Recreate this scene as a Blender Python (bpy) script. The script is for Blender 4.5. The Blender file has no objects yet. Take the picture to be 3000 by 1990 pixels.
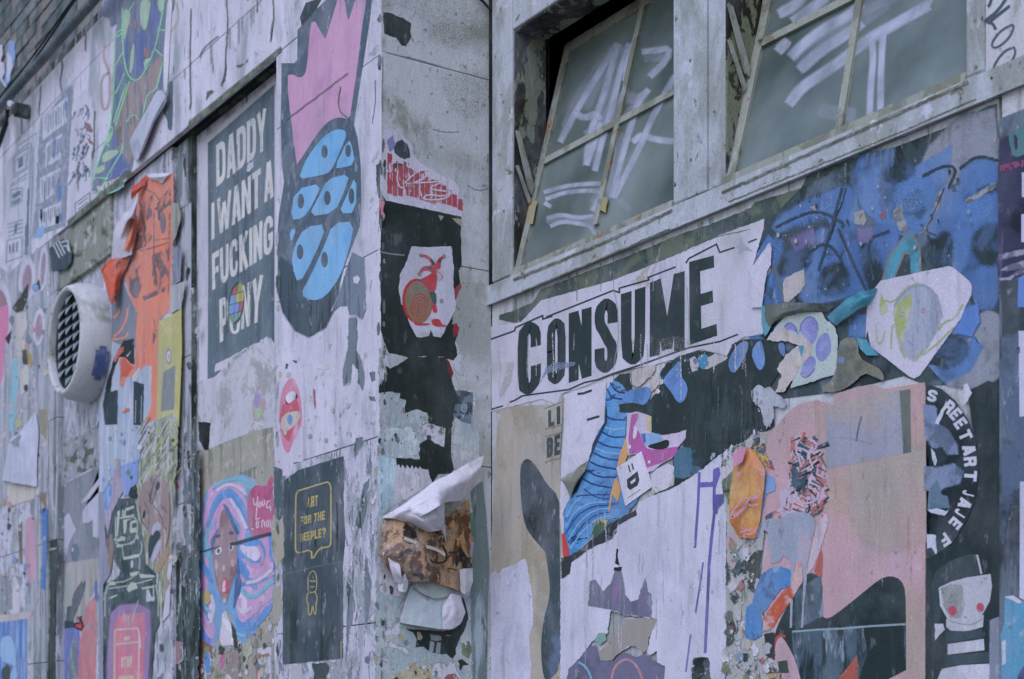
import bpy, bmesh, math, random
from mathutils import Vector, noise
from mathutils.geometry import tessellate_polygon
random.seed(7)
sc = bpy.context.scene
# ------------------------------------------------------------------ camera
FPX, CU, HV = 4706.0, 1500.0, 2150.0          # focal length, centre and horizon in pixels of the 3000 px wide photo
YAW = math.radians(33.5)
EYE = Vector((0, 0, 1.6))
FW = Vector((-math.cos(YAW), math.sin(YAW), 0)); RT = Vector((math.sin(YAW), math.cos(YAW), 0)); UP = Vector((0, 0, 1))
cd = bpy.data.cameras.new('camera'); cam = bpy.data.objects.new('camera', cd); sc.collection.objects.link(cam)
cam.location = EYE
cam.rotation_euler = (math.radians(90), 0, math.atan2(-FW.x, FW.y))
cd.sensor_width = 36; cd.lens = FPX / 3000 * 36; cd.shift_y = (HV - 995) / 3000
cd.clip_start = 0.05; cd.clip_end = 600
cd.dof.use_dof = True; cd.dof.focus_distance = 4.1; cd.dof.aperture_fstop = 5.0
sc.camera = cam
# ------------------------------------------------------------------ sky, sun, exposure
w = bpy.data.worlds.new('World'); sc.world = w; w.use_nodes = True
nt = w.node_tree; bg = nt.nodes['Background']; sky = nt.nodes.new('ShaderNodeTexSky')
sky.sky_type = 'NISHITA'; sky.sun_disc = False
SUN_EL, SUN_AZ = math.radians(48), math.radians(150)
sky.sun_elevation = SUN_EL; sky.sun_rotation = SUN_AZ
sky.air_density = 1.0; sky.dust_density = 1.0; sky.ozone_density = 1.5
nt.links.new(sky.outputs[0], bg.inputs[0]); bg.inputs[1].default_value = 0.15
sd = bpy.data.lights.new('sun', 'SUN'); sd.energy = 1.4; sd.angle = math.radians(60); sd.color = (.925, .945, 1.34)
so = bpy.data.objects.new('sun', sd); sc.collection.objects.link(so)
sdir = Vector((math.sin(SUN_AZ) * math.cos(SUN_EL), math.cos(SUN_AZ) * math.cos(SUN_EL), math.sin(SUN_EL)))
so.rotation_euler = (-sdir).to_track_quat('-Z', 'Y').to_euler()
so.location = sdir * 30
sc.view_settings.view_transform = 'Standard'; sc.view_settings.look = 'None'
sc.view_settings.exposure = -0.05; sc.view_settings.gamma = 1; sc.view_settings.use_curve_mapping = False
sc.render.resolution_x = 1024; sc.render.resolution_y = 679

# ------------------------------------------------------------------ reading coordinates
CROP = {'A': (0, 0, 2.375), 'B': (0, 600, 2.375), 'C': (0, 1200, 1.985), 'D': (500, 0, 2.375), 'E': (500, 600, 2.375),
        'F': (500, 1200, 1.985), 'G': (1000, 0, 2.375), 'H': (1000, 600, 2.375), 'I': (1000, 1200, 1.985),
        'J': (1400, 0, 1.78125), 'K': (2100, 0, 1.7422), 'L': (1600, 800, 2.24), 'M': (2200, 700, 2.24),
        'N': (1600, 1300, 2.2725), 'O': (2200, 1300, 2.2725), 'P': (0, 0, 3.734), 'Q': (0, 240, 2.8), 'R': (0, 780, 1.912),
        'S': (2820, 0, 1.742), 'T': (2820, 900, 1.4385), 'U': (2080, 1250, 2.12), 'V': (140, 1560, 3.646),
        'W': (250, 1350, 3.92), 'X': (1080, 1700, 5.408), 'Y': (560, 1800, 7.88), 'Z': (260, 0, 2.613), 'f': (0, 0, .788), 's': (0, 0, 1)}
def T(s):
    "'D 10 20 30 40 E 5 6' -> points; a letter switches the survey sheet the numbers are read from"
    out = []; c = CROP['s']; nums = []
    for tok in s.split():
        if tok in CROP: c = CROP[tok]
        else:
            nums.append(float(tok))
            if len(nums) == 2:
                out.append((c[0] + nums[0] / c[2], c[1] + nums[1] / c[2])); nums = []
    return out
def ray(u, v):
    return FW + RT * ((u - CU) / FPX) + UP * ((HV - v) / FPX)
class Plane:
    def __init__(s, p, n): s.p = Vector(p); s.n = Vector(n).normalized(); s.used = []
    def at(s, u, v, off=0.0):
        d = ray(u, v); p = s.p + s.n * off
        return EYE + d * ((p - EYE).dot(s.n) / d.dot(s.n))
YF, YB, YO, YV, YI, YW, XR = 2.2, 2.262, 2.225, 2.232, 2.24, 2.572, -3.995
PF = Plane((0, YF, 0), (0, -1, 0)); PB = Plane((0, YB, 0), (0, -1, 0)); PO = Plane((0, YO, 0), (0, -1, 0))
PV = Plane((0, YV, 0), (0, -1, 0)); PI_ = Plane((0, YI, 0), (0, -1, 0)); PW = Plane((0, YW, 0), (0, -1, 0)); PR = Plane((XR, 0, 0), (1, 0, 0))
STEP = 0.00016
def layer(pl, pts, bump=0):
    x0 = min(p[0] for p in pts) - 2; x1 = max(p[0] for p in pts) + 2; y0 = min(p[1] for p in pts) - 2; y1 = max(p[1] for p in pts) + 2
    L = 0
    for (a, b, c, d, l) in pl.used:
        if a < x1 and b > x0 and c < y1 and d > y0 and l > L: L = l
    L += 1 + bump
    pl.used.append((x0, x1, y0, y1, L)); return L

# ------------------------------------------------------------------ materials
ILL = (0.71, 0.74, 0.89)       # light on the wall, used to turn colours read from the photo into base colours
def lin(c): c /= 255.0; return c / 12.92 if c <= .04045 else ((c + .055) / 1.055) ** 2.4
def alb(c):
    l = .3 * c[0] + .59 * c[1] + .11 * c[2]; c = [v * .9 + l * .1 * k for v, k in zip(c, (.98, 1.0, 1.06))]
    c = [max(6, 110 + (v - 110) * 1.14) if v < 110 else 110 + (v - 110) * 1.03 for v in c]
    return tuple(min(.86, max(.012, lin(v) / i)) for v, i in zip(c, ILL)) + (1,)
MC = {}
def paint(col, layers=(), bump=.25, rough=.75, grain=.2, soft=False, bscale=60, spec=.25, key=None):
    """procedural paint or paper: base colour, then noise-edged layers (colour, scale, threshold, softness, (sx,sy,sz))"""
    k = (tuple(col), tuple(layers), bump, rough, grain, soft, bscale, spec)
    if k in MC: return MC[k]
    m = bpy.data.materials.new('paint_%d' % len(MC)); m.use_nodes = True; n = m.node_tree; N = n.nodes; Lk = n.links
    b = N['Principled BSDF']; b.inputs['Roughness'].default_value = rough; b.inputs['Specular IOR Level'].default_value = spec
    g = N.new('ShaderNodeNewGeometry'); pos = g.outputs['Position']
    cur = None
    rgb = N.new('ShaderNodeRGB'); rgb.outputs[0].default_value = alb(col); cur = rgb.outputs[0]
    hs = []
    for i, (c2, scl, thr, sf, st) in enumerate(layers):
        vm = N.new('ShaderNodeVectorMath'); vm.operation = 'MULTIPLY_ADD'; Lk.new(pos, vm.inputs[0])
        vm.inputs[1].default_value = st; vm.inputs[2].default_value = (i * 3.7, i * 1.3, i * 7.9 + sum(c2) * .01)
        nz = N.new('ShaderNodeTexNoise'); nz.inputs['Scale'].default_value = scl; nz.inputs['Detail'].default_value = 7
        nz.inputs['Roughness'].default_value = .62; nz.inputs['Distortion'].default_value = .4
        Lk.new(vm.outputs[0], nz.inputs['Vector'])
        mr = N.new('ShaderNodeMapRange'); mr.interpolation_type = 'SMOOTHSTEP'; Lk.new(nz.outputs[0], mr.inputs[0])
        mr.inputs[1].default_value = thr; mr.inputs[2].default_value = thr + sf
        mx = N.new('ShaderNodeMix'); mx.data_type = 'RGBA'; Lk.new(mr.outputs[0], mx.inputs[0]); Lk.new(cur, mx.inputs[6])
        mx.inputs[7].default_value = alb(c2); cur = mx.outputs[2]
        if sf < .05: hs.append(mr.outputs[0])
    # weathering shared by everything pasted or painted here: sun fading, rubbed pale flecks, dust runs
    wk = .38 if sum(col) < 230 else 1.0
    for q, (scl, st, lo, hi, amt, cc) in enumerate(((5.5, (1, 1, .7), .42, .72, .34, (138, 144, 162)), (26, (1.5, 1.5, .7), .60, .68, .42, (168, 170, 190)), (11, (3, 3, .3), .56, .70, .24, (84, 94, 104)), (40, (1, 1, .8), .64, .69, .42, (70, 78, 84)))):
        vm = N.new('ShaderNodeVectorMath'); vm.operation = 'MULTIPLY_ADD'; Lk.new(pos, vm.inputs[0]); vm.inputs[1].default_value = st
        vm.inputs[2].default_value = (q * 5.1 + 2, q * 2.3, sum(col) * .013)
        nz = N.new('ShaderNodeTexNoise'); nz.inputs['Scale'].default_value = scl; nz.inputs['Detail'].default_value = 5; nz.inputs['Roughness'].default_value = .65; Lk.new(vm.outputs[0], nz.inputs['Vector'])
        mr = N.new('ShaderNodeMapRange'); mr.interpolation_type = 'SMOOTHSTEP'; Lk.new(nz.outputs[0], mr.inputs[0]); mr.inputs[1].default_value = lo; mr.inputs[2].default_value = hi; mr.inputs[4].default_value = amt * wk
        mx = N.new('ShaderNodeMix'); mx.data_type = 'RGBA'; Lk.new(mr.outputs[0], mx.inputs[0]); Lk.new(cur, mx.inputs[6]); mx.inputs[7].default_value = alb(cc); cur = mx.outputs[2]
    # fine tooth of paper and paint
    nz = N.new('ShaderNodeTexNoise'); nz.inputs['Scale'].default_value = 240; nz.inputs['Detail'].default_value = 3; nz.inputs['Roughness'].default_value = .7
    Lk.new(pos, nz.inputs['Vector'])
    nm = N.new('ShaderNodeTexNoise'); nm.inputs['Scale'].default_value = 9; nm.inputs['Detail'].default_value = 6; nm.inputs['Roughness'].default_value = .6
    vm = N.new('ShaderNodeVectorMath'); vm.operation = 'MULTIPLY'; Lk.new(pos, vm.inputs[0]); vm.inputs[1].default_value = (1.6, 1.6, .55); Lk.new(vm.outputs[0], nm.inputs['Vector'])
    a1 = N.new('ShaderNodeMapRange'); Lk.new(nz.outputs[0], a1.inputs[0]); a1.inputs[1].default_value = .25; a1.inputs[2].default_value = .75
    a1.inputs[3].default_value = 1 - grain; a1.inputs[4].default_value = 1 + grain
    a2 = N.new('ShaderNodeMapRange'); Lk.new(nm.outputs[0], a2.inputs[0]); a2.inputs[1].default_value = .25; a2.inputs[2].default_value = .75
    a2.inputs[3].default_value = .87; a2.inputs[4].default_value = 1.1
    mu = N.new('ShaderNodeMath'); mu.operation = 'MULTIPLY'; Lk.new(a1.outputs[0], mu.inputs[0]); Lk.new(a2.outputs[0], mu.inputs[1])
    sc_ = N.new('ShaderNodeVectorMath'); sc_.operation = 'SCALE'; Lk.new(cur, sc_.inputs[0]); Lk.new(mu.outputs[0], sc_.inputs[3])
    Lk.new(sc_.outputs[0], b.inputs['Base Color'])
    # relief: wrinkles and chips
    nb = N.new('ShaderNodeTexNoise'); nb.inputs['Scale'].default_value = bscale; nb.inputs['Detail'].default_value = 5; nb.inputs['Roughness'].default_value = .6
    vb = N.new('ShaderNodeVectorMath'); vb.operation = 'MULTIPLY'; Lk.new(pos, vb.inputs[0]); vb.inputs[1].default_value = (1.3, 1.3, .5); Lk.new(vb.outputs[0], nb.inputs['Vector'])
    hsum = nb.outputs[0]
    for h in hs:
        ma = N.new('ShaderNodeMath'); ma.operation = 'MULTIPLY_ADD'; Lk.new(h, ma.inputs[0]); ma.inputs[1].default_value = -.5; Lk.new(hsum, ma.inputs[2]); hsum = ma.outputs[0]
    bp = N.new('ShaderNodeBump'); bp.inputs['Strength'].default_value = bump; bp.inputs['Distance'].default_value = .004
    Lk.new(hsum, bp.inputs['Height']); Lk.new(bp.outputs[0], b.inputs['Normal'])
    if soft:
        at = N.new('ShaderNodeAttribute'); at.attribute_name = 'fade'
        nf = N.new('ShaderNodeTexNoise'); nf.inputs['Scale'].default_value = 520; nf.inputs['Detail'].default_value = 3; Lk.new(pos, nf.inputs['Vector'])
        ad = N.new('ShaderNodeMath'); ad.operation = 'MULTIPLY'; Lk.new(at.outputs['Fac'], ad.inputs[0]); ad.inputs[1].default_value = 1.25 if soft is True else soft
        e = N.new('ShaderNodeMapRange'); Lk.new(nf.outputs[0], e.inputs[0]); e.inputs[1].default_value = .28; e.inputs[2].default_value = .72; e.inputs[3].default_value = .04; e.inputs[4].default_value = .98
        sb = N.new('ShaderNodeMath'); sb.operation = 'SUBTRACT'; Lk.new(ad.outputs[0], sb.inputs[0]); Lk.new(e.outputs[0], sb.inputs[1])
        mr = N.new('ShaderNodeMapRange'); mr.interpolation_type = 'SMOOTHSTEP'; Lk.new(sb.outputs[0], mr.inputs[0]); mr.inputs[1].default_value = -.06; mr.inputs[2].default_value = .06
        tr = N.new('ShaderNodeBsdfTransparent'); ms = N.new('ShaderNodeMixShader'); Lk.new(mr.outputs[0], ms.inputs[0])
        Lk.new(tr.outputs[0], ms.inputs[1]); Lk.new(b.outputs[0], ms.inputs[2]); Lk.new(ms.outputs[0], N['Material Output'].inputs[0])
    MC[k] = m; return m

# ------------------------------------------------------------------ objects
def link(name, verts, faces, mats, parent=None, origin=None, midx=None, fade=None, smooth=False):
    if origin is None: origin = Vector(parent['_o']) if parent is not None and '_o' in parent else Vector((0, 0, 0))
    me = bpy.data.meshes.new(name)
    me.from_pydata([tuple(Vector(v) - origin) for v in verts], [], faces)
    if not isinstance(mats, (list, tuple)): mats = [mats]
    for m in mats: me.materials.append(m)
    if midx:
        for p, i in zip(me.polygons, midx): p.material_index = i
    if fade is not None:
        a = me.attributes.new('fade', 'FLOAT', 'POINT')
        for i, f in enumerate(fade): a.data[i].value = f
    if smooth:
        for p in me.polygons: p.use_smooth = True
    me.update()
    o = bpy.data.objects.new(name, me); sc.collection.objects.link(o)
    if parent is not None: o.parent = parent
    else: o.location = origin
    o['_o'] = tuple(origin)
    return o
def child_fix(o, parent):
    return o
def thing(name, label, cat, base, group=None):
    o = bpy.data.objects.new(name, None); sc.collection.objects.link(o); o.location = base; o.empty_display_size = .05
    o['_o'] = tuple(base); o['label'] = label; o['category'] = cat
    if group: o['group'] = group
    return o
def tag(o, label, cat, group=None, kind=None):
    o['label'] = label; o['category'] = cat
    if group: o['group'] = group
    if kind: o['kind'] = kind
    return o
def nz1(i, seed): return noise.noise(Vector((i * .37, seed * 1.7, 0)))
def jagged(pts, amp, step=5, seed=None, closed=True):
    if amp <= 0: return pts
    seed = random.random() * 100 if seed is None else seed
    out = []; n = len(pts); acc = 0
    for i in range(n if closed else n - 1):
        x0, y0 = pts[i]; x1, y1 = pts[(i + 1) % n]; L = math.hypot(x1 - x0, y1 - y0)
        k = max(1, int(L / step)); nx, ny = (y1 - y0) / (L + 1e-6), -(x1 - x0) / (L + 1e-6)
        for j in range(k):
            t = j / k; acc += 1
            d = (nz1(acc, seed) * 1.3 + nz1(acc * 2.7, seed + 9) * .9 + (random.random() - .5) * .7) * amp * (1 if j else .5)
            out.append((x0 + (x1 - x0) * t + nx * d, y0 + (y1 - y0) * t + ny * d))
    return out
def smooth_poly(pts, it=2):
    for _ in range(it):
        q = []
        for i in range(len(pts)):
            a = pts[i]; b = pts[(i + 1) % len(pts)]
            q += [(a[0] * .75 + b[0] * .25, a[1] * .75 + b[1] * .25), (a[0] * .25 + b[0] * .75, a[1] * .25 + b[1] * .75)]
        pts = q
    return pts
def smooth_line(pts, it=2):
    for _ in range(it):
        q = [pts[0]]
        for i in range(len(pts) - 1):
            a = pts[i]; b = pts[i + 1]
            q += [(a[0] * .75 + b[0] * .25, a[1] * .75 + b[1] * .25), (a[0] * .25 + b[0] * .75, a[1] * .25 + b[1] * .75)]
        q.append(pts[-1]); pts = q
    return pts
def area(p): return sum(p[i - 1][0] * p[i][1] - p[i][0] * p[i - 1][1] for i in range(len(p))) / 2
def tess(contours):
    try: return [t for t in tessellate_polygon([[Vector((x, y, 0)) for x, y in c] for c in contours])]
    except Exception: return []
def sane(q):
    ts = tess([q]); A = abs(area(q))
    if not ts: return False
    s_ = sum(abs(area([q[i] for i in t])) for t in ts)
    return abs(s_ - A) < .02 * A + 2
def jag_ok(pts, amp, step=5):
    for k in range(14):
        q = jagged(pts, amp * (.93 ** k), step)
        if sane(q): return q
    print('UNSANE', [tuple(round(v) for v in x) for x in pts[:3]], sane(pts))
    return pts
def shapes(name, pl, polys, mat, parent=None, feather=0, off=None, bump=0, origin=None, thick=0):
    """flat shapes lying on a surface, all in one mesh. polys: contours (or lists of contours with holes)"""
    allp = []
    for c in polys:
        if isinstance(c, G):
            for q in c: allp += q
        else: allp += c[0] if isinstance(c[0], list) else c
    if off is None: off = layer(pl, allp, bump) * STEP
    if len(polys) > 1 or isinstance(polys[0], G):       # every separate piece becomes an object of its own
        first = None
        for k, c in enumerate(polys):
            if isinstance(c, G): o = _shape(name, pl, list(c), mat, parent, feather, off, origin, thick)
            else: o = _shape(name, pl, [c], mat, parent, feather, off + k * .00001 % (STEP * .6), origin, thick)
            first = first or o
        return first
    return _shape(name, pl, polys, mat, parent, feather, off, origin, thick)
class G(list): pass
def _shape(name, pl, polys, mat, parent, feather, off, origin, thick):
    V = []; F = []; fd = []
    for k, c in enumerate(polys):
        cs = c if isinstance(c[0], list) else [c]
        o = off + k * .00001 % (STEP * .6)
        base = len(V)
        for cc in cs:
            for (u, v) in cc: V.append(pl.at(u, v, o)); fd.append(1.0)
        if isinstance(c, Rb) and len(c) > 4:
            n_ = len(c)
            for i in range(n_ // 2 - 1): F.append((base + i, base + i + 1, base + n_ - 2 - i, base + n_ - 1 - i))
        else:
            for t in tess(cs): F.append(tuple(base + i for i in t))
        if feather:
            cc = cs[0]; n = len(cc); sgn = 1 if area(cc) > 0 else -1; b2 = len(V)
            for i in range(n):
                x0, y0 = cc[i - 1]; x1, y1 = cc[(i + 1) % n]; L = math.hypot(x1 - x0, y1 - y0) + 1e-6
                V.append(pl.at(cc[i][0] + sgn * (y1 - y0) / L * feather, cc[i][1] - sgn * (x1 - x0) / L * feather, o)); fd.append(0.0)
            for i in range(n): j = (i + 1) % n; F.append((base + i, base + j, b2 + j, b2 + i))
        if thick:
            for cc_i, cc in enumerate(cs[:1]):
                n = len(cc); b2 = len(V)
                for (u, v), q in zip(cc, range(n)): V.append(V[base + q] - pl.n * thick); fd.append(1.0)
                for i in range(n): j = (i + 1) % n; F.append((base + i, base + j, b2 + j, b2 + i))
    return link(name, V, F, mat, parent, origin, fade=fd if feather else None)
def base_of(pl, pts):
    x = (min(p[0] for p in pts) + max(p[0] for p in pts)) / 2; y = max(p[1] for p in pts)
    return pl.at(x, y, 0)
def poster(name, label, cat, pl, pts, mat, jag=0, rim=None, group=None, step=5):
    """a thing: torn or cut sheet pasted on a wall; returns the Empty that parents its prints"""
    t = thing(name, label, cat, base_of(pl, pts), group)
    q = jag_ok(pts, jag, step) if jag else pts
    if rim is not None:
        cx = sum(p[0] for p in q) / len(q); cy = sum(p[1] for p in q) / len(q)
        rp = jagged([(p[0] + (p[0] - cx) / (abs(p[0] - cx) + abs(p[1] - cy) + 1) * rim[1], p[1] + (p[1] - cy) / (abs(p[0] - cx) + abs(p[1] - cy) + 1) * rim[1]) for p in q], rim[1] * .7, step * 1.5)
        shapes('torn_edge', pl, [rp], rim[0], t, thick=.0003)
    shapes('sheet', pl, [q], mat, t, thick=.0003)
    return t
def patch(name, label, cat, pl, pts, mat, jag=0, group=None, feather=0, step=5, bump=0):
    q = jag_ok(pts, jag, step) if jag else pts
    o = shapes(name, pl, [q], mat, None, feather=feather, origin=base_of(pl, pts), thick=0 if feather else .0003, bump=bump)
    if jag >= 1.8 and not feather and max(abs(p[0] - pts[0][0]) + abs(p[1] - pts[0][1]) for p in pts) > 60:
        cx = sum(p[0] for p in q) / len(q); cy = sum(p[1] for p in q) / len(q); sd_ = random.random() * 50
        rp = [(p[0] + (p[0] - cx) / (abs(p[0] - cx) + abs(p[1] - cy) + 1) * 3.4 * max(-.4, nz1(i * .5, sd_) + .15) * 2, p[1] + (p[1] - cy) / (abs(p[0] - cx) + abs(p[1] - cy) + 1) * 3.4 * max(-.4, nz1(i * .5 + 9, sd_) + .15) * 2) for i, p in enumerate(q)]
        _shape('torn_edge', pl, [rp], M_CORE(), o, 0, pl.used[-1][4] * STEP - .00008, None, 0)
    return tag(o, label, cat, group)
def M_CORE(): return paint((176, 172, 190), (((140, 140, 146), 30, .58, .05, H1),), bump=.6)
class Rb(list): pass
def ribbon(pts, w0, w1=None):
    w1 = w0 if w1 is None else w1; n = len(pts); L = []; R = []
    for i, (x, y) in enumerate(pts):
        a = pts[max(0, i - 1)]; b = pts[min(n - 1, i + 1)]; dx, dy = b[0] - a[0], b[1] - a[1]; l = math.hypot(dx, dy) + 1e-9
        w = (w0 + (w1 - w0) * i / max(1, n - 1)) / 2
        k = 1.0
        if 0 < i < n - 1:
            e1 = (x - a[0], y - a[1]); e2 = (b[0] - x, b[1] - y); m1 = math.hypot(*e1) + 1e-9; m2 = math.hypot(*e2) + 1e-9
            c = max(-1, min(1, (e1[0] * e2[0] + e1[1] * e2[1]) / m1 / m2)); k = 1 / max(.5, math.cos(math.acos(c) / 2))
            dx, dy = e1[0] / m1 + e2[0] / m2, e1[1] / m1 + e2[1] / m2; l = math.hypot(dx, dy) + 1e-9
        L.append((x - dy / l * w * k, y + dx / l * w * k)); R.append((x + dy / l * w * k, y - dx / l * w * k))
    return Rb(L + R[::-1])
def lines(name, pl, lst, width, mat, parent=None, sm=1, feather=0, rough=0):
    ps = []
    for l in lst:
        l = smooth_line(l, sm) if sm else l
        if rough: l = jagged(l, rough, 6, closed=False) + [l[-1]]
        ps.append(ribbon(l, width))
    return shapes(name, pl, ps, mat, parent, feather=feather)
def ell(cx, cy, rx, ry, rot=0, n=28):
    c, s = math.cos(math.radians(rot)), math.sin(math.radians(rot))
    return [(cx + rx * math.cos(a) * c - ry * math.sin(a) * s, cy + rx * math.cos(a) * s + ry * math.sin(a) * c) for a in [2 * math.pi * i / n for i in range(n)]]
def ellT(sheet, cx, cy, rx, ry, rot=0, n=28):
    c = CROP[sheet]; return ell(c[0] + cx / c[2], c[1] + cy / c[2], rx / c[2], ry / c[2], rot, n)
# heavy condensed block letters drawn with strokes in a cell 1 high
def glyph(ch, t, w=.5):
    m = t / 2; L, R, B, Tp, C = m, w - m, m, 1 - m, w / 2; r = min(.1, w * .22)
    G_ = {
     'A': [[(m * .95, 0), (C - .02, 1)], [(w - m * .95, 0), (C + .02, 1)], [(w * .25, .25), (w * .75, .25)]],
     'B': [[(L, 0), (L, 1)], [(L, Tp), (R - r, Tp), (R, Tp - r), (R, .6), (R - r * .7, .52), (L, .52)], [(R - r * .7, .52), (R, .44), (R, B + r), (R - r, B), (L, B)]],
     'C': [[(R, .64), (R, Tp - r), (R - r, Tp), (L + r, Tp), (L, Tp - r), (L, B + r), (L + r, B), (R - r, B), (R, B + r), (R, .38)]],
     'D': [[(L, 0), (L, 1)], [(L, Tp), (R - r, Tp), (R, Tp - r), (R, B + r), (R - r, B), (L, B)]],
     'E': [[(L, 0), (L, 1)], [(L, Tp), (w, Tp)], [(L, .5), (w * .9, .5)], [(L, B), (w, B)]],
     'F': [[(L, 0), (L, 1)], [(L, Tp), (w, Tp)], [(L, .5), (w * .9, .5)]],
     'G': [[(R, .66), (R, Tp - r), (R - r, Tp), (L + r, Tp), (L, Tp - r), (L, B + r), (L + r, B), (R - r, B), (R, B + r), (R, .5)], [(C, .45), (w, .45)]],
     'H': [[(L, 0), (L, 1)], [(R, 0), (R, 1)], [(L, .5), (R, .5)]],
     'I': [[(m, 0), (m, 1)]],
     'J': [[(R, 1), (R, B + r), (R - r, B), (L + r, B), (L, B + r), (L, .3)]],
     'K': [[(L, 0), (L, 1)], [(w - m * .9, 1), (L + m * .6, .48)], [(L + m, .55), (w - m * .9, 0)]],
     'L': [[(L, 0), (L, 1)], [(L, B), (w, B)]],
     'M': [[(L * .9, 0), (L * .9, 1)], [(w - L * .9, 0), (w - L * .9, 1)], [(L, 1), (C, .05)], [(w - L, 1), (C, .05)]],
     'N': [[(L, 0), (L, 1)], [(R, 0), (R, 1)], [(L, .97), (R, .03)]],
     'O': [[(L, .5), (L, Tp - r), (L + r, Tp), (R - r, Tp), (R, Tp - r), (R, B + r), (R - r, B), (L + r, B), (L, B + r), (L, .52)]],
     'P': [[(L, 0), (L, 1)], [(L, Tp), (R - r, Tp), (R, Tp - r), (R, .5), (R - r, .42), (L, .42)]],
     'R': [[(L, 0), (L, 1)], [(L, Tp), (R - r, Tp), (R, Tp - r), (R, .56), (R - r, .48), (L, .48)], [(R - r * .8, .5), (R, 0)]],
     'S': [[(R, .66), (R, Tp - r), (R - r, Tp), (L + r, Tp), (L, Tp - r), (L, .66), (L + r * .8, .57), (R - r * .8, .43), (R, .34), (R, B + r), (R - r, B), (L + r, B), (L, B + r), (L, .34)]],
     'T': [[(C, 0), (C, 1)], [(0, Tp), (w, Tp)]],
     'U': [[(L, 1), (L, B + r), (L + r, B), (R - r, B), (R, B + r), (R, 1)]],
     'V': [[(m * .9, 1), (C, .02)], [(w - m * .9, 1), (C, .02)]],
     'W': [[(m * .8, 1), (w * .3, .02)], [(w * .3, .02), (C, .8)], [(C, .8), (w * .7, .02)], [(w * .7, .02), (w - m * .8, 1)]],
     'Y': [[(m * .9, 1), (C, .42)], [(w - m * .9, 1), (C, .42)], [(C, 0), (C, .5)]],
     '?': [[(L, .68), (L, Tp - r), (L + r, Tp), (R - r, Tp), (R, Tp - r), (R, .62), (C, .45), (C, .26)], [(C, 0), (C, .14)]],
     '=': [[(0, .66), (w, .66)], [(0, .34), (w, .34)]],
     '-': [[(0, .5), (w, .5)]]}
    return [ribbon(smooth_line(s, 1) if len(s) > 3 else s, t) for s in G_[ch]]
WID = {'I': None, 'M': 1.45, 'W': 1.55, 'E': .86, 'F': .84, 'L': .82}
def word(txt, quad, t=.18, w=.5, gap=.07, space=.3):
    "letters of txt fitted into a quad given as TL TR BR BL in photo pixels"
    items = []; x = 0
    for ch in txt:
        if ch == ' ': x += space; continue
        cw = t if ch == 'I' else w * (WID.get(ch) or 1)
        items.append((x, cw, ch)); x += cw + gap
    tot = x - gap; TL, TR, BR, BL = quad; out = []
    # plane-correct mapping by perspective-weighted interpolation
    hl = BL[1] - TL[1]; hr = BR[1] - TR[1]; hl = abs(hl) or 1; hr = abs(hr) or 1
    def mp(s, v):
        k = s * hr / (hl * (1 - s) + hr * s) if False else s * hl / (hr * (1 - s) + hl * s)
        # nearer side is larger: equal steps in the world are shorter where the text is farther away
        tx = TL[0] + (TR[0] - TL[0]) * k; ty = TL[1] + (TR[1] - TL[1]) * k
        bx = BL[0] + (BR[0] - BL[0]) * k; by = BL[1] + (BR[1] - BL[1]) * k
        return (bx + (tx - bx) * v, by + (ty - by) * v)
    for (x0, cw, ch) in items:
        out.append(G([Rb([mp((x0 + a) / tot, b) for a, b in p]) for p in glyph(ch, t, cw if ch != 'I' else t)]))
    return out
def box(name, x0, x1, y0, y1, z0, z1, mat, parent=None, bevel=0.0):
    V = [(x, y, z) for x in (x0, x1) for y in (y0, y1) for z in (z0, z1)]
    F = [(0, 1, 3, 2), (4, 6, 7, 5), (0, 4, 5, 1), (2, 3, 7, 6), (0, 2, 6, 4), (1, 5, 7, 3)]
    o = link(name, V, F, mat, parent)
    if bevel:
        md = o.modifiers.new('bevel', 'BEVEL'); md.width = bevel; md.segments = 2
    return o
def slab(name, corners, depth, mat, parent=None, nrm=None, bevel=0):
    "a bar or plate: polygon of 3-D corners extruded along nrm by depth"
    c = [Vector(p) for p in corners]; n = len(c)
    nv = Vector(nrm) if nrm is not None else (c[1] - c[0]).cross(c[2] - c[0]).normalized()
    V = c + [p + nv * depth for p in c]
    F = [tuple(range(n)), tuple(range(2 * n - 1, n - 1, -1))] + [(i, (i + 1) % n, n + (i + 1) % n, n + i) for i in range(n)]
    o = link(name, V, F, mat, parent)
    if bevel:
        md = o.modifiers.new('bevel', 'BEVEL'); md.width = bevel; md.segments = 2
    return o
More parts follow.
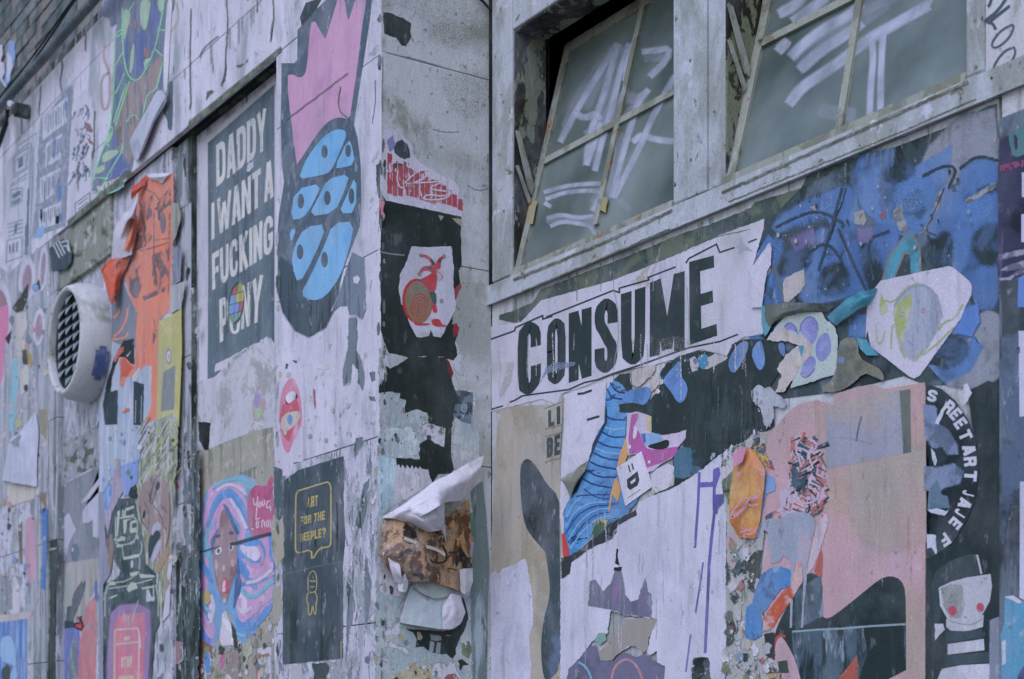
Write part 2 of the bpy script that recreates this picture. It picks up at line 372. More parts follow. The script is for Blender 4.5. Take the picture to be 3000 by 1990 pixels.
def curl(name, pl, rows, mats, parent=None, origin=None, midx=None, sub=3, thick=.0004, crumple=.25):
    "free paper: grid of (u, v, distance off the wall in cm), creased along its grid and crumpled between"
    nr = len(rows); nc = len(rows[0]); K = 5; V = []; sd_ = random.random() * 90
    NR, NC = (nr - 1) * K + 1, (nc - 1) * K + 1
    def ev(i, j):
        a = min(nr - 2, i // K); b = min(nc - 2, j // K); s_, t_ = i / K - a, j / K - b
        # half way between a straight and an eased blend: folds stay visible
        es, et = s_ * .6 + (3 * s_ * s_ - 2 * s_ ** 3) * .4, t_ * .6 + (3 * t_ * t_ - 2 * t_ ** 3) * .4
        A, B, Cc, D = rows[a][b], rows[a][b + 1], rows[a + 1][b], rows[a + 1][b + 1]
        L = lambda k, s1, t1: (A[k] * (1 - t1) + B[k] * t1) * (1 - s1) + (Cc[k] * (1 - t1) + D[k] * t1) * s1
        return L(0, s_, t_), L(1, s_, t_), L(2, es, et)
    for i in range(NR):
        for j in range(NC):
            u, v, d = ev(i, j); edge = i in (0, NR - 1) or j in (0, NC - 1)
            q = noise.noise(Vector((u * .035, v * .035, sd_))); q2 = noise.noise(Vector((u * .11, v * .11, sd_ + 5)))
            e = (random.random() - .5) * 1.6 if edge else 0
            V.append(pl.at(u + e, v + e, max(.0012, (d + (abs(q) * 1.6 + q2 * .5) * crumple * (.4 + d * .25)) / 100.0)))
    F = [(i * NC + j, i * NC + j + 1, (i + 1) * NC + j + 1, (i + 1) * NC + j) for i in range(NR - 1) for j in range(NC - 1)]
    o = link(name, V, F, mats, parent, origin, smooth=False)
    md = o.modifiers.new('sub', 'SUBSURF'); md.levels = 1; md.render_levels = 1
    md = o.modifiers.new('sol', 'SOLIDIFY'); md.thickness = thick
    return o
def rows_of(*ss):
    "each string: sheet letter, then u v d triples"
    out = []
    for s in ss:
        tk = s.split(); c = CROP[tk[0]]; v = [float(x) for x in tk[1:]]
        out.append([(c[0] + v[i] / c[2], c[1] + v[i + 1] / c[2], v[i + 2]) for i in range(0, len(v), 3)])
    return out
# colours read from the photograph
WHT = (188, 186, 212); OFF = (176, 178, 198); GRN = (160, 166, 170); BLK = (40, 50, 53); DGR = (82, 96, 108); SLT = (100, 113, 132)
PALE = (168, 184, 204); BUF = (158, 152, 142)
H1 = (1, 1, 1); VS = (3, 3, .35)
# ================================================================== the place
def X(u, pl=PF): return pl.at(u, 1000).x
def Zf(ratio, y=YF): return 1.6 + ratio * y / .834 * 1.0
m_ground = paint((120, 120, 124), (((90, 92, 96), 3, .5, .2, H1),), grain=.25)
g = box('ground', -60, 60, -60, 40, -.2, 0, m_ground); g['kind'] = 'structure'

dirt = ((146, 152, 170), 3.4, .47, .18, (2, 2, .7))
m_board = paint((190, 188, 214), (dirt, ((160, 160, 176), 26, .62, .03, H1), ((112, 120, 132), 9, .62, .06, (2.2, 2.2, .5)), ((120, 112, 104), 24, .68, .03, H1), ((62, 70, 76), 16, .70, .02, (2, 2, .45))), bump=.5)
m_upper = paint((188, 186, 212), (dirt, ((150, 154, 172), 16, .60, .06, H1), ((120, 130, 146), 30, .70, .03, (2, 2, .6)), ((172, 166, 164), 12, .68, .05, H1)), bump=.7)
m_rough = paint((178, 178, 204), (((146, 152, 170), 9, .48, .08, (1.6, 1.6, .6)), ((112, 122, 138), 22, .57, .04, (1.8, 1.8, .5)), ((164, 160, 158), 17, .63, .04, H1), ((66, 78, 84), 30, .645, .03, (1.8, 1.8, .45)), ((190, 188, 212), 26, .60, .02, H1)), bump=1.1)
m_pil = paint((158, 162, 182), (((108, 118, 128), 6, .46, .07, (3, 3, .22)), ((52, 62, 64), 9, .60, .04, (3, 3, .25)), ((172, 172, 190), 20, .58, .02, (2, 2, .5))), bump=1)
m_dirty = paint((96, 104, 104), (((44, 50, 44), 6, .44, .1, (2, 2, .4)), ((150, 156, 164), 14, .6, .05, (2, 2, .4))), bump=1)
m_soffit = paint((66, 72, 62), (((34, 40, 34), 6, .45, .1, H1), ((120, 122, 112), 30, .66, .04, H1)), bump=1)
m_moss = paint((126, 130, 128), (((82, 88, 74), 7, .50, .12, (1, 1, 2)), ((158, 160, 166), 14, .56, .05, H1), ((50, 54, 46), 16, .66, .04, H1)), bump=1.2)
m_dark = paint((30, 34, 34), bump=.4)
m_brickA = paint((104, 108, 112), (((80, 88, 94), 4, .5, .1, H1),), bump=1.2)
m_brickB = paint((116, 112, 114), (((84, 92, 98), 6, .5, .1, H1),), bump=1.2)
m_brickC = paint((86, 96, 100), (((64, 74, 80), 6, .5, .1, H1),), bump=1.2)
m_ret = paint((170, 175, 188), (((146, 150, 154), 3.2, .44, .16, H1), ((130, 130, 118), 5, .56, .12, H1), ((118, 122, 118), 45, .60, .06, H1), ((176, 178, 196), 14, .62, .05, H1), ((84, 88, 84), 60, .74, .02, H1)), bump=.45)
m_frame = paint((160, 168, 186), (((136, 143, 150), 5, .46, .14, (1.5, 1.5, .7)), ((176, 180, 204), 12, .60, .06, H1), ((104, 104, 90), 24, .62, .05, H1), ((60, 58, 46), 40, .69, .02, H1), ((150, 120, 90), 40, .76, .02, H1)), bump=.9)
m_sash = paint((136, 142, 138), (((112, 116, 106), 12, .48, .1, H1), ((132, 98, 66), 18, .62, .05, H1), ((96, 88, 70), 22, .7, .03, H1)), bump=.7)
m_reveal = paint((104, 110, 96), (((44, 42, 34), 7, .47, .015, (1.6, 1.6, .55)), ((62, 58, 46), 18, .6, .03, H1)), bump=1.2)
m_pipe = paint((70, 80, 88), bump=.2, rough=.35, spec=.6)

wall = thing('street_wall', 'long white painted panel wall of the street building, covered in torn posters', 'wall', (-4, YF, 0))
# --- fascia and panels of the front plane, each board a part
def board(name, x0, x1, z0, z1, y, th, mat, par=wall):
    d = random.uniform(0, .0012)
    return box(name, x0 + .0012, x1 - .0012, y + d, y + th, z0 + .0012, z1 - .0012, mat, par, bevel=.0012)
cols = [-260, -90, 5, 60, 118, 181, 250, 338, 505, 557, 660, 799, 950]
xs = [X(u) for u in cols] + [XR]
zl, zj, zk, zt = Zf(.8216), Zf(.903), Zf(1.045), Zf(1.10)
for i in range(len(xs) - 1):
    for z0, z1 in ((zl, zj), (zj, zk), (zk, zt)):
        board('board', xs[i], xs[i + 1], z0, z1, YF, .02, m_board)
box('batten_backing', xs[0], XR - .025, YF + .0205, YF + .04, zl + .01, zt - .005, m_dark, wall)
# lintel bodies above the bays (their dirty undersides show)
box('lintel', X(168), X(820), YF + .0402, YF + .35, zl + .004, zt - .01, m_soffit, wall)
# left front panels below the lintel line, pilasters and right front panel
rr_ = [.8216, .73, .521, .32, .12, -.08, -.5, -.606]
def column(u0, u1, mat, rows=rr_, y=YF, th=.08, pl=PF, nm='panel'):
    for a, b in zip(rows[1:], rows[:-1]):
        board(nm, X(u0, pl), X(u1, pl) if u1 != 1115 else XR, Zf(a), Zf(b) - .0005, y, th, m_upper if (a >= .319 and u0 >= 800) else mat)
column(-260, 5, m_rough); column(5, 90, m_rough); column(90, 168, m_pil, nm='pilaster_panel')
column(504, 560, m_pil, y=YI, th=.08, pl=PI_, nm='pilaster_panel')
column(808, 950, m_rough, th=.12); column(950, 1115, m_rough, th=.02)
box('panel_backing', X(952), XR - .025, YF + .03, YF + .1, 0, zl, m_dark, wall)
# recessed bays
box('bay_panel', X(500, PB), X(850, PB), YB, YB + .04, 0, zl, m_rough, wall)
for a, b in zip([.8216, .52, .2, -.606][1:], [.8216, .52, .2]):
    board('bay_panel', X(312, PO) , X(505, PO), 1.6 + a * 2.638, 1.6 + b * 2.638, YO, .1, m_rough)
box('bay_panel', X(120, PV), X(330, PV), YV, YV + .05, 0, zl, m_rough, wall)
box('jamb', X(560, PI_) - .03, X(560, PI_) + .0005, YI + .001, YF + .2, 0, zl - .001, m_dirty, wall)
box('lintel_beam', X(168), X(316), YF + .012, YV + .04, 1.6 + (2150 - 745) / FPX * (YF + .012) / .3425, zl - .0005, m_moss, wall)
# --- return face of the projecting bay
pts = [zt, PR.at(1225, 179).z, PR.at(1150, 742).z, PR.at(1136, 1337).z, 1.35, 0]
for a, b in zip(pts[1:], pts[:-1]):
    o = box('return_panel', XR - .02, XR, YF + .001, YW - .001, a + .0012, b - .0012, m_ret, wall, bevel=.0012)
box('return_backing', XR - .06, XR - .021, YF + .021, YW + .1, 0, zt + .3, m_dark, wall)
box('corner_gap', XR + .0005, XR + .0125, YW - .010, YW - .0005, PW.at(1440, 880).z, PW.at(1450, 0).z + .5, m_dark, wall)
# eave over the inner corner
# --- window wall below and between the windows
ZB = PW.at(1500, 0).z
def zw(ratio): return 1.6 + ratio * YW / .834
zs, zr, ztop = zw(.431), zw(.411), zw(.6605)
m_ww = paint((176, 178, 196), (((136, 144, 150), 4, .5, .12, (2, 2, .5)), ((150, 146, 134), 7, .6, .06, H1), ((70, 78, 80), 13, .70, .03, H1)), bump=.6)
ws = [XR, X(1796, PW), X(2010, PW), X(2310, PW), X(2718, PW), X(2926, PW)]
for x0, x1 in zip(ws[:-1], ws[1:]):
    for z0, z1 in ((0, 1.45), (1.45, zr)):
        board('panel', x0, x1, z0, z1, YW, .02, m_ww)
box('panel_backing', XR, X(2924, PW), YW + .025, YW + .12, 0, zr - .01, m_dark, wall)
m_rp = paint((96, 108, 130), (((44, 54, 62), 4, .47, .1, (2, 2, .6)), ((150, 156, 176), 9, .62, .03, (2, 2, .5))), bump=.7)
board('panel', X(2937, PW), -1.2, 0, PW.at(2950, 345).z, YW - .012, .03, m_rp)
board('panel', X(2937, PW), -1.2, PW.at(2950, 345).z, PW.at(2960, 268).z, YW - .004, .03, m_ww)
box('groove', X(2925, PW), X(2938, PW), YW + .012, YW + .06, 0, zr, m_dark, wall)
# frame of the window band
xa, xb = X(1456, PW), X(1506, PW); xc, xd = X(1979, PW), X(2126, PW); xe, xf = X(2837, PW), X(2893, PW)
stY = YW - .008
box('frame_stile', XR + .013, xb, stY, YW + .107, zs - .0005, ztop + .5, m_frame, wall, bevel=.004)
box('frame_mullion', xc, X(2075, PW), stY, YW + .107, zs - .0005, ztop + .5, m_frame, wall, bevel=.004)
box('frame_mullion', X(2075, PW) + .001, xd, stY + .006, YW + .107, zs - .0005, ztop + .5, m_frame, wall, bevel=.004)
box('frame_stile', xe, xf, stY, YW + .107, zs - .0005, ztop + .5, m_frame, wall, bevel=.004)
board('panel', xf + .002, -1.2, PW.at(2960, 268).z + .004, ztop + .5, YW - .01, .03, m_ww)
o = slab('sill', [(XR + .002, YW - .014, zs - .010), (-1.99, YW - .014, zs - .010), (-1.99, YW - .016, zr), (XR + .002, YW - .016, zr)], .12, m_frame, wall, nrm=(0, 1, 0), bevel=.003)
for x0, x1 in ((xb + .001, xc - .001), (xd + .001, xe - .001)):
    slab('sill_bead', [(x0, YW - .0135, zs - .0095), (x1, YW - .0135, zs - .0095), (x1, YW - .0115, zs + .009), (x0, YW - .0115, zs + .009)], .004, m_sash, wall, nrm=(0, 1, .2), bevel=.002)
    box('window_head', x0, x1, stY + .002, YW + .107, ztop, ztop + .5, m_frame, wall, bevel=.003)
PSL = Plane((0, YW - .0168, 0), (0, -1, 0))
m_gv = paint((86, 88, 74), (((116, 118, 108), 20, .5, .06, H1),), soft=.8)
shapes('sill_groove_shade', PSL, [ribbon(jagged(T('J 185 1460 640 1275 1020 1095'), 1.5, closed=False), 5)], m_gv, wall, feather=3)  # shade of the sill profile's grooves, drawn as soft dark lines
shapes('sill_groove_shade', PSL, [ribbon(jagged(T('K 25 985 600 725 1290 415'), 1.5, closed=False), 5)], m_gv, wall, feather=3)
shapes('sill_crack', PSL, [ribbon(jagged(T('J 210 1530 500 1410 800 1280 1010 1190'), 1.5, closed=False), 3)], m_gv, wall, feather=1)
shapes('sill_crack', PSL, [ribbon(jagged(T('K 60 1030 500 850 900 690 1330 500'), 2, closed=False), 2.5)], m_gv, wall, feather=1)
# reveal boards with peeling brown paint
box('reveal', xb, xb + .006, YW + .0, YW + .108, zs, ztop - .0005, m_reveal, wall)
box('reveal', xb + .007, xc - .001, YW + .002, YW + .108, ztop - .006, ztop - .0005, m_reveal, wall)
box('reveal', xd, xd + .006, YW + .0, YW + .108, zs, ztop - .0005, m_reveal, wall)
# dark room behind
m_room = paint((24, 32, 42), bump=.1)
for nm, a in (('room_wall', (XR - .3, -1.5, 4.4, 4.5, 1.5, 5)), ('room_wall', (XR - .4, XR - .3, YW + .14, 4.5, 1.5, 5)), ('room_wall', (-1.5, -1.4, YW + .14, 4.5, 1.5, 5)),
              ('room_ceiling', (XR - .3, -1.5, YW + .14, 4.4, ztop + .35, ztop + .45)), ('room_floor', (XR - .3, -1.5, YW + .14, 4.4, 1.5, 1.6)),
              ('room_wall', (XR - .3, xb - .02, YW + .131, YW + .14, 1.6, 5)), ('room_wall', (xe + .02, -1.5, YW + .131, YW + .14, 1.6, 5)), ('room_wall', (XR - .3, -1.5, YW + .131, YW + .14, 1.6, zs - .03))):
    box(nm, *a, m_room, wall)
box('upper_wall', xs[0], XR + .0, YF + .36, YF + .5, zl, zt + .2, m_dark, wall)
box('upper_wall', XR, -1.2, YW - .01, YW + .1, ztop + .5005, ztop + 1.2, m_frame, wall)

# --- tilted casements
m_glass = bpy.data.materials.new('window_glass'); m_glass.use_nodes = True
_n = m_glass.node_tree; _b = _n.nodes['Principled BSDF']; _b.inputs['Roughness'].default_value = .32; _b.inputs['Specular IOR Level'].default_value = .6
_g = _n.nodes.new('ShaderNodeNewGeometry'); _z = _n.nodes.new('ShaderNodeTexNoise'); _z.inputs['Scale'].default_value = 3.2; _z.inputs['Detail'].default_value = 5
_n.links.new(_g.outputs['Position'], _z.inputs['Vector'])
_r = _n.nodes.new('ShaderNodeMix'); _r.data_type = 'RGBA'; _r.inputs[6].default_value = alb((66, 80, 80)); _r.inputs[7].default_value = alb((112, 124, 130))
_mr = _n.nodes.new('ShaderNodeMapRange'); _mr.inputs[1].default_value = .36; _mr.inputs[2].default_value = .66; _n.links.new(_z.outputs[0], _mr.inputs[0]); _n.links.new(_mr.outputs[0], _r.inputs[0]); _n.links.new(_r.outputs[2], _b.inputs['Base Color'])
_q = _n.nodes.new('ShaderNodeTexNoise'); _q.inputs['Scale'].default_value = 300; _n.links.new(_g.outputs['Position'], _q.inputs['Vector'])
_bp = _n.nodes.new('ShaderNodeBump'); _bp.inputs['Strength'].default_value = .15; _bp.inputs['Distance'].default_value = .001; _n.links.new(_q.outputs[0], _bp.inputs['Height']); _n.links.new(_bp.outputs[0], _b.inputs['Normal'])
LEAN = .262; hy = YW - .006
cn = Vector((0, -1, LEAN)).normalized(); cup = Vector((0, LEAN, 1)).normalized()
PG = Plane((0, hy, zs), cn)
def casement(nm, x0, x1, h, ubar, vbar):
    z0 = Vector((0, hy, zs)) ; P = lambda x, s, d=0: Vector((x, 0, 0)) + z0 + cup * s + cn * d
    s0, s1 = -.01, h
    root = slab(nm, [P(x0, s0, -.018), P(x0 + .03, s0, -.018), P(x0 + .03, s1, -.018), P(x0, s1, -.018)], .018, m_sash, wall, nrm=cn, bevel=.002)
    slab('sash_stile', [P(x1 - .032, s0, -.018), P(x1, s0, -.018), P(x1, s1, -.018), P(x1 - .032, s1, -.018)], .018, m_sash, root, nrm=cn, bevel=.002)
    slab('sash_rail', [P(x0 + .0305, s1 - .032, -.018), P(x1 - .0325, s1 - .032, -.018), P(x1 - .0325, s1, -.018), P(x0 + .0305, s1, -.018)], .018, m_sash, root, nrm=cn, bevel=.002)
    slab('sash_rail', [P(x0 + .0305, s0, -.018), P(x1 - .0325, s0, -.018), P(x1 - .0325, s0 + .012, -.018), P(x0 + .0305, s0 + .012, -.018)], .018, m_sash, root, nrm=cn, bevel=.002)
    slab('pane', [P(x0 + .01, s0 + .005, -.014), P(x1 - .01, s0 + .005, -.014), P(x1 - .01, s1 - .01, -.014), P(x0 + .01, s1 - .01, -.014)], .005, m_glass, root, nrm=cn)
    a, b = ubar
    A = PG.at(*a, -.012); B = PG.at(*b, -.012); hw = cup * .0088
    slab('glazing_bar', [A - hw, B - hw, B + hw, A + hw], .012, m_sash, root, nrm=cn, bevel=.002)
    a, b = vbar
    A = PG.at(*a, -.0125); B = PG.at(*b, -.0125); hx = Vector((.009, 0, 0))
    slab('glazing_bar', [B - hx, B + hx, A + hx, A - hx], .0135, m_sash, root, nrm=cn, bevel=.002)
    return root
x0w = xb + .0035
h1 = (PG.at(1655, 132) - Vector((PG.at(1655, 132).x, hy, zs))).length
win1 = casement('window', x0w, xc + .05, h1, (T('J 352 855')[0], T('J 1040 487')[0]), (T('J 885 0')[0], T('J 630 1180')[0]))
x2w = xd + .0035
win2 = casement('window', x2w, xe + .06, h1 + .12, (T('K 225 240')[0], T('K 720 -12')[0]), (T('K 752 -30')[0], T('K 642 660')[0]))
# stay arms between frame and sash
def arm(name, p, q, wd, mat=m_sash, par=win1):
    p, q = Vector(p), Vector(q); d = (q - p).normalized(); s = d.cross(Vector((1, 0, 0))).normalized() * wd / 2
    return slab(name, [p - s, q - s, q + s, p + s], .008, mat, par, nrm=(1, 0, 0), bevel=.001)
PS = Plane((xb + .012, 0, 0), (1, 0, 0)); PS2 = Plane((xd + .012, 0, 0), (1, 0, 0))
def arm2(pl, s, dx, par):
    slab('stay_arm', [pl.at(*p) for p in T(s)], dx, m_sash, par, nrm=(1, 0, 0), bevel=.001)
arm2(PS, 'J 196 684 214 690 288 975 276 1020 262 985', .006, win1); arm2(PS, 'J 198 868 206 866 272 1050 264 1062', .006, win1)
arm2(PS2, 'K 52 20 75 40 160 350 160 395 142 375', .006, win2); arm2(PS2, 'K 54 205 66 215 142 440 136 465', .006, win2)

# --- brick wall above the fascia, left
m_mort = paint((84, 90, 94), bump=.5)
bw = thing('brick_wall', 'dark grey brick wall rising above the white panels at the upper left', 'brick wall', (-8, 2.42, zt))
box('mortar', -13, -5.4, 2.425, 2.6, zt - .1, 7.5, m_mort, bw)
bl, bh = .21, .065; meshes = []
for k in range(3):
    o = box('brick', -bl / 2 + .005, bl / 2 - .005, 0, .03, .004, bh - .004, [m_brickA, m_brickB, m_brickC][k], None, bevel=.003)
    meshes.append(o.data); md = o.modifiers[0]; bpy.data.objects.remove(o)
cnt = 0; row = 0; z = zt - .03
stuffV = []; stuffF = []
while z < 5.65:
    x = -8.75 + (row % 2) * bl / 2
    while x < -5.9:
        a = Vector((x, 2.42, z)) - EYE; dp = a.dot(FW); u = CU + FPX * a.dot(RT) / dp; v = HV - FPX * a.z / dp
        if -30 < u < 330 and v > -40 and cnt < 300:
            o = bpy.data.objects.new('brick', random.choice(meshes)); sc.collection.objects.link(o); o.parent = bw
            o.location = Vector((x, 2.412 + random.uniform(0, .006), z)) - bw.location; cnt += 1
        x += bl
    z += bh; row += 1
board('cap_board', xs[0], X(430), zt + .001, zt + .075, YF + .03, .06, m_dirty)
box('cap_board', xs[0], X(430), YF + .0901, 2.43, zt - .02, zt + .03, m_dirty, wall)
# pipe and cables
def tube(name, pts, r, mat, parent=None, origin=None, n=10):
    V = []; F = []
    pts = [Vector(p) for p in pts]
    for i, p in enumerate(pts):
        d = (pts[min(i + 1, len(pts) - 1)] - pts[max(0, i - 1)]).normalized(); a = d.orthogonal().normalized(); b = d.cross(a)
        for k in range(n): V.append(p + (a * math.cos(2 * math.pi * k / n) + b * math.sin(2 * math.pi * k / n)) * r)
    for i in range(len(pts) - 1):
        for k in range(n): F.append((i * n + k, i * n + (k + 1) % n, (i + 1) * n + (k + 1) % n, (i + 1) * n + k))
    F += [tuple(range(n))[::-1], tuple(range((len(pts) - 1) * n, len(pts) * n))]
    return link(name, V, F, mat, parent, origin, smooth=True)
zp = 1.6 + 1.138 * 2.14 / .834
pp = tube('pipe', [(-11, 2.14, zp), (-5.6, 2.14, zp)], .020, m_pipe, None, Vector((-8, 2.14, zp)))
tag(pp, 'thin grey metal pipe running along the top edge of the white panel wall', 'pipe')
PP = Plane((0, 2.16, 0), (0, -1, 0))
for k, dx in enumerate((0, 14)):
    pts = [PP.at(u + dx * (.3 + i * .12), v) for i, (u, v) in enumerate([(250, -50), (214, 0), (185, 40), (155, 83), (118, 135), (80, 187), (40, 236), (0, 284), (-40, 335)])]
    o = tube('cable', pts, .0045, m_dark, None, pts[4], n=6)
    tag(o, ['slack black cable hanging beside the pipe, the one nearer the brick wall', 'slack black cable hanging between the other cable and the pipe'][k], 'cable', 'cables along the pipe')
cl = thing('pipe_clamp', 'dark clamp with a pale round cap under the pipe at the left edge', 'clamp', PP.at(30, 310))
PQ = Plane((0, 2.13, 0), (0, -1, 0))
c0 = PQ.at(42, 305); box('clamp_body', c0.x - .025, c0.x + .02, 2.13, 2.2, c0.z - .05, c0.z + .005, m_dirty, cl, bevel=.006)
shapes('cap', PQ, [ell(27, 303, 7, 9)], paint((170, 180, 205)), cl, off=.004, thick=.01)
tube('drop_tube', [PQ.at(22, 320), PQ.at(18, 360), PQ.at(4, 400), PQ.at(-20, 470)], .012, m_dark, cl)
for i in range(3): pass
# wire along the inner corner top
wpts = [PR.at(*p, .012) for p in T('G 950 -20 G 985 10 G 1030 60 G 1062 110 G 1080 200')]
tag(tube('cable', wpts, .004, m_dark, None, wpts[2], n=6), 'short black cable curving down into the inner corner beside the first window', 'cable')

# --- round extractor vent
m_vent = paint((172, 176, 190), (((120, 126, 122), 5, .5, .15, H1), ((84, 88, 80), 14, .64, .05, H1)), bump=.5, rough=.5)
m_fin = paint((118, 134, 150), bump=.1, rough=.5)
yv = 2.105; vc = Plane((0, yv, 0), (0, -1, 0)).at(187, 998)
vent = thing('vent', 'round white metal extractor vent cowl with a dark triangular mesh grille', 'vent', (vc.x, YV, vc.z - .23))
def lathe(name, prof, mat, parent, seg=56):
    V = []; F = []; n = len(prof)
    for k in range(seg):
        a = 2 * math.pi * k / seg
        for (r, y) in prof: V.append((vc.x + r * math.cos(a), y, vc.z + r * math.sin(a)))
    for k in range(seg):
        for i in range(n - 1): F.append((k * n + i, ((k + 1) % seg) * n + i, ((k + 1) % seg) * n + i + 1, k * n + i + 1))
    return link(name, V, F, mat, parent, smooth=True)
lathe('cowl', [(.200, yv + .03), (.200, yv + .004), (.204, yv - .002), (.214, yv - .002), (.221, yv + .004), (.236, yv + .04), (.241, yv + .08), (.240, yv + .11), (.232, YV + .01)], m_vent, vent)
shapes('grille_back', Plane((0, yv + .03, 0), (0, -1, 0)), [[(0, 0)]], m_dark, vent) if False else None
V = [(vc.x + .200 * math.cos(a), yv + .03, vc.z + .200 * math.sin(a)) for a in [2 * math.pi * k / 40 for k in range(40)]]
link('grille_back', V, [tuple(range(40))], m_dark, vent)
cw, chh = .094, .0415
fin = None
for r in range(-5, 6):
    for c in range(-3, 4):
        x = c * cw + (r % 2) * 0; zz = r * chh
        if (abs(x) + .035) ** 2 + zz * zz > .200 ** 2 * 1.06: continue
        if fin is None:
            v = [Vector(q) for q in ((-cw * .5, -.0, chh * .46), (cw * .5, -.0, chh * .46), (0, -.016, -chh * .46), (0, .004, chh * .46))]
            fin = link('fin', v, [(0, 2, 1), (0, 1, 3), (0, 3, 2), (1, 2, 3)], m_fin, vent, origin=Vector((0, 0, 0))); o = fin
        else:
            o = bpy.data.objects.new('fin', fin.data); sc.collection.objects.link(o); o.parent = vent
        o.location = Vector((vc.x + x, yv + .022, vc.z + zz)) - vent.location
shapes('blue_smear', Plane((0, yv + .0, 0), (0, -1, 0)), [[(0, 0)]], m_dark, vent) if False else None

m_scr = paint((112, 104, 92), bump=.2)
for (u_, v_) in ((1482, 300), (1483, 620), (2030, 180), (2032, 470), (2100, 330), (2866, 60), (2868, 200)):
    c_ = PW.at(u_, v_); 
    V_ = [(c_.x + .004 * math.cos(k_ * .785), YW - .0095, c_.z + .004 * math.sin(k_ * .785)) for k_ in range(8)] + [(c_.x + .004 * math.cos(k_ * .785), YW - .0078, c_.z + .004 * math.sin(k_ * .785)) for k_ in range(8)]
    link('screw', V_, [tuple(range(8))] + [(k_, (k_ + 1) % 8, 8 + (k_ + 1) % 8, 8 + k_) for k_ in range(8)], m_scr, wall)
for k_ in range(6):
    a_ = k_ * math.pi / 3 + .3; c_ = Vector((vc.x + .209 * math.cos(a_), yv - .0045, vc.z + .209 * math.sin(a_)))
    V_ = [(c_.x + .0042 * math.cos(j_ * .785), c_.y, c_.z + .0042 * math.sin(j_ * .785)) for j_ in range(8)] + [(c_.x + .0042 * math.cos(j_ * .785), c_.y + .003, c_.z + .0042 * math.sin(j_ * .785)) for j_ in range(8)]
    link('screw', V_, [tuple(range(8))] + [(j_, (j_ + 1) % 8, 8 + (j_ + 1) % 8, 8 + j_) for j_ in range(8)], m_scr, vent)
# ================================================================== paint on the front panels
def E(*a): return ellT(*a)
m_out = paint((78, 92, 110), (((96, 108, 128), 20, .5, .1, H1), ((56, 66, 76), 14, .62, .1, VS)), grain=.2)
m_outs = paint((70, 84, 98), (((52, 64, 70), 10, .5, .1, VS),), soft=True)
m_pink = paint((186, 142, 182), (((176, 132, 174), 8, .5, .2, H1), ((150, 128, 160), 50, .72, .02, H1)), bump=.3)
m_sky = paint((112, 166, 218), (((90, 150, 212), 6, .5, .15, H1), ((130, 150, 170), 40, .72, .02, H1)), bump=.3)
mu = thing('mural', 'pink spray painted crown over a blue pineapple-like egg, outlined in dark blue grey', 'graffiti', PF.at(950, 960))
shapes('outline', PF, [T('D 770 440 860 440 880 420 882 210 925 160 985 90 1040 40 1090 -10 1400 -20 1385 130 1330 500 1275 870 1300 960 1322 1150 1325 1400 1315 1568 E 1300 190 1220 400 1130 700 1040 830 930 880 840 800 790 700 770 600 745 560 742 200 755 50 D 755 1480 790 1260 772 1150 765 850 770 600')], m_out, mu)
shapes('outline_spray', PF, [T('E 775 380 900 500 1000 690 1180 500 1120 720 1060 840 960 900 880 860 800 740 765 600')], m_outs, mu, feather=16)
shapes('outline_shade', PF, [T('D 940 20 1060 -20 1010 70 960 130 910 180 900 120')], paint((58, 70, 76)), mu)
shapes('flame', PF, [smooth_poly(T('D 985 110 1070 268 1080 268 1160 0 1170 -20 1208 -20 1232 138 1242 135 1285 0 1290 -20 1362 -20 1350 80 1330 200 1310 380 1285 560 1265 700 1245 835 1180 815 1120 830 1060 880 1000 960 880 1148 875 1130 850 950 805 530 845 515 890 542 920 535 942 500 955 400 960 300'), 1)], m_pink, mu)
blue = [smooth_poly(T(s), 1) for s in ('D 890 1248 920 1160 960 1080 1060 950 1150 898 1215 905 1222 950 1180 1050 1130 1165 1095 1208 1000 1230',
 'D 1135 1172 1240 962 1265 1030 1282 1140 1200 1168', 'D 862 1320 1058 1272 985 1430 920 1522 832 1532', 'D 1090 1245 1248 1208 1210 1330 1140 1482 958 1508 1030 1370',
 'D 1290 1212 1292 1482 1168 1487 1225 1360', 'E 828 175 878 163 835 275', 'E 930 155 1092 133 1000 360 890 565 842 420 855 300', 'E 1130 125 1282 118 1240 320 1180 500 1080 640 990 672 902 628 960 520 1060 310')]
shapes('blue_panel', PF, blue, m_sky, mu)
shapes('seed', PF, [E('D', 1070, 1055, 22, 46), E('D', 1235, 1050, 20, 44), E('D', 905, 1400, 23, 52), E('D', 1090, 1378, 23, 50), E('D', 1258, 1365, 20, 55), E('E', 900, 328, 23, 52), E('E', 1070, 382, 24, 54)], m_out, mu)
patch('paint_patch', 'slate blue painted patch with a ragged lower edge, right of the blue egg', 'paint', PF, T('E 1262 330 1345 370 1352 500 1358 740 1330 795 1285 765 1240 765 1232 700 1180 705 1120 745 1170 620 1230 430'), paint((106, 118, 142), (((88, 100, 120), 14, .5, .1, VS),)), jag=2)
m_chip = paint((186, 184, 208), (((150, 156, 170), 20, .6, .1, H1),), bump=.8)
patch('paint_chip', 'small pale chip in the slate patch beside the blue egg', 'paint chip', PF, T('E 1270 505 1300 490 1318 515 1300 552 1272 545'), m_chip, jag=1)
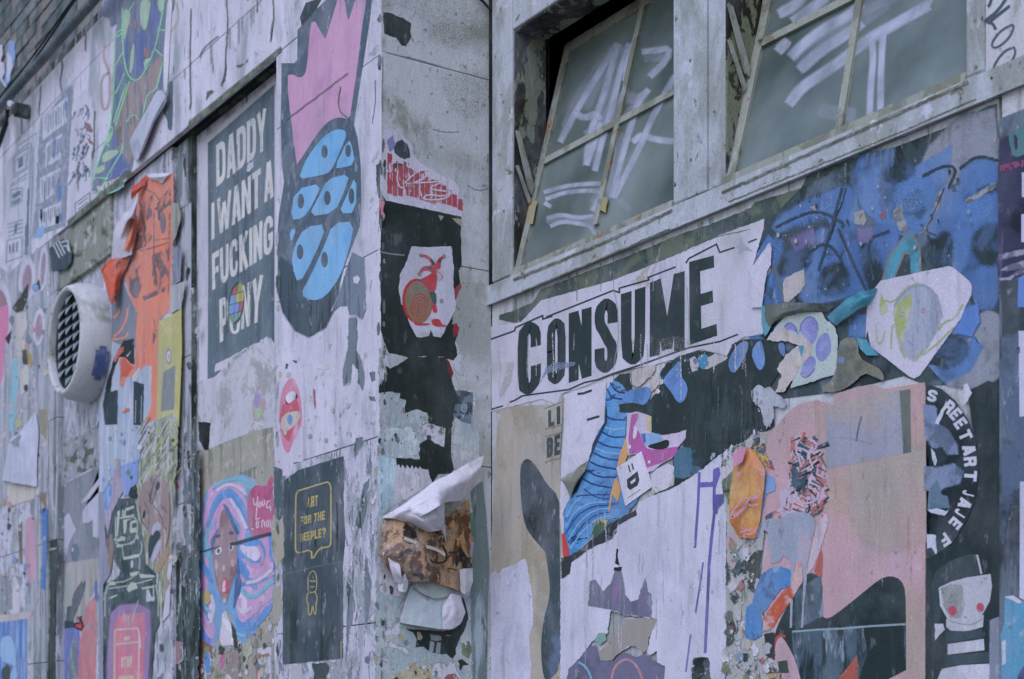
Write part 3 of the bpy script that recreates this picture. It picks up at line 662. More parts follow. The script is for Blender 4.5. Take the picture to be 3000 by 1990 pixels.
# slate streaks running down the right panel
m_str = paint((100, 112, 128), (((60, 72, 74), 12, .55, .05, (2, 2, .3)), ((160, 164, 186), 9, .6, .04, (2, 2, .4))), bump=.6)
for s, lb in (('E 1240 790 1290 780 1300 900 1290 1010 1330 1090 1350 1200 1335 1290 1300 1240 1305 1150 1262 1100 1250 1240 1200 1258 1195 1150 1230 1020', 'long ragged slate streak below the slate patch, right of the lips sticker'),
              ('E 1385 1165 1420 1160 1425 1220 1392 1235', 'small grey flake near the corner edge, level with the top of the lips sticker'),
              ('E 1375 1330 1420 1335 1425 1370 1385 1360', 'small grey flake near the corner edge, level with the teeth of the lips sticker'),
              ('F 1075 165 1115 160 1120 200 1095 240 1070 280 1060 240', 'dark blue grey smudge right above the top corner of the black speech bubble sheet')):
    patch('paint_streak', lb, 'paint streak', PF, T(s), m_str, jag=2.5)
m_edge = paint((60, 72, 70), (((120, 130, 140), 14, .5, .05, VS),), bump=.8)
patch('paint_streak', 'narrow dark strip where the snail poster wraps the corner edge below the pineapple', 'paint streak', PF, T('G 240 1150 270 1130 275 1330 300 1395 258 1380 245 1290'), m_edge, jag=1.5)
patch('torn_paper', 'narrow pink and dark scrap hugging the corner edge beside the top of the black poster', 'torn paper', PF, T('G 262 1385 300 1400 290 1470 305 1500 290 1540 262 1560 H 258 200 262 20'), paint((168, 110, 130), (((60, 60, 66), 12, .5, .04, H1),)), jag=1.5)
for s, lb in (('F 1120 440 1155 400 1130 620 1105 690 1070 680', 'long dark crack in the flaky paint right of the speech bubble sheet'), ('F 1130 820 1165 1000 1150 1200 1138 1290 1125 1160', 'grey scar in the paint beside the man outline of the speech bubble sheet'),
              ('F 1128 1440 1150 1430 1162 1450 1155 1480 1130 1470', 'small dark hole in the paint right of the speech bubble sheet, near its bottom'), ('F 1020 1000 1060 1050 1068 1160 1040 1300 1018 1480 1025 1200', 'pale blue drip mark along the right edge of the speech bubble sheet')):
    patch('paint_scar', lb, 'paint scar', PF, T(s), m_str, jag=2)
# ------------------------------------------------------------------ sticker: lips with an eye
m_wp = paint((186, 182, 210), (((160, 160, 180), 9, .58, .1, VS),), bump=.7)
t = poster('sticker', 'tall white torn sticker of a pink mouth with an eye on its red tongue', 'sticker', PF,
           T('E 790 1130 820 1090 870 1078 905 1110 928 1190 932 1350 930 1568 F 775 20 770 300 715 310 700 385 665 385 632 390 610 310 598 200 600 60 E 735 1568 745 1300 755 1200'), m_wp, jag=1.5)
m_lip = paint((190, 120, 150), (((196, 150, 186), 14, .5, .1, H1),)); m_tng = paint((182, 84, 106), (((200, 130, 150), 20, .55, .1, H1),))
shapes('lips', PF, [smooth_poly(T('E 765 1330 785 1260 830 1200 860 1210 895 1290 912 1400 915 1568 F 758 80 735 150 705 200 690 260 660 240 640 170 635 60 E 750 1540 755 1440'))], m_lip, t)
shapes('tongue', PF, [smooth_poly(T('E 775 1380 820 1390 870 1340 895 1400 900 1500 E 895 1568 F 745 60 700 140 690 200 640 130 636 70 E 758 1500'))], m_tng, t)
shapes('teeth', PF, [smooth_poly(T('E 798 1335 820 1310 850 1292 870 1310 868 1345 830 1385 805 1370'), 1)], paint((196, 192, 216)), t)
shapes('mouth_gap', PF, [T('E 870 1310 885 1330 878 1355 868 1345'), T('E 795 1350 805 1372 822 1388 800 1385')], paint((90, 50, 70)), t)
shapes('eye_card', PF, [smooth_poly(T('F 650 30 735 5 758 20 745 70 695 118 660 130 635 100'), 1)], paint((178, 168, 170)), t)
shapes('iris', PF, [ell(849, 1229, 8, 15)], paint((90, 130, 196)), t)
shapes('top_marks', PF, [T('E 800 1105 820 1108 812 1140 798 1145'), T('E 845 1080 878 1085 880 1105 862 1100')], paint((80, 86, 88)), t)
patch('torn_paper', 'small yellowish scrap at the upper left of the lips sticker', 'torn paper', PF, T('E 752 1165 768 1160 775 1190 762 1205 750 1195'), paint((168, 158, 118)), jag=1)
patch('torn_paper', 'pale creamy blob on the white panel, right above the lips sticker', 'torn paper', PF, T('E 1015 1120 1060 1100 1100 1110 1110 1140 1070 1150 1020 1140'), paint((196, 190, 206)), jag=2)
patch('paint_scar', 'short reddish vertical scar right of the teeth of the lips sticker', 'paint scar', PF, T('E 990 1280 1003 1290 1010 1390 1005 1425 995 1380'), paint((150, 92, 100)), jag=1)
# ------------------------------------------------------------------ black speech bubble sheet
m_bk = paint((66, 78, 88), (((50, 60, 64), 6, .5, .1, VS), ((84, 96, 106), 50, .62, .1, (1, 1, .2))), bump=.7, grain=.22)
m_yel = paint((172, 156, 96), (((130, 122, 88), 60, .6, .05, H1),))
t = poster('poster', 'dark sheet with yellow speech bubble reading ART FOR THE BEEPLE? over a small figure', 'poster', PF, T('F 655 415 745 352 1005 270 1004 560 1016 740 1000 900 1002 1448 830 1465 652 1484 650 1000 652 640'), m_bk, jag=.8)
lines('bubble', PF, [T('F 735 475 900 424 915 422 928 436 932 460 932 770 925 795 910 800 865 806 820 880 820 812 745 836 728 826 725 800 727 510 733 482 745 474')], 4.2, m_yel, t, sm=1)
shapes('lettering', PF, word('ART', T('F 795 510 856 497 856 558 795 573'), t=.2, w=.62, gap=.1) + word('FOR THE', T('F 757 625 898 588 898 640 757 674'), t=.2, w=.6, gap=.1, space=.35) + word('BEEPLE?', T('F 755 722 903 685 903 740 755 770'), t=.2, w=.6, gap=.1), m_yel, t)
lines('figure', PF, [T('F 822 938 802 965 797 1000 800 1050 808 1065 838 1062 848 1045 850 1000 846 960 836 942 822 938'), T('F 806 1062 792 1078 792 1120 800 1125 800 1195 818 1192 826 1130 834 1190 846 1188 844 1125 852 1105 848 1075 838 1060'), T('F 806 1000 816 994 824 1004 834 992 842 1002'), T('F 812 1030 824 1034 836 1028')], 2.6, m_yel, t, sm=1)
lines('fold', PF, [T('F 652 960 760 935 880 905 1004 886')], 1.4, paint((108, 120, 134)), t, sm=0, rough=.7)
shapes('tear', PF, [jagged(T('F 836 760 850 750 845 810 838 800'), .8)], paint((48, 58, 62)), t)
shapes('side_print', PF, [T('F 988 1350 996 1345 994 1448 988 1448')], paint((140, 138, 104)), t)
for s, c, lb in (('F 596 620 620 600 655 655 660 860 640 880 620 900 595 850 585 760', BUF, 'buff torn scrap between the rainbow haired face and the speech bubble sheet'),
             ('F 598 330 650 350 655 600 640 640 612 640 600 520', (80, 94, 106), 'dark ragged strip left of the top of the speech bubble sheet'),
             ('F 590 1050 640 1020 650 1180 620 1260 595 1280', (150, 146, 140), 'buff scrap left of the small yellow figure, at the recess edge')):
    patch('torn_paper', lb, 'torn paper', PF, T(s), paint(c, (((120, 124, 120), 14, .55, .05, H1),), bump=.8), jag=2)
patch('torn_paper', 'black ragged remnant below the speech bubble sheet', 'torn paper', PF, T('F 820 1480 905 1470 925 1500 905 1568 915 1600 825 1600 835 1530'), paint((64, 76, 80), (((150, 156, 170), 12, .62, .03, H1),)), jag=2.5)
patch('torn_paper', 'pale strip standing below the left part of the speech bubble sheet', 'torn paper', PF, T('F 700 1490 760 1485 765 1600 700 1600'), paint((160, 162, 176)), jag=2)

# ================================================================== recessed bay: text poster and face
m_sl = paint((92, 106, 122), (((78, 92, 106), 5, .5, .1, VS), ((112, 122, 138), 60, .7, .04, (1, 1, .2))), bump=.7, grain=.2)
t = poster('poster', 'slate grey text poster reading DADDY I WANT A FUCKING PONY, under the lintel', 'poster', PB,
           T('D 195 998 780 505 778 1500 E 770 975 722 975 700 935 668 920 640 935 610 985 590 970 450 1050 400 1100 385 1165 350 1190 280 1230 250 1232 200 1240 192 600'), paint((182, 180, 202), (((160, 164, 180), 9, .58, .08, VS),), bump=.8), jag=1)
shapes('print_field', PB, [T('D 258 995 722 588 722 1568 E 722 400 722 960') + jagged(T('E 722 970 700 930 668 918 625 940 608 985 590 965 540 985 440 1045 310 1112 305 1165 345 1150 388 1168 350 1185 310 1200 285 1228 255 1228'), 2, closed=False) + T('E 256 1220 262 400')], m_sl, t)
m_let = paint((190, 190, 196), (((172, 174, 182), 20, .55, .1, H1), ((110, 120, 130), 60, .72, .02, (1, 1, .3))))
L_ = word('DADDY', T('D 315 1012 664 748 664 1034 318 1303'), t=.17, w=.5, gap=.05)
L_ += word('I WANT A', T('D 283 1418 716 1100 716 1368 284 1674'), t=.17, w=.5, gap=.04, space=.12)
L_ += word('FUCKING', T('E 286 345 712 58 712 326 290 597'), t=.17, w=.48, gap=.045)
L_ += word('P', T('E 338 660 400 628 400 925 342 962'), t=.17, w=.42)
L_ += word('NY', T('E 488 570 646 482 626 806 490 872'), t=.17, w=.5, gap=.06)
L_ += [ribbon(smooth_line(T('E 420 780 422 860 436 892 462 885 470 860 474 800'), 1), 8.5)]
shapes('lettering', PB, L_, m_let, t)
ballq = []
bx, by, ax, ay = 458 / 2.375 + 500, 685 / 2.375 + 600, 52 / 2.375, 142 / 2.375
cols_ = [(176, 84, 92), (150, 160, 96), (150, 160, 96), (118, 148, 214), (176, 170, 96), (172, 160, 100), (116, 148, 214), (118, 140, 214), (176, 92, 104), (110, 150, 116), (118, 148, 214), (120, 150, 120)]
ball = shapes('ball', PB, [ell(bx, by, ax + 1.2, ay + 1.2, 5)], paint((70, 82, 84)), t)
k = 0
def bp_(s, v):
    vv = v; hx = ax * math.sqrt(max(0, 1 - vv * vv)) ; x = s * hx; y = vv * ay + s * -6
    return (bx + x * .97 - y * .09, by + y * .97)
for r in range(4):
    for c in range(3):
        v0, v1 = -.98 + r * .49 + .02, -.98 + (r + 1) * .49 - .02; s0, s1 = [(-.95, -.2), (-.14, .38), (.44, .95)][c]
        poly = [bp_(s0, v0 + (v1 - v0) * i / 4) for i in range(5)] + [bp_(s1, v1 - (v1 - v0) * i / 4) for i in range(5)]
        shapes('ball_panel', PB, [poly], paint(cols_[k]), ball, bump=0); k += 1
shapes('scuff', PB, [jagged(T('D 525 1190 540 1130 570 1125 575 1165 550 1195'), 2)], m_chip, t)
for s in ('E 375 1290 410 1300 440 1325 410 1325 372 1310', 'E 505 1335 530 1330 535 1350 515 1352'):
    patch('paint_chip', ['dark curled chip in the pale wall below the left part of the text poster', 'small dark chip in the pale wall below the middle of the text poster'][s[2] == '5'], 'paint chip', PB, T(s), paint((96, 108, 100)), jag=1)
# pale paper below the text poster
patch('torn_paper', 'large blank whitewashed sheet below the text poster, its lower edge lifting', 'torn paper', PB, T('E 195 1235 300 1200 600 960 725 975 725 1568 F 600 120 480 125 380 165 300 195 220 232 225 90 180 75 160 20'), paint((176, 176, 196), (((148, 150, 158), 7, .52, .08, H1), ((128, 134, 140), 30, .66, .04, VS)), bump=1), jag=1.5)
patch('shadow_gap', 'painted black shadow gap in the layers at the upper left of the beige paper over the face', 'hole', PB, T('F 160 70 232 80 222 232 200 240 165 180'), m_dark, jag=1.5)  # flat dark patch, the gap's shade put into its colour
# tiny parrot like sticker
t = poster('sticker', 'small faded sticker of a colourful winged skull above crossbones', 'sticker', PB, T('E 570 1380 590 1310 600 1270 612 1300 630 1340 655 1350 658 1420 640 1470 610 1510 580 1500 565 1430'), paint((160, 150, 172)), jag=1)
shapes('wing', PB, [T('E 580 1340 600 1310 622 1330 620 1400 600 1420 578 1390')], paint((146, 132, 180)), t)
shapes('belly', PB, [T('E 575 1420 620 1410 645 1430 620 1490 590 1490')], paint((150, 166, 140)), t)
shapes('head', PB, [T('E 630 1360 650 1360 650 1410 632 1420'), T('E 598 1275 608 1275 606 1295 598 1292')], paint((176, 142, 142)), t)
lines('crossbones', PB, [T('E 585 1568 600 1530 630 1520 650 1540'), T('F 470 120 490 85 510 75 545 100'), T('F 478 70 500 80 520 75')], 3, paint((190, 180, 196)), t)
# beige paper and face poster
patch('torn_paper', 'wide beige wrinkled paper strip above and behind the rainbow haired face', 'torn paper', PB, T('F 165 235 220 236 300 198 380 168 480 128 600 100 600 1600 160 1600 165 800'), paint((148, 146, 142), (((120, 122, 112), 5, .52, .1, VS), ((86, 90, 80), 12, .64, .05, H1), ((168, 166, 168), 20, .6, .05, H1)), bump=1.1), jag=1)
shapes('ghost_lettering', PB, [G(sum(word('DONT', T('F 400 365 500 330 500 400 400 425'), t=.2, w=.5), []))], paint((112, 116, 112)), None, origin=PB.at(720, 1400))
tag([o for o in bpy.data.objects if o.name.startswith('ghost_lettering')][-1], 'faded grey capital letters half covered at the top of the rainbow haired face', 'lettering')
m_h = paint((106, 150, 200), (((186, 142, 190), 5.5, .50, .035, (1, 1, .5)), ((96, 130, 206), 7, .58, .03, (1, 1, .5)), ((180, 172, 214), 8, .63, .03, (1, 1, .5)), ((84, 140, 160), 9, .66, .03, (1, 1, .5))), bump=.5)
t = poster('poster', 'painted cut-out poster of a woman with wavy pink, blue and teal hair and wide eyes', 'poster', PB,
           T('F 195 500 250 430 340 390 420 378 480 400 510 445 560 440 600 380 600 1140 560 1150 520 1240 490 1310 450 1330 440 1360 400 1350 385 1330 370 1260 350 1200 318 1160 300 1200 290 1300 255 1384 210 1360 165 1320 158 1140 165 900 158 700 175 600'), m_h, jag=.8)
def sw(name, col, *ss, sm=2, w=None):
    if w: return lines(name, PB, [T(s) for s in ss], w, paint(col, bump=.3), t, sm=sm)
    return shapes(name, PB, [smooth_poly(T(s), sm) for s in ss], paint(col, (((min(255, col[0] + 14), min(255, col[1] + 12), min(255, col[2] + 10)), 18, .5, .1, H1),), bump=.3), t)
sw('hair_lock', (186, 146, 196), 'F 215 560 240 470 300 440 330 420 400 430 450 470 420 480 340 470 300 520 260 620 230 680 190 740 200 640', 'F 310 500 350 560 400 600 450 680 460 720 430 700 380 640 330 570', 'F 400 1040 450 1020 500 1060 560 1020 600 1000 600 1100 540 1110 480 1170 440 1240 400 1230 380 1160 385 1090', 'F 430 880 480 920 560 900 600 880 600 930 520 960 470 1000 440 950', 'F 165 1150 190 1230 230 1290 255 1330 220 1330 180 1260')
sw('hair_lock', (92, 138, 208), 'F 230 540 290 480 350 450 430 520 460 600 420 570 350 510 300 520 250 600 225 660', 'F 500 740 540 780 560 850 520 900 460 880 420 800 430 900 470 960 430 980 395 900 385 800 430 760', 'F 370 1200 400 1280 440 1290 500 1220 560 1130 570 1150 520 1250 470 1320 420 1350 390 1310', 'F 175 830 200 900 240 950 235 1000 200 960 165 900')
sw('hair_lock', (110, 166, 200), 'F 340 400 420 385 480 410 500 450 470 470 430 450 380 420', 'F 165 760 190 700 250 640 210 760 240 880 190 860', 'F 500 1080 560 1000 600 980 600 1010 560 1040 520 1090 450 1100 420 1020 440 1060')
sw('hair_lock', (196, 182, 216), 'F 400 780 440 800 500 790 530 840 500 890 450 860 410 830', 'F 400 1050 430 1060 450 1130 430 1220 395 1200 385 1120', 'F 240 1100 255 1160 230 1230 210 1200')
for col_, ss_ in (((178, 148, 194), ('F 300 450 240 520 205 620 190 720', 'F 330 440 420 500 455 600 480 680', 'F 400 960 440 1010 520 1000 600 950', 'F 400 1100 400 1200 450 1220 520 1140 600 1080', 'F 420 870 450 900 520 920 540 850 510 790', 'F 180 1160 210 1240 250 1310')),
                 ((92, 138, 204), ('F 320 470 380 540 420 620 450 700', 'F 290 500 240 600 215 680', 'F 395 900 430 980 480 1000 560 980', 'F 380 1220 430 1290 520 1240 590 1140', 'F 180 880 200 950 240 1000')),
                 ((112, 170, 198), ('F 250 450 330 405 430 400 490 440', 'F 170 640 180 780 170 880', 'F 410 1040 440 1090 500 1090 560 1020 600 1000', 'F 170 1050 190 1150 240 1180', 'F 380 1300 430 1320')),
                 ((190, 180, 212), ('F 270 470 330 430 400 450 440 500', 'F 345 520 400 600 440 690', 'F 440 1010 520 990 590 930', 'F 395 1150 420 1190 470 1150', 'F 235 1080 255 1150 230 1240'))):
    lines('hair_strand', PB, [T(q_) for q_ in ss_], 7, paint(col_, soft=.85), t, sm=3, feather=4)
sw('face', (142, 118, 130), 'F 310 575 345 650 385 720 388 830 382 920 360 1000 335 1090 318 1140 290 1090 262 1020 248 920 242 820 250 740 285 680')
sw('face_shade', (128, 98, 102), 'F 250 880 262 1000 300 1090 318 1140 290 1080 262 960', 'F 350 880 384 900 360 1000 335 1040', 'F 290 600 312 570 340 640 315 680 280 690')
sw('face_light', (172, 148, 158), 'F 255 870 275 880 275 930 255 930', 'F 350 870 372 870 372 915 352 915', 'F 298 905 318 900 320 940 300 945', 'F 300 1100 322 1095 324 1125 306 1128')
sw('hair_lock', (78, 96, 150), 'F 310 570 300 545 330 560 360 640 400 720 385 730 345 655', 'F 245 740 280 680 262 740 250 800 240 860 228 760', 'F 388 830 402 950 410 1060 385 1100 360 1180 368 1080 378 960')
sw('lips', (168, 80, 104), 'F 290 1010 315 965 345 1010 342 1060 315 1078 295 1050'); sw('lip_gap', (200, 170, 186), 'F 298 1020 312 985 322 1005 318 1030 300 1040', 'F 298 1040 322 1030 318 1060 302 1062', sm=1)
sw('eye', (200, 206, 228), 'F 262 815 290 795 300 820 280 845 258 840', 'F 335 795 362 780 368 810 345 825', sm=1)
sw('pupil', (70, 88, 120), 'F 266 815 286 806 288 832 270 838', 'F 340 795 356 788 358 814 342 816', sm=1)
sw('eyebrow', (82, 84, 112), 'F 245 752 275 722 298 735 275 745', 'F 333 722 352 704 375 722 352 728', sm=1)
shapes('heart', PB, [smooth_poly(T('F 445 510 470 455 510 438 548 450 560 440 575 395 600 380 600 700 560 740 490 745 460 720 445 640'))], paint((174, 90, 128), (((158, 78, 116), 12, .5, .1, H1),)), t)
lines('heart_lettering', PB, [T('F 480 515 487 560 500 545'), T('F 507 505 495 640'), T('F 520 535 510 555 518 570 527 552 520 535'), T('F 533 530 533 562 545 555 545 525'), T('F 580 530 560 535 556 570 572 572 580 560 582 590'), T('F 470 690 476 700 480 690'), T('F 520 630 500 640 497 690 515 680 505 660 518 650'), T('F 530 690 530 640 545 650 548 685'), T('F 565 640 555 660 562 690 572 665 565 640'), T('F 580 640 580 690')], 3, paint((200, 182, 208)), t)
lines('black_line', PB, [T('F 158 822 185 826 240 808 285 798')], 3.4, paint((60, 74, 84)), t, sm=1)
lines('black_line', PB, [T('F 345 785 400 772 470 750 600 716')], 9, paint((62, 76, 88)), t, sm=1)
shapes('earring', PB, [smooth_poly(T('F 185 1070 205 1045 228 1060 232 1110 212 1142 190 1120'), 1)], paint((168, 150, 92)), t)
# scraps at the foot of the face poster
for s, c, lb in (('F 165 1330 200 1350 255 1385 240 1440 225 1500 190 1600 160 1600', (126, 96, 80), 'rust brown torn patch under the bottom left tip of the hair poster'),
                 ('F 300 1190 320 1170 345 1240 365 1300 370 1370 300 1375 285 1340', (190, 186, 208), 'white torn wedge hanging under the chin of the painted face'),
                 ('F 350 1240 378 1280 388 1380 370 1400', (62, 62, 52), 'dark slit right of the white wedge under the painted chin'),
                 ('F 285 1430 305 1390 320 1410 305 1500 290 1520 282 1470', (176, 104, 148), 'small pink torn scrap below the white wedge'),
                 ('F 320 1440 380 1400 400 1420 395 1600 330 1600', (140, 124, 130), 'greyish pink torn strip at the bottom right of the pink scrap'),
                 ('F 455 1310 470 1360 475 1420 450 1440 440 1480 432 1500 425 1470 430 1400 445 1340', (158, 156, 146), 'curled buff strip under the lower right lock of the hair poster')):
    patch('torn_paper', lb, 'torn paper', PB, T(s), paint(c, (((min(255, c[0] + 20), min(255, c[1] + 20), min(255, c[2] + 20)), 16, .55, .05, H1),), bump=.8), jag=1.5)
t = poster('sticker', 'small sticker of a blue hooded figure with a white outline, below the hair poster', 'sticker', PB, T('Y 330 830 370 812 410 830 430 900 440 1000 478 1050 460 1130 445 1350 430 1497 410 1540 290 1520 300 1440 320 1250 288 1200 290 1000 305 900'), paint((176, 180, 204)), jag=.4)
shapes('hood', PB, [smooth_poly(T('Y 345 860 385 845 412 900 425 1010 445 1060 440 1120 430 1330 410 1380 330 1350 330 1230 305 1180 305 1000 320 900'), 1)], paint((80, 134, 206)), t)
shapes('eyes', PB, [ellT('Y', 362, 985, 9, 36), ellT('Y', 330, 1030, 9, 28)], paint((40, 60, 90)), t)
t = poster('poster', 'white sheet fragment with a red and green frame at the bottom right of the recess', 'poster', PB, T('Y 1540 790 1650 765 1850 760 1850 1560 1530 1560 1545 1000'), m_wp, jag=1)
shapes('red_frame', PB, [jagged(T(s), 1) for s in ('Y 1590 940 1800 890 1810 970 1600 985', 'Y 1480 1090 1535 1090 1535 1500 1490 1500', 'Y 1600 1080 1640 1100 1630 1500 1590 1500')], paint((168, 104, 110)), t)
shapes('green_mark', PB, [jagged(T('Y 1680 1150 1740 1090 1760 1200 1700 1250'), 1)], paint((136, 158, 134)), t)
# ================================================================== far left cluster
def confetti(name, label, cat, pl, region, n, size, cols, seed=1, tall=1.6, bump=.8, parent=None, lay=True):
    "many tiny flakes of one colour family, joined per colour"
    rnd = random.Random(seed); xs_ = [p[0] for p in region]; ys_ = [p[1] for p in region]
    def inside(x, y):
        c = False
        for i in range(len(region)):
            x0, y0 = region[i - 1]; x1, y1 = region[i]
            if (y0 > y) != (y1 > y) and x < (x1 - x0) * (y - y0) / (y1 - y0 + 1e-9) + x0: c = not c
        return c
    gs = [G() for _ in cols]; k = 0
    while k < n:
        x, y = rnd.uniform(min(xs_), max(xs_)), rnd.uniform(min(ys_), max(ys_))
        if not inside(x, y): 
            k += .2; continue
        s = size * rnd.choice((.4, .5, .7, 1, 2.1)) * rnd.uniform(.7, 1.2); m = rnd.randint(5, 8); ph = rnd.random() * 6
        gs[rnd.randrange(len(cols))].append([(x + math.cos(ph + 6.283 * i / m) * s * rnd.uniform(.3, 1.3), y + math.sin(ph + 6.283 * i / m) * s * tall * rnd.uniform(.5, 1.2)) for i in range(m)])
        k += 1
    if parent is not None:
        o = shapes(name, pl, [G(sum(gs, G()))], paint(cols[0]), parent); o['kind'] = 'stuff'; return o
    V = []; F = []; mi = []; off = layer(pl, region) * STEP
    for q, g_ in enumerate(gs):
        for c in g_:
            b0 = len(V); V += [pl.at(u, v, off + len(mi) % 9 * .00001) for u, v in c]; F.append(tuple(range(b0, len(V)))); mi.append(q)
    o = link(name, V, F, [paint(c, (((min(255, c[0] + 20), min(255, c[1] + 20), min(255, c[2] + 20)), 30, .55, .05, H1),), bump=bump) for c in cols], None, origin=base_of(pl, region), midx=mi)
    return tag(o, label, cat, kind='stuff')
m_sle = paint((112, 122, 150), (((94, 108, 136), 9, .5, .1, VS), ((150, 156, 160), 30, .64, .05, H1)))
# --- newspaper like posters on the upper left
t = poster('poster', 'white poster of fine grey maze-like frames and small windows, leftmost under the roof line', 'poster', PF, T('Q 30 680 110 600 150 500 240 410 310 390 300 560 290 900 250 1440 180 1470 30 1520 40 1200 60 900'), paint((176, 178, 200), (((158, 162, 184), 14, .52, .08, VS),)), jag=.8)
m_ink = paint((92, 104, 128), (((120, 130, 152), 26, .52, .06, H1),)); m_ink2 = paint((122, 132, 156), (((150, 156, 180), 30, .52, .06, H1),))
lines('frame_line', PF, [T(s) for s in ('Q 110 620 110 790 225 710 228 540 112 620', 'Q 125 650 125 760 210 705 212 590 127 650', 'Q 90 880 90 1030 180 980 182 870 92 885', 'Q 80 860 220 790', 'Q 155 520 300 420', 'Q 120 600 240 500', 'Q 95 840 230 750', 'Q 60 1170 190 1130', 'Q 62 1200 190 1160', 'Q 64 1235 190 1195', 'Q 66 1270 188 1230', 'Q 60 1300 185 1270 185 1430 50 1480 60 1300', 'Q 255 500 240 900 220 1440', 'Q 275 520 262 900 245 1420')], 4, m_ink2, t, sm=0)
shapes('frame_block', PF, [jagged(T(s), 1) for s in ('Q 75 1340 90 1335 88 1410 72 1415', 'Q 103 1325 118 1320 116 1400 101 1405', 'Q 132 1315 148 1310 146 1395 130 1400', 'Q 225 880 245 870 235 1170 215 1200', 'Q 120 1170 145 1150 140 1240 115 1250', 'Q 150 640 190 610 188 690 150 715', 'Q 100 920 170 890 168 930 100 965', 'Q 100 980 170 945 168 975 100 1015', 'Q 205 1180 240 1170 230 1420 200 1420')], m_ink, t)
t = poster('poster', 'big grey poster of three stacked frames with thin vertical stripes, second from the left edge', 'poster', PF, T('Q 330 300 420 220 560 50 600 20 590 200 560 700 540 1180 400 1230 260 1270 290 1000 310 600'), m_ink2, jag=1)
m_pw = paint((180, 182, 206), (((150, 156, 182), 20, .55, .06, VS),))
shapes('striped_field', PF, [jagged(T(s), .8) for s in ('Q 350 285 555 120 550 330 350 480', 'Q 375 510 510 420 500 630 370 700', 'Q 330 790 500 700 440 920 325 1000', 'Q 320 1060 500 980 500 1160 320 1210')], m_pw, t)
st = []
rs = random.Random(4)
for (x0, y0, x1, y1, h) in ((360, 285, 550, 140, 175), (380, 515, 500, 435, 190), (335, 800, 490, 720, 190), (330, 1065, 490, 1000, 140)):
    for i in range(9):
        k = (i + .5) / 9; x = x0 + (x1 - x0) * k; y = y0 + (y1 - y0) * k + rs.uniform(4, 30); wv = rs.uniform(5, 11)
        st.append(T('Q %f %f %f %f %f %f %f %f' % (x, y, x + wv, y - 4, x + wv, y + h * rs.uniform(.5, .9), x, y + h * rs.uniform(.5, .9))))
shapes('stripe', PF, st, m_ink, t)
shapes('blue_stripe', PF, [T(s) for s in ('Q 530 160 545 150 545 220 530 235', 'Q 440 470 455 460 450 620 435 630', 'Q 475 850 505 850 500 960 470 965', 'Q 490 1080 505 1080 505 1150 492 1150')], paint((92, 118, 186)), t)
patch('torn_paper', 'small bright light blue scrap at the foot of the grey striped poster', 'torn paper', PF, T('Q 280 1270 330 1190 360 1170 365 1230 340 1270 270 1285'), paint((122, 160, 216)), jag=1)
patch('torn_paper', 'tiny black tear beside the light blue scrap at the foot of the striped poster', 'torn paper', PF, T('Q 330 1050 345 1045 350 1100 340 1160 328 1110'), m_dark, jag=.6)
patch('torn_paper', 'tiny black notch left of the white sheet with the swirls, at the lintel', 'torn paper', PF, T('Q 455 1105 485 1095 485 1160 455 1170'), m_dark, jag=.6)
t = poster('poster', 'black and white swirling line drawing poster left of the green alien poster', 'poster', PF, T('Q 590 200 690 60 700 70 750 130 780 330 770 500 750 600 750 880 740 1010 620 1100 560 1130 575 600'), paint((180, 180, 204)), jag=1)
sw_ = []
for i in range(46):
    x = rs.uniform(590, 720); y = rs.uniform(200, 820) - (x - 590) * .7 + 30; a = rs.uniform(-1, 1)
    sw_.append(T('Q %f %f %f %f %f %f %f %f' % (x, y, x + 14, y - 22 + a * 16, x + 22 * a + 14, y + 18, x + 34 * a, y + 44)))
o = shapes('swirl_line', PF, [G([ribbon(smooth_line(l, 2), rs.uniform(2, 4.5)) for l in sw_])], m_ink, t); o['kind'] = 'stuff'
lines('banner_frame', PF, [T('Q 615 1000 735 910 738 990 620 1085 615 1000'), T('Q 640 1010 720 950'), T('Q 640 1050 720 985')], 3, m_ink, t, sm=0)
patch('torn_paper', 'small rust brown torn flake left of the green alien poster', 'torn paper', PF, T('Q 690 320 740 350 760 400 750 420 710 400'), paint((128, 96, 106)), jag=1)
patch('torn_paper', 'second smaller rust brown flake just below the first, left of the alien poster', 'torn paper', PF, T('Q 712 450 755 490 765 520 730 500'), paint((124, 96, 104)), jag=1)
patch('paint_streak', 'blue grey smudge with a red drip at the top, left of the alien poster', 'paint streak', PF, T('P 1095 160 1100 60 1130 20 1195 -20 1330 -20 1300 250 1210 290 1190 200 1140 190'), paint((104, 112, 144), (((150, 150, 176), 12, .55, .06, VS), ((150, 80, 96), 12, .68, .03, H1))), jag=2)
lines('brown_scribble', PF, [T('Z 120 330 110 450 150 530 165 600 160 800 120 850 95 800 90 650 110 580 150 560')], 6, paint((172, 156, 166), soft=.7), None, sm=2, feather=2)
tag([o for o in bpy.data.objects if o.name.startswith('brown_scribble')][-1], 'faint brown looping scribble on the white boards left of the alien poster', 'graffiti')
lines('brown_scribble', PF, [T('D 40 20 55 80 50 150 20 200 -10 230')], 5, paint((172, 160, 160), soft=.7), None, sm=2, feather=2)
tag([o for o in bpy.data.objects if o.name.startswith('brown_scribble')][-1], 'faint brown arc on the white boards right of the alien poster', 'graffiti')
patch('torn_paper', 'dark slate vertical tear right of the alien poster above the lintel', 'torn paper', PF, T('A 1175 575 1200 560 1205 800 1195 910 1170 900 1165 850 1135 770 1160 680'), paint((84, 96, 112)), jag=1.5)
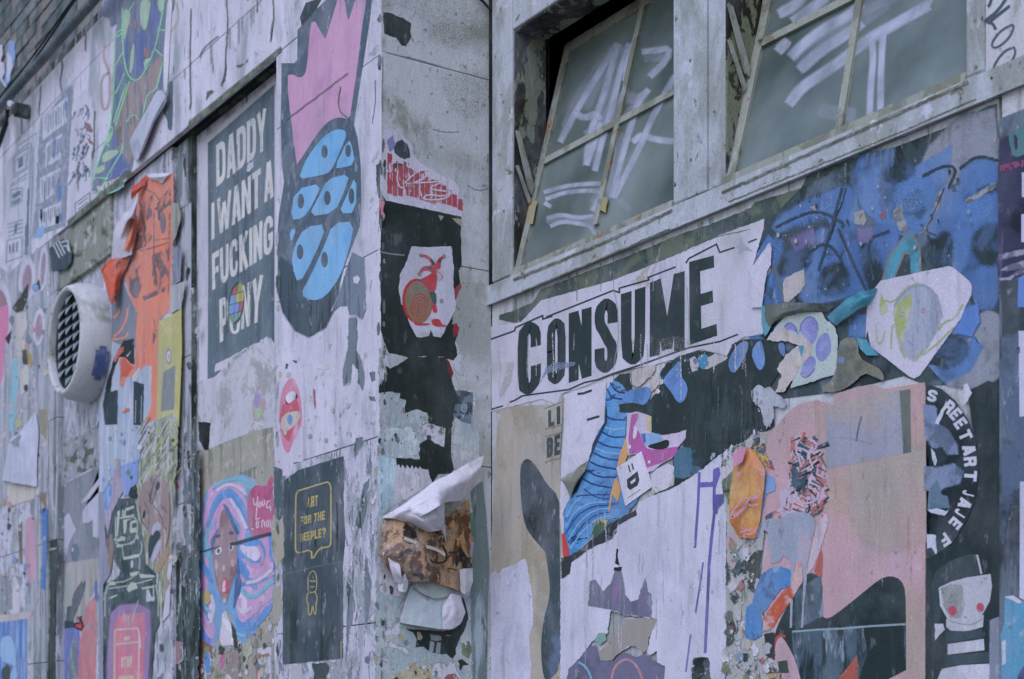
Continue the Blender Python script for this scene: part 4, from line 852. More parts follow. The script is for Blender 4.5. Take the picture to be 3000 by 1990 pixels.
# --- green alien poster
t = poster('poster', 'tall green and slate blue alien face poster, its lower corner rolling off the wall', 'poster', PF, T('Z 245 -10 640 -10 628 200 605 600 590 740 520 720 350 1100 345 1215 320 1330 260 1430 200 1470 80 1492 25 1462 30 1370 80 1200 130 1080 165 950 180 700 190 500 205 250 235 100'), m_sle, jag=.6)
def za(nm, col, *ss, it=1, lay=()): return shapes(nm, PF, [smooth_poly(T(s), it) for s in ss], paint(col, lay or (((min(255, col[0] + 16), min(255, col[1] + 14), min(255, col[2] + 10)), 26, .54, .06, VS),)), t)
za('white_edge', (190, 188, 212), 'Z 605 -10 642 -10 628 200 607 600 592 735 570 690 575 400 590 150')
za('brown_field', (146, 130, 134), 'Z 300 640 420 590 560 400 562 480 520 690 400 900 350 1100 330 1200 290 1285 240 1150 200 1000 200 900 260 740', lay=(((110, 110, 134), 14, .52, .05, VS), ((150, 160, 140), 20, .6, .05, VS)))
za('blue_shape', (92, 104, 158), 'Z 350 250 450 240 440 400 410 560 350 600 330 520', 'Z 470 30 540 60 550 160 520 310 490 395 455 370 470 200', 'Z 280 300 300 250 300 480 275 460', 'Z 215 520 260 480 265 560 215 680', 'Z 120 1370 180 1200 250 1150 300 1250 290 1320 200 1395', 'Z 530 600 565 500 560 650 535 680', 'Z 180 1060 230 1050 225 1120 180 1110')
za('pale_green', (150, 176, 160), 'Z 265 60 320 90 318 160 290 240 270 330 258 200', 'Z 400 -10 475 -10 460 150 430 245 400 200 390 100', 'Z 315 430 350 300 345 500 312 590', 'Z 415 460 485 435 440 500 430 540', 'Z 100 1190 150 1150 240 1150 200 1200 150 1230 105 1250', 'Z 60 1290 110 1260 130 1290 90 1330 45 1330', 'Z 520 -10 590 -10 570 60 545 110', 'Z 130 1060 180 1000 190 1020 150 1110')
za('brown_shape', (134, 112, 124), 'Z 330 160 360 150 370 210 335 240', 'Z 415 370 460 360 470 430 430 450')
m_gl = paint((130, 200, 158), (((110, 180, 150), 20, .55, .06, H1),))
lines('green_line', PF, [T(s) for s in ('Z 258 60 255 250 266 420 290 560 340 622 400 600 470 470 520 330 550 170 575 40', 'Z 205 260 196 550 184 800 168 950 140 1080 95 1170 60 1290 28 1400', 'Z 272 560 240 640 205 720', 'Z 312 620 290 690 262 780 205 960', 'Z 290 640 240 780 190 940', 'Z 566 480 530 640 510 690 450 720 430 800 400 930 385 985', 'Z 262 400 205 500', 'Z 500 370 565 430', 'Z 265 240 215 290 210 250 262 225', 'Z 545 230 590 235', 'Z 300 100 350 20', 'Z 250 1100 265 1140 200 1250 150 1330 110 1420', 'Z 160 960 190 990 140 1100 160 1130', 'Z 30 1370 80 1360 150 1370', 'Z 25 1462 100 1490 200 1468 270 1420', 'Z 285 940 320 890 360 880 380 920')], 3.6, m_gl, t)
shapes('lettering', PF, word('WEIRDO', T('Z 60 1425 285 1335 292 1385 66 1478'), t=.2, w=.5), paint((176, 186, 180)), t)
lines('spark', PF, [T('Z 150 1370 180 1340 170 1310 200 1290'), T('Z 240 1340 270 1300 300 1290')], 2, paint((140, 160, 210)), t)
curl('rolled_corner', PF, rows_of('Z 520 700 .2 560 690 1.6 590 730 2.4 598 770 1.6', 'Z 420 880 .2 470 860 1.8 500 900 2.8 500 940 1.8', 'Z 310 1080 .2 380 1050 1.8 420 1100 2.8 430 1130 1.8', 'Z 345 1210 .2 360 1222 1.2 375 1228 2 385 1215 1.6'), paint((168, 172, 198), (((150, 156, 180), 14, .52, .1, H1),)), t, crumple=.08)
# --- lower left
t = poster('sticker', 'black and white sticker with blocky comb-like strokes at the left end of the vent lintel', 'sticker', PF, T('B 345 300 440 230 500 330 495 400 460 450 360 465 355 400'), paint((58, 72, 84)), jag=1)
lines('stroke', PF, [T(s) for s in ('B 370 275 415 370', 'B 388 262 435 355', 'B 408 250 452 342', 'B 425 262 470 250 485 330', 'B 440 290 465 285 475 320')], 4, paint((170, 176, 196)), t, sm=0)
patch('torn_paper', 'pale ragged paper mass along the wall left of the vent', 'torn paper', PF, T('B 0 430 60 480 120 420 200 380 260 300 340 330 350 600 340 1300 350 1568 C 280 0 280 480 0 560'), paint((158, 160, 180), (((122, 132, 150), 8, .5, .06, VS), ((176, 174, 190), 14, .56, .04, H1), ((150, 142, 132), 16, .66, .03, VS), ((82, 94, 102), 20, .66, .03, VS)), bump=1.1), jag=2)
for i, (cx_, cy_, rx, ry, lb) in enumerate(((188, 520, 58, 150, 'tall oval of white and dusty pink paint left of the vent, topmost of the ovals'), (300, 440, 30, 160, 'narrow white and pink oval beside the vent lintel, right of the topmost oval'), (270, 850, 42, 130, 'small white ringed pink oval just left of the vent'))):
    tt_ = poster('painted_oval', lb, 'graffiti', PF, ellT('B', cx_, cy_, rx, ry, 4), paint((178, 176, 204)))
    shapes('pink_core', PF, [ellT('B', cx_, cy_ + 5, rx * .55, ry * .72, 4)], paint((146, 122, 146), (((166, 150, 170), 20, .54, .06, H1),)), tt_)
t = poster('poster', 'hot pink and rose painted shape cut by the left edge of the picture', 'poster', PF, T('B -20 560 20 520 60 600 78 700 75 860 40 960 20 1240 0 1290 -20 1290'), paint((176, 174, 200)), jag=.6)
shapes('pink', PF, [T('B -20 710 60 705 60 860 38 960 25 1180 0 1270 -20 1270')], paint((190, 110, 156), (((198, 140, 176), 12, .55, .1, VS),)), t)
shapes('rose', PF, [T('B -20 600 10 590 40 640 55 700 -20 715')], paint((140, 112, 132)), t)
patch('torn_paper', 'black curled flap inside the topmost oval', 'torn paper', PF, T('B 85 720 130 650 200 540 195 640 160 740 110 750'), paint((64, 66, 56)), jag=.8)
patch('torn_paper', 'small black flap beside the hot pink shape at the left edge', 'torn paper', PF, T('B 35 930 80 870 75 930 60 975'), paint((56, 50, 54)), jag=.8)
for s, c, lb in (('B 115 760 180 750 190 850 150 930 200 980 190 1020 150 1050 150 1110 200 1130 200 1260 150 1330 110 1000', (178, 174, 180), 'cream jagged strip below the black flap in the oval'),
                 ('B 150 1010 190 1000 195 1110 160 1115', (70, 78, 74), 'small dark hole in the cream strip left of the vent'), ('B 180 990 215 1050 230 1100 215 1140 190 1080', (160, 136, 84), 'ochre sliver left of the small ringed oval'),
                 ('B 80 1080 130 1060 130 1200 100 1568 C 55 130 50 0', (128, 170, 196), 'light cyan strip at the lower left'), ('C 90 60 120 40 130 90 90 110', (176, 172, 134), 'pale yellow scrap above the hanging white paper'),
                 ('C 225 0 280 0 270 180 235 140', (136, 132, 120), 'brown grey strip right of the hanging white paper'), ('C 225 480 270 490 265 580 240 520', (132, 116, 104), 'small brown curled scrap beside the dark pilaster'),
                 ('C 240 580 275 580 275 780 262 1050 240 1040 245 800', (72, 116, 190), 'narrow bright blue vertical strip beside the dark pilaster'), ('C 50 420 130 430 200 450 200 520 130 540 50 570 40 500', (182, 174, 176), 'cream torn remnant below the hanging white paper'),
                 ('C 150 640 190 610 210 640 215 900 200 1020 170 1000 145 850', (178, 140, 166), 'pale pink drawn figure strip in the lower left corner area'), ('C 105 680 130 650 130 900 115 900', (112, 104, 96), 'dark brown slit left of the pale pink strip'),
                 ('C 0 960 50 945 65 1010 70 1160 0 1190', (132, 136, 152), 'grey half oval sheet above the blue poster at the bottom left'), ('C 75 1030 110 1015 110 1190 75 1200', (190, 186, 208), 'white upright rectangle above the blue poster at the bottom left')):
    patch('torn_paper', lb, 'torn paper', PF, T(s), paint(c, (((max(0, c[0] - 22), max(0, c[1] - 18), max(0, c[2] - 16)), 12, .55, .06, VS),), bump=.8), jag=1.2)
th = thing('peeled_poster', 'white crumpled paper hanging folded at the left, below and left of the vent', 'peeling poster', PF.at(90, 1430))
curl('sheet', PF, rows_of('C 60 170 .6 110 140 1.6 170 60 1.6 210 10 .6', 'C 50 210 1 110 180 3.2 175 160 2.4 225 120 .6', 'C 30 320 1 100 300 2.6 170 320 2.4 215 330 .6', 'C 10 410 .8 70 425 1.8 140 435 1.8 215 450 .6'), paint((172, 176, 206)), th)
patch('torn_paper', 'painted shadow of the fold on the hanging white sheet', 'torn paper', Plane((0, YF - .034, 0), (0, -1, 0)), T('C 55 195 118 140 108 215'), paint((124, 134, 154)), jag=0)  # fold shadow painted as a flat darker triangle
t = poster('poster', 'blue painted poster with a pale beige frame at the bottom left corner', 'poster', PF, T('C -20 1200 165 1172 170 1220 155 1600 -20 1600'), paint((166, 162, 172)), jag=.8)
shapes('blue_field', PF, [T('C -20 1240 160 1215 155 1600 -20 1600')], paint((88, 112, 180), (((120, 160, 214), 6, .5, .1, VS), ((76, 92, 150), 10, .6, .08, VS))), t)
shapes('pale_figure', PF, [smooth_poly(T('C 0 1330 60 1310 90 1380 90 1500 60 1480 0 1460'), 1), T('C 60 1540 80 1490 100 1530 95 1600 60 1600')], paint((132, 166, 214)), t)
shapes('dark_figure', PF, [jagged(T('C 10 1510 40 1480 60 1500 55 1568 30 1600 10 1560'), 1)], paint((66, 78, 78)), t)
t = poster('poster', 'violet blue block poster under a black tape strip, beside the dark pilaster', 'poster', PV, T('C 235 1270 430 1265 465 1290 455 1600 225 1600'), paint((94, 104, 176), (((110, 118, 188), 8, .5, .1, VS), ((70, 80, 110), 14, .64, .05, VS))), jag=.6)
shapes('tape', PV, [T('C 235 1230 330 1228 375 1228 430 1225 430 1268 375 1274 235 1275')], paint((46, 60, 74)), t)
shapes('grey_scrape', PV, [jagged(T('C 430 1310 445 1370 455 1600 390 1600 400 1420'), 2)], paint((100, 112, 128), (((170, 176, 200), 26, .55, .04, VS),)), t)
t = poster('poster', 'salmon red poster with a small grey eye mark, right of the violet block', 'poster', PV, T('C 490 1150 555 1080 565 1300 555 1600 450 1600 460 1380 480 1250'), paint((176, 110, 122), (((186, 124, 132), 10, .5, .1, H1), ((130, 110, 130), 30, .7, .03, H1))), jag=1)
shapes('eye_mark', PV, [ellT('C', 528, 1258, 10, 22)], paint((120, 128, 150)), t)
t = poster('sticker', 'small red and black painted bow or bird on the black tape, bottom left', 'sticker', PV, T('C 450 1180 465 1175 480 1190 475 1215 490 1260 475 1290 450 1280 425 1265 430 1240 460 1235 445 1205'), paint((52, 52, 56)), jag=.4)
shapes('red', PV, [T('C 452 1195 462 1195 465 1230 478 1260 470 1275 440 1262 440 1250 465 1248')], paint((186, 60, 66)), t)
patch('torn_paper', 'pale beige sheet with spiky black tears, above the salmon red poster', 'torn paper', PV, T('C 350 900 570 858 572 980 545 1050 520 1110 480 1200 400 1220 370 1150 360 960'), paint((156, 152, 162), (((140, 136, 132), 8, .5, .1, VS),)), jag=1.5)
patch('torn_paper', 'tall black spiky tear in the pale beige sheet', 'torn paper', PV, T('C 430 1070 460 1020 475 990 480 1020 495 990 500 1010 480 1090 450 1170 420 1235 385 1225 390 1150 410 1120'), paint((72, 82, 90)), jag=1.5)
patch('torn_paper', 'green rimmed narrow scrap left of the spiky black tear', 'torn paper', PV, T('C 368 965 410 940 415 1080 420 1140 385 1150 375 1040'), paint((140, 154, 156), (((170, 140, 150), 10, .6, .04, H1),)), jag=1)
patch('torn_paper', 'thin blue and orange scraps at the right rim of the beige sheet', 'torn paper', PV, T('C 548 1000 568 990 566 1120 550 1100'), paint((84, 110, 170), (((180, 120, 100), 12, .58, .03, H1),)), jag=1)
t = poster('poster', 'grey violet poster with pale diagonal ribbons and a dark egg, below the vent', 'poster', PV, T('C 370 470 400 420 575 330 572 862 400 890 360 895 362 600'), paint((124, 128, 148), (((106, 114, 130), 8, .5, .1, H1),)), jag=.8)
shapes('pale_ribbon', PV, [T(s) for s in ('C 575 370 575 480 500 560 480 600 480 660 510 660 540 640 540 740 572 745 575 340', 'C 470 545 575 400 575 440 520 520', 'C 362 640 400 600 440 700 400 780 380 880 362 880')], paint((172, 172, 200)), t)
shapes('egg', PV, [ellT('C', 436, 832, 26, 52)], paint((96, 108, 124)), t)
shapes('egg_shine', PV, [ellT('C', 422, 815, 5, 14)], paint((180, 186, 206)), t)
patch('torn_paper', 'moss stained grey papers with a black ragged hole, right under the vent', 'torn paper', PV, T('C 370 190 470 150 575 90 575 320 470 370 375 420'), paint((136, 142, 156), (((84, 92, 84), 9, .5, .06, (1, 1, 2)), ((40, 48, 44), 12, .6, .03, (1, 1, 2)), ((160, 166, 186), 18, .58, .04, H1))), jag=2)
# dark pilaster left of the recess of the vent
patch('grime', 'blackish green weathered strip running down between the lower left posters', 'grime', PF, T('C 285 820 345 800 335 1000 325 1200 320 1600 270 1600 290 1200'), paint((60, 72, 72), (((40, 52, 48), 12, .52, .05, VS), ((130, 138, 150), 20, .66, .03, VS))), jag=2)
patch('paint_streak', 'dark joint knob on the weathered strip', 'paint', PF, T('C 290 760 330 750 332 800 292 805'), paint((50, 60, 56)), jag=1)
# --- orange poster and neighbours on the middle bay
patch('torn_paper', 'broad blue white paper with vertical print bars hanging under the orange poster', 'torn paper', PO, T('B 760 560 900 540 1100 1000 1100 1568 C 880 0 860 120 800 300 745 480 720 500 690 420 650 430 600 480 575 480 575 60 B 660 1568 690 1400 720 1240 770 1100 740 960 765 900'), paint((150, 164, 192), (((172, 176, 204), 7, .5, .06, VS), ((116, 148, 206), 9, .58, .05, VS), ((150, 146, 146), 12, .68, .04, VS))), jag=1)
patch('torn_paper', 'slate grey backing paper showing through the torn middle of the orange poster', 'torn paper', PO, T('B 780 560 850 520 900 640 960 760 940 1000 900 1000 780 950 775 700'), paint((108, 116, 136)), jag=1)
t = poster('torn_poster', 'torn bright orange poster with dark figure prints, left of the slate text poster', 'torn poster', PO,
           T('A 1020 1215 1050 1250 1090 1255 1130 1278 1180 1205 1208 1215 1205 1568 B 1200 200 1190 560 1178 740 1108 800 1100 1000 1090 1490 1008 1530 1050 1400 1055 1120 1010 1120 930 1210 880 1195 860 1270 835 1250 850 1190 830 1140 835 1060 880 1060 935 1110 945 900 955 740 900 640 885 560 860 500 920 380 945 150 A 960 1420 955 1340 915 1390 915 1300 970 1275'), paint((206, 124, 106), (((198, 110, 92), 6, .52, .15, H1), ((150, 106, 104), 26, .70, .04, H1))), jag=1.2)
dk = paint((112, 92, 100), (((190, 118, 104), 24, .5, .05, H1),)) 
shapes('dark_print', PO, [jagged(T(s), 1.5) for s in ('A 1030 1380 1060 1350 1070 1400 1040 1440 1050 1500 1020 1540', 'A 1100 1440 1120 1450 1120 1540 1098 1530', 'B 950 200 990 150 1000 80 1020 180 1060 220 1040 260 1000 300 940 320', 'B 1060 350 1180 300 1175 480 1100 600 1060 520', 'B 900 500 960 450 990 560 960 640 930 650 900 600', 'B 990 640 1160 560 1150 600 1000 670', 'B 1070 760 1090 900 1065 980', 'B 1000 960 1010 1100 980 1120', 'A 1090 1420 1180 1300 1195 1400 1100 1500')], dk, t)
shapes('grey_oval', PO, [ellT('B', 1135, 130, 20, 75), ellT('B', 950, 590, 20, 62), ellT('B', 1040, 55, 18, 32)], paint((118, 108, 122)), t)
shapes('print_bar', PO, [T(s) for s in ('B 1075 20 1195 -20 1195 0 1075 40', 'B 1080 240 1185 230 1185 236 1080 250')], dk, t)
lines('print_line', PO, [T(s) for s in ('A 985 1300 1100 1360 1130 1480', 'A 970 1400 1000 1568', 'B 985 0 960 140', 'B 975 320 1060 300 1180 260', 'B 1060 420 1150 330', 'B 930 470 980 420', 'B 1070 60 1070 560', 'B 1180 60 1170 640')], 3, dk, t)
tq = thing('peeled_poster', 'folded over upper corner of the orange poster showing its white back', 'peeling poster', PO.at(330, 760))
curl('white_back', PO, rows_of('A 960 1335 3 955 1400 4 950 1440 2', 'A 900 1470 4 920 1500 6 945 1540 2', 'B 860 60 4 880 120 6 930 60 2', 'B 790 180 4 830 250 5 900 200 3', 'B 778 380 2 850 370 3 920 348 2'), paint((188, 184, 208)), tq, crumple=.1)
curl('orange_fold', PO, rows_of('B 930 40 3 945 60 2 955 100 1', 'B 850 260 3 900 250 4 945 240 1', 'B 838 300 2 870 310 4 915 335 2'), paint((208, 124, 104)), tq, crumple=.1)
curl('red_flap', PO, rows_of('B 760 380 4 820 370 3 910 365 1', 'B 700 450 5 790 440 4 880 430 1', 'B 735 560 4 790 560 4 840 520 1', 'B 770 700 3 800 690 3 830 590 1'), paint((196, 90, 70), (((110, 60, 56), 10, .56, .04, H1),)), tq, crumple=.3)
curl('orange_tip', PO, rows_of('A 915 1300 3 960 1275 2 1020 1215 1', 'A 912 1340 4 950 1320 3 1010 1290 1', 'A 915 1390 3 935 1365 3 960 1340 1'), paint((180, 74, 62)), tq, crumple=.1)
curl('top_white', PO, rows_of('A 1020 1212 .5 1100 1206 1.5 1190 1203 .5', 'A 1035 1235 1 1100 1235 2 1165 1225 1', 'A 1050 1250 .5 1095 1256 1 1130 1278 .5'), paint((190, 188, 212)), tq, crumple=.1)
lines('torn_rib', PO, [T('B 790 790 830 750 825 720'), T('B 790 920 840 880 880 800 890 720'), T('B 760 940 830 935 880 920 890 890')], 6, paint((206, 130, 112)), tq)
t = poster('torn_poster', 'black torn hole with orange rags in the lower middle of the orange poster', 'torn poster', PO, T('B 860 945 930 930 935 1110 900 1100 870 1060 830 1060 800 1130 780 1200 770 1300 730 1320 740 1250 790 1080 830 1000'), paint((42, 50, 54)), jag=1.5)
shapes('orange_rag', PO, [jagged(T(s), 1) for s in ('B 840 1080 870 1065 890 1100 925 1130 880 1200 850 1190 835 1240 860 1270 835 1255', 'B 825 1000 860 985 860 1020 830 1050 800 1100 790 1080')], paint((188, 88, 68)), t)
shapes('white_rag', PO, [jagged(T('B 880 1050 915 1015 900 1040 885 1060'), .6), jagged(T('B 930 1180 980 1120 960 1190 990 1160 940 1250 920 1230'), 2)], paint((180, 184, 200)), t)
for s, lb in (('B 730 1310 820 1290 815 1528 730 1532 715 1400', 'black upright block at the left of the print bars under the orange poster'), ('B 930 1225 1000 1250 992 1535 928 1530', 'black upright block with thin white lines, right of the first black block')):
    patch('torn_paper', lb, 'print', PO, T(s), paint((52, 66, 76)), jag=1)
lines('white_line', PO, [T('B 945 1360 940 1520'), T('B 985 1330 980 1520')], 1.8, paint((160, 168, 186)), None, sm=0)
for o in [o for o in bpy.data.objects if o.name.startswith('white_line')]: tag(o, ('left' if o.name == 'white_line' else 'right') + ' one of two thin white lines on the right black block', 'print')
patch('torn_paper', 'small orange flake on the white between the two black blocks', 'torn paper', PO, T('B 850 1445 880 1415 905 1420 900 1440 860 1455'), paint((176, 100, 84)), jag=.8)
t = poster('poster', 'narrow yellow poster with a grey oval eye and a grey house-like block', 'poster', PO, T('B 1262 722 1266 1000 1245 1545 1088 1500 1105 815 1175 780'), paint((168, 164, 112), (((176, 172, 130), 10, .5, .1, H1),)), jag=.4)
shapes('grey_block', PO, [T('B 1135 1165 1220 1118 1210 1425 1118 1440')], paint((120, 126, 134), (((138, 138, 130), 20, .54, .06, VS),)), t)
shapes('oval', PO, [ellT('B', 1174, 1056, 20, 58)], paint((136, 132, 148)), t); shapes('oval_white', PO, [ellT('B', 1174, 1056, 13, 38)], paint((186, 182, 200)), t); shapes('oval_pupil', PO, [ellT('B', 1176, 1058, 5, 20)], paint((168, 112, 112)), t)
shapes('yellow_line', PO, [T('B 1258 740 1264 738 1246 1540 1238 1540')], paint((176, 172, 76)), t)
for s, c, lb in (('B 1185 570 1290 530 1262 720 1180 760', (160, 160, 172), 'beige grey sheet just above the yellow poster'), ('B 1205 300 1230 290 1265 320 1255 530 1205 560', (126, 132, 152), 'grey violet strip above the beige grey sheet'), ('B 1190 -10 1240 -10 1260 80 1230 200 1200 280', (142, 142, 138), 'olive grey strip right of the top of the orange poster')):
    patch('torn_paper', lb, 'torn paper', PO, T(s), paint(c, (((max(0, c[0] - 26), c[1] - 20, c[2] - 20), 14, .55, .06, VS),)), jag=1.5)
# straw giant and mask
m_hay = paint((150, 156, 140), (((110, 116, 104), 16, .5, .05, (2, 2, .5)), ((176, 178, 190), 18, .56, .04, (2, 2, .5)), ((166, 164, 104), 12, .62, .04, (2, 2, .5))))
t = poster('poster', 'cut-out drawing of a shaggy straw creature with a grimacing brown mask face', 'poster', PO, T('C 860 160 920 60 1000 20 1035 70 1030 330 1010 420 1020 480 1000 640 1000 780 985 960 960 1060 940 1180 920 1100 890 1000 830 940 800 800 790 600 780 480 800 340 830 260'), m_hay, jag=1.5)
rs2 = random.Random(11); hl = [[] for _ in range(3)]
for i in range(60):
    x = rs2.uniform(820, 1020); y = rs2.uniform(70, 380); l_ = rs2.uniform(30, 80)
    hl[i % 3].append(T('C %f %f %f %f %f %f' % (x + l_ * .5, y - l_ * .6, x + 4, y, x - l_ * .35, y + l_ * .8)))
for g_, c in zip(hl, ((172, 172, 112), (98, 106, 98), (176, 180, 196))):
    o = shapes('straw', PO, [G([ribbon(smooth_line(l, 1), rs2.uniform(1.6, 3)) for l in g_])], paint(c), t); o['kind'] = 'stuff'
shapes('mask', PO, [smooth_poly(T('C 800 520 830 430 880 380 940 380 985 450 1000 600 990 760 960 880 920 930 900 860 880 760 830 660 810 600'), 1)], paint((140, 122, 124), (((168, 156, 170), 16, .54, .05, (1.5, 1.5, .6)), ((100, 92, 100), 18, .6, .04, (1.5, 1.5, .6)))), t)
shapes('eye_hole', PO, [ellT('C', 918, 445, 12, 26, 10), ellT('C', 838, 610, 9, 26, 10), smooth_poly(T('C 870 740 900 700 930 710 935 740 900 790 880 850 865 880 860 800'), 1)], paint((60, 74, 82)), t)
shapes('teeth', PO, [smooth_poly(T('C 880 700 900 660 930 650 940 700 905 700 885 740'), 1), smooth_poly(T('C 880 860 905 790 935 745 935 800 900 880 880 895'), 1)], paint((166, 164, 196)), t)
lines('mask_line', PO, [T(s) for s in ('C 865 480 880 560 895 520 920 420', 'C 810 560 820 640 850 690', 'C 890 560 930 600 960 700', 'C 985 480 990 700 950 860 910 930', 'C 840 540 870 600 860 700', 'C 900 400 880 480 870 540', 'C 940 560 970 600')], 2.5, paint((74, 76, 84)), t)
shapes('tan_arm', PO, [smooth_poly(T('C 895 920 930 860 980 780 985 830 950 900 920 960 900 940'), 1), T('C 960 870 990 840 1000 900 985 1180 940 1240 960 1050')], paint((150, 130, 112)), t)
shapes('pale_side', PO, [T('C 985 850 1003 840 1000 930 985 1000 970 970'), T('C 965 1060 995 1000 985 1190 945 1235')], paint((178, 178, 204)), t)
# robot head and pink phone
m_rk = paint((74, 88, 96), (((56, 70, 76), 9, .5, .08, H1), ((108, 120, 130), 30, .64, .04, H1)))
t = poster('poster', 'dark poster of a boxy robot head in pale lines above a glowing pink phone', 'poster', PO, T('C 660 560 700 520 780 510 800 620 830 760 850 900 905 950 915 1100 925 1250 900 1300 880 1600 610 1600 600 1080 620 1010 680 980 700 940 650 850 620 740 640 640'), m_rk, jag=1.5)
lines('pale_line', PO, [T(s) for s in ('W 350 640 345 860 365 985 560 940 600 800 600 700 560 640 410 660 350 670', 'W 430 560 425 640', 'W 480 550 560 520', 'W 450 700 445 840', 'W 520 830 520 700 590 680', 'W 425 990 440 1130', 'W 640 930 655 1000 625 1100 440 1135', 'W 625 1110 620 1250', 'V 600 720 640 560 700 540 850 520 980 420', 'V 610 900 610 640', 'V 650 600 800 580 900 560 1120 500', 'V 1150 560 1180 700 1180 900', 'V 1130 560 1130 740', 'V 980 450 1050 480 1140 470')], 3.4, paint((158, 170, 164)), t)
shapes('pale_block', PO, [jagged(T(s), .8) for s in ('W 395 885 455 870 455 915 395 925', 'W 355 970 435 955 435 985 360 1000', 'W 370 580 400 570 375 840 355 860', 'W 440 580 470 560 460 640 435 650', 'W 400 650 560 615 560 635 400 665', 'W 435 680 560 660 480 690 465 830 440 830', 'W 515 700 590 690 590 710 540 720 530 820 510 820', 'W 530 780 590 760 585 820 520 830', 'W 450 550 560 525 560 545 480 575', 'W 445 1105 625 1070 620 1105 445 1140', 'W 510 1290 600 1270 600 1310 520 1330', 'V 650 700 740 660 740 680 660 710', 'V 840 600 890 530 940 540 960 600 860 640', 'V 650 530 700 520 730 560 650 570', 'V 980 440 1140 460 1140 480 990 490', 'V 1000 590 1130 570 1130 590 1010 610')], paint((166, 176, 170)), t)
shapes('nose', PO, [ellT('C', 767, 899, 8, 24)], paint((172, 178, 192)), t)
confetti('pale_speck', 'x', 'x', PO, T('C 660 720 820 720 830 780 670 800'), 22, 3, [(160, 170, 166)], 5, 1, parent=t)
shapes('pink_glow', PO, [T('C 655 1190 700 1150 800 1140 860 1170 865 1300 850 1600 630 1600 640 1350')], paint((140, 110, 160), soft=True), t, feather=12)
shapes('pink_phone', PO, [T('C 680 1210 720 1190 840 1180 845 1260 830 1600 655 1600 660 1280')], paint((190, 110, 138), (((198, 124, 146), 10, .5, .1, H1),)), t)
lines('phone_outline', PO, [T('C 665 1600 668 1300 672 1282 800 1272 808 1290 806 1600'), T('C 672 1366 805 1352')], 5, paint((186, 168, 160)), t, sm=0)
shapes('lettering', PO, word('STOP', T('C 705 1440 768 1432 768 1498 705 1504'), t=.22, w=.5, gap=.14) + word('MO', T('C 722 1320 755 1316 755 1342 722 1345'), t=.2), paint((190, 176, 166)), t)
shapes('white_tab', PO, [T('C 850 1050 865 1045 880 1090 900 1090 900 1110 850 1120'), T('C 805 1290 815 1300 822 1400 808 1380')], paint((176, 172, 204)), t)
lines('sparks', PO, [T('V 805 840 830 960 870 870 860 990'), T('V 970 720 920 870 900 960')], 2, paint((170, 178, 180)), t)
shapes('bottom_text', PO, [jagged(T('C 690 1550 780 1545 780 1600 690 1600'), .5)], paint((180, 166, 150)), t)
t = poster('poster', 'drawing of hatched pink and blue feathers or ears behind the robot head', 'poster', PO, T('C 640 420 690 280 700 360 715 480 690 520 650 600 625 720 608 660 595 520 610 470'), paint((150, 138, 168), (((172, 160, 190), 20, .54, .05, (2, 2, .5)), ((128, 104, 120), 24, .6, .04, (2, 2, .5)))), jag=.6)
shapes('blue_feather', PO, [T('C 605 480 640 400 655 460 640 540 620 620 605 560')], paint((92, 128, 196), (((130, 156, 208), 26, .52, .05, H1),)), t)
patch('torn_paper', 'brown hatched strip left of the robot neck', 'torn paper', PO, T('C 625 760 650 720 662 800 650 900 640 950 618 860'), paint((130, 112, 100), (((96, 88, 90), 22, .54, .05, (2, 2, .5)),)), jag=1)
patch('torn_paper', 'medium blue sheet behind the feathers, right of the light strip', 'torn paper', PO, T('C 700 330 805 290 800 420 750 480 745 500 720 500 705 400'), paint((110, 140, 204), (((140, 150, 206), 12, .52, .06, VS),)), jag=1)
patch('torn_paper', 'black thick smear beside the blue sheet, left of the straw creature', 'torn paper', PO, T('C 755 460 790 440 800 500 790 520 750 510'), paint((48, 58, 56)), jag=2)
patch('torn_paper', 'plain grey violet strip between the beige sheet and the robot poster', 'torn paper', PO, T('C 577 480 600 480 610 700 625 850 640 960 600 1020 600 1600 575 1600'), paint((134, 136, 162), (((118, 124, 146), 9, .5, .1, VS), ((70, 84, 96), 8, .66, .05, VS))), jag=1)
# dark rough pilaster
patch('grime', 'black crusty layer with scratches on the pilaster left of the painted face', 'grime', PI_, T('C 1010 800 1085 780 1105 860 1120 560 1075 540 1060 480 1100 380 1130 250 1160 230 1160 1230 1150 1600 940 1600 950 1300 1000 1200 1005 1000'), paint((74, 86, 90), (((48, 58, 56), 12, .5, .04, (2, 2, .5)), ((150, 156, 176), 22, .58, .03, (2, 2, .4)), ((110, 122, 136), 14, .6, .04, (2, 2, .4)))), jag=3)
patch('torn_paper', 'faded red spray patch at the foot of the crusty pilaster', 'paint', PI_, T('C 960 1350 1000 1330 1060 1360 1060 1450 1010 1490 970 1430'), paint((134, 100, 110), (((90, 96, 104), 16, .54, .05, VS),)), jag=2)
patch('torn_paper', 'small red fleck on the pilaster near the straw creature', 'torn paper', PI_, T('C 1000 400 1020 395 1045 450 1030 465 1010 440'), paint((158, 72, 80)), jag=.8)
patch('torn_paper', 'light green and cyan strip on the pilaster beside the straw creature', 'torn paper', PI_, T('C 990 440 1025 440 1030 560 1010 640 995 560'), paint((136, 166, 176)), jag=1)
# blue smear on the vent cowl is paint on metal
bs = []
for i in range(9):
    for j in range(5):
        a = math.radians(-14 - i * 4.2); yy = yv + .055 + j * .014
        bs.append((vc.x + .2475 * math.cos(a), yy, vc.z + .2475 * math.sin(a)))
link('blue_smear', bs, [(i * 5 + j, i * 5 + j + 1, (i + 1) * 5 + j + 1, (i + 1) * 5 + j) for i in range(8) for j in range(4) if not (i in (0, 7) and j in (0, 3))], paint((66, 88, 150), (((100, 116, 160), 16, .56, .06, H1),)), vent)
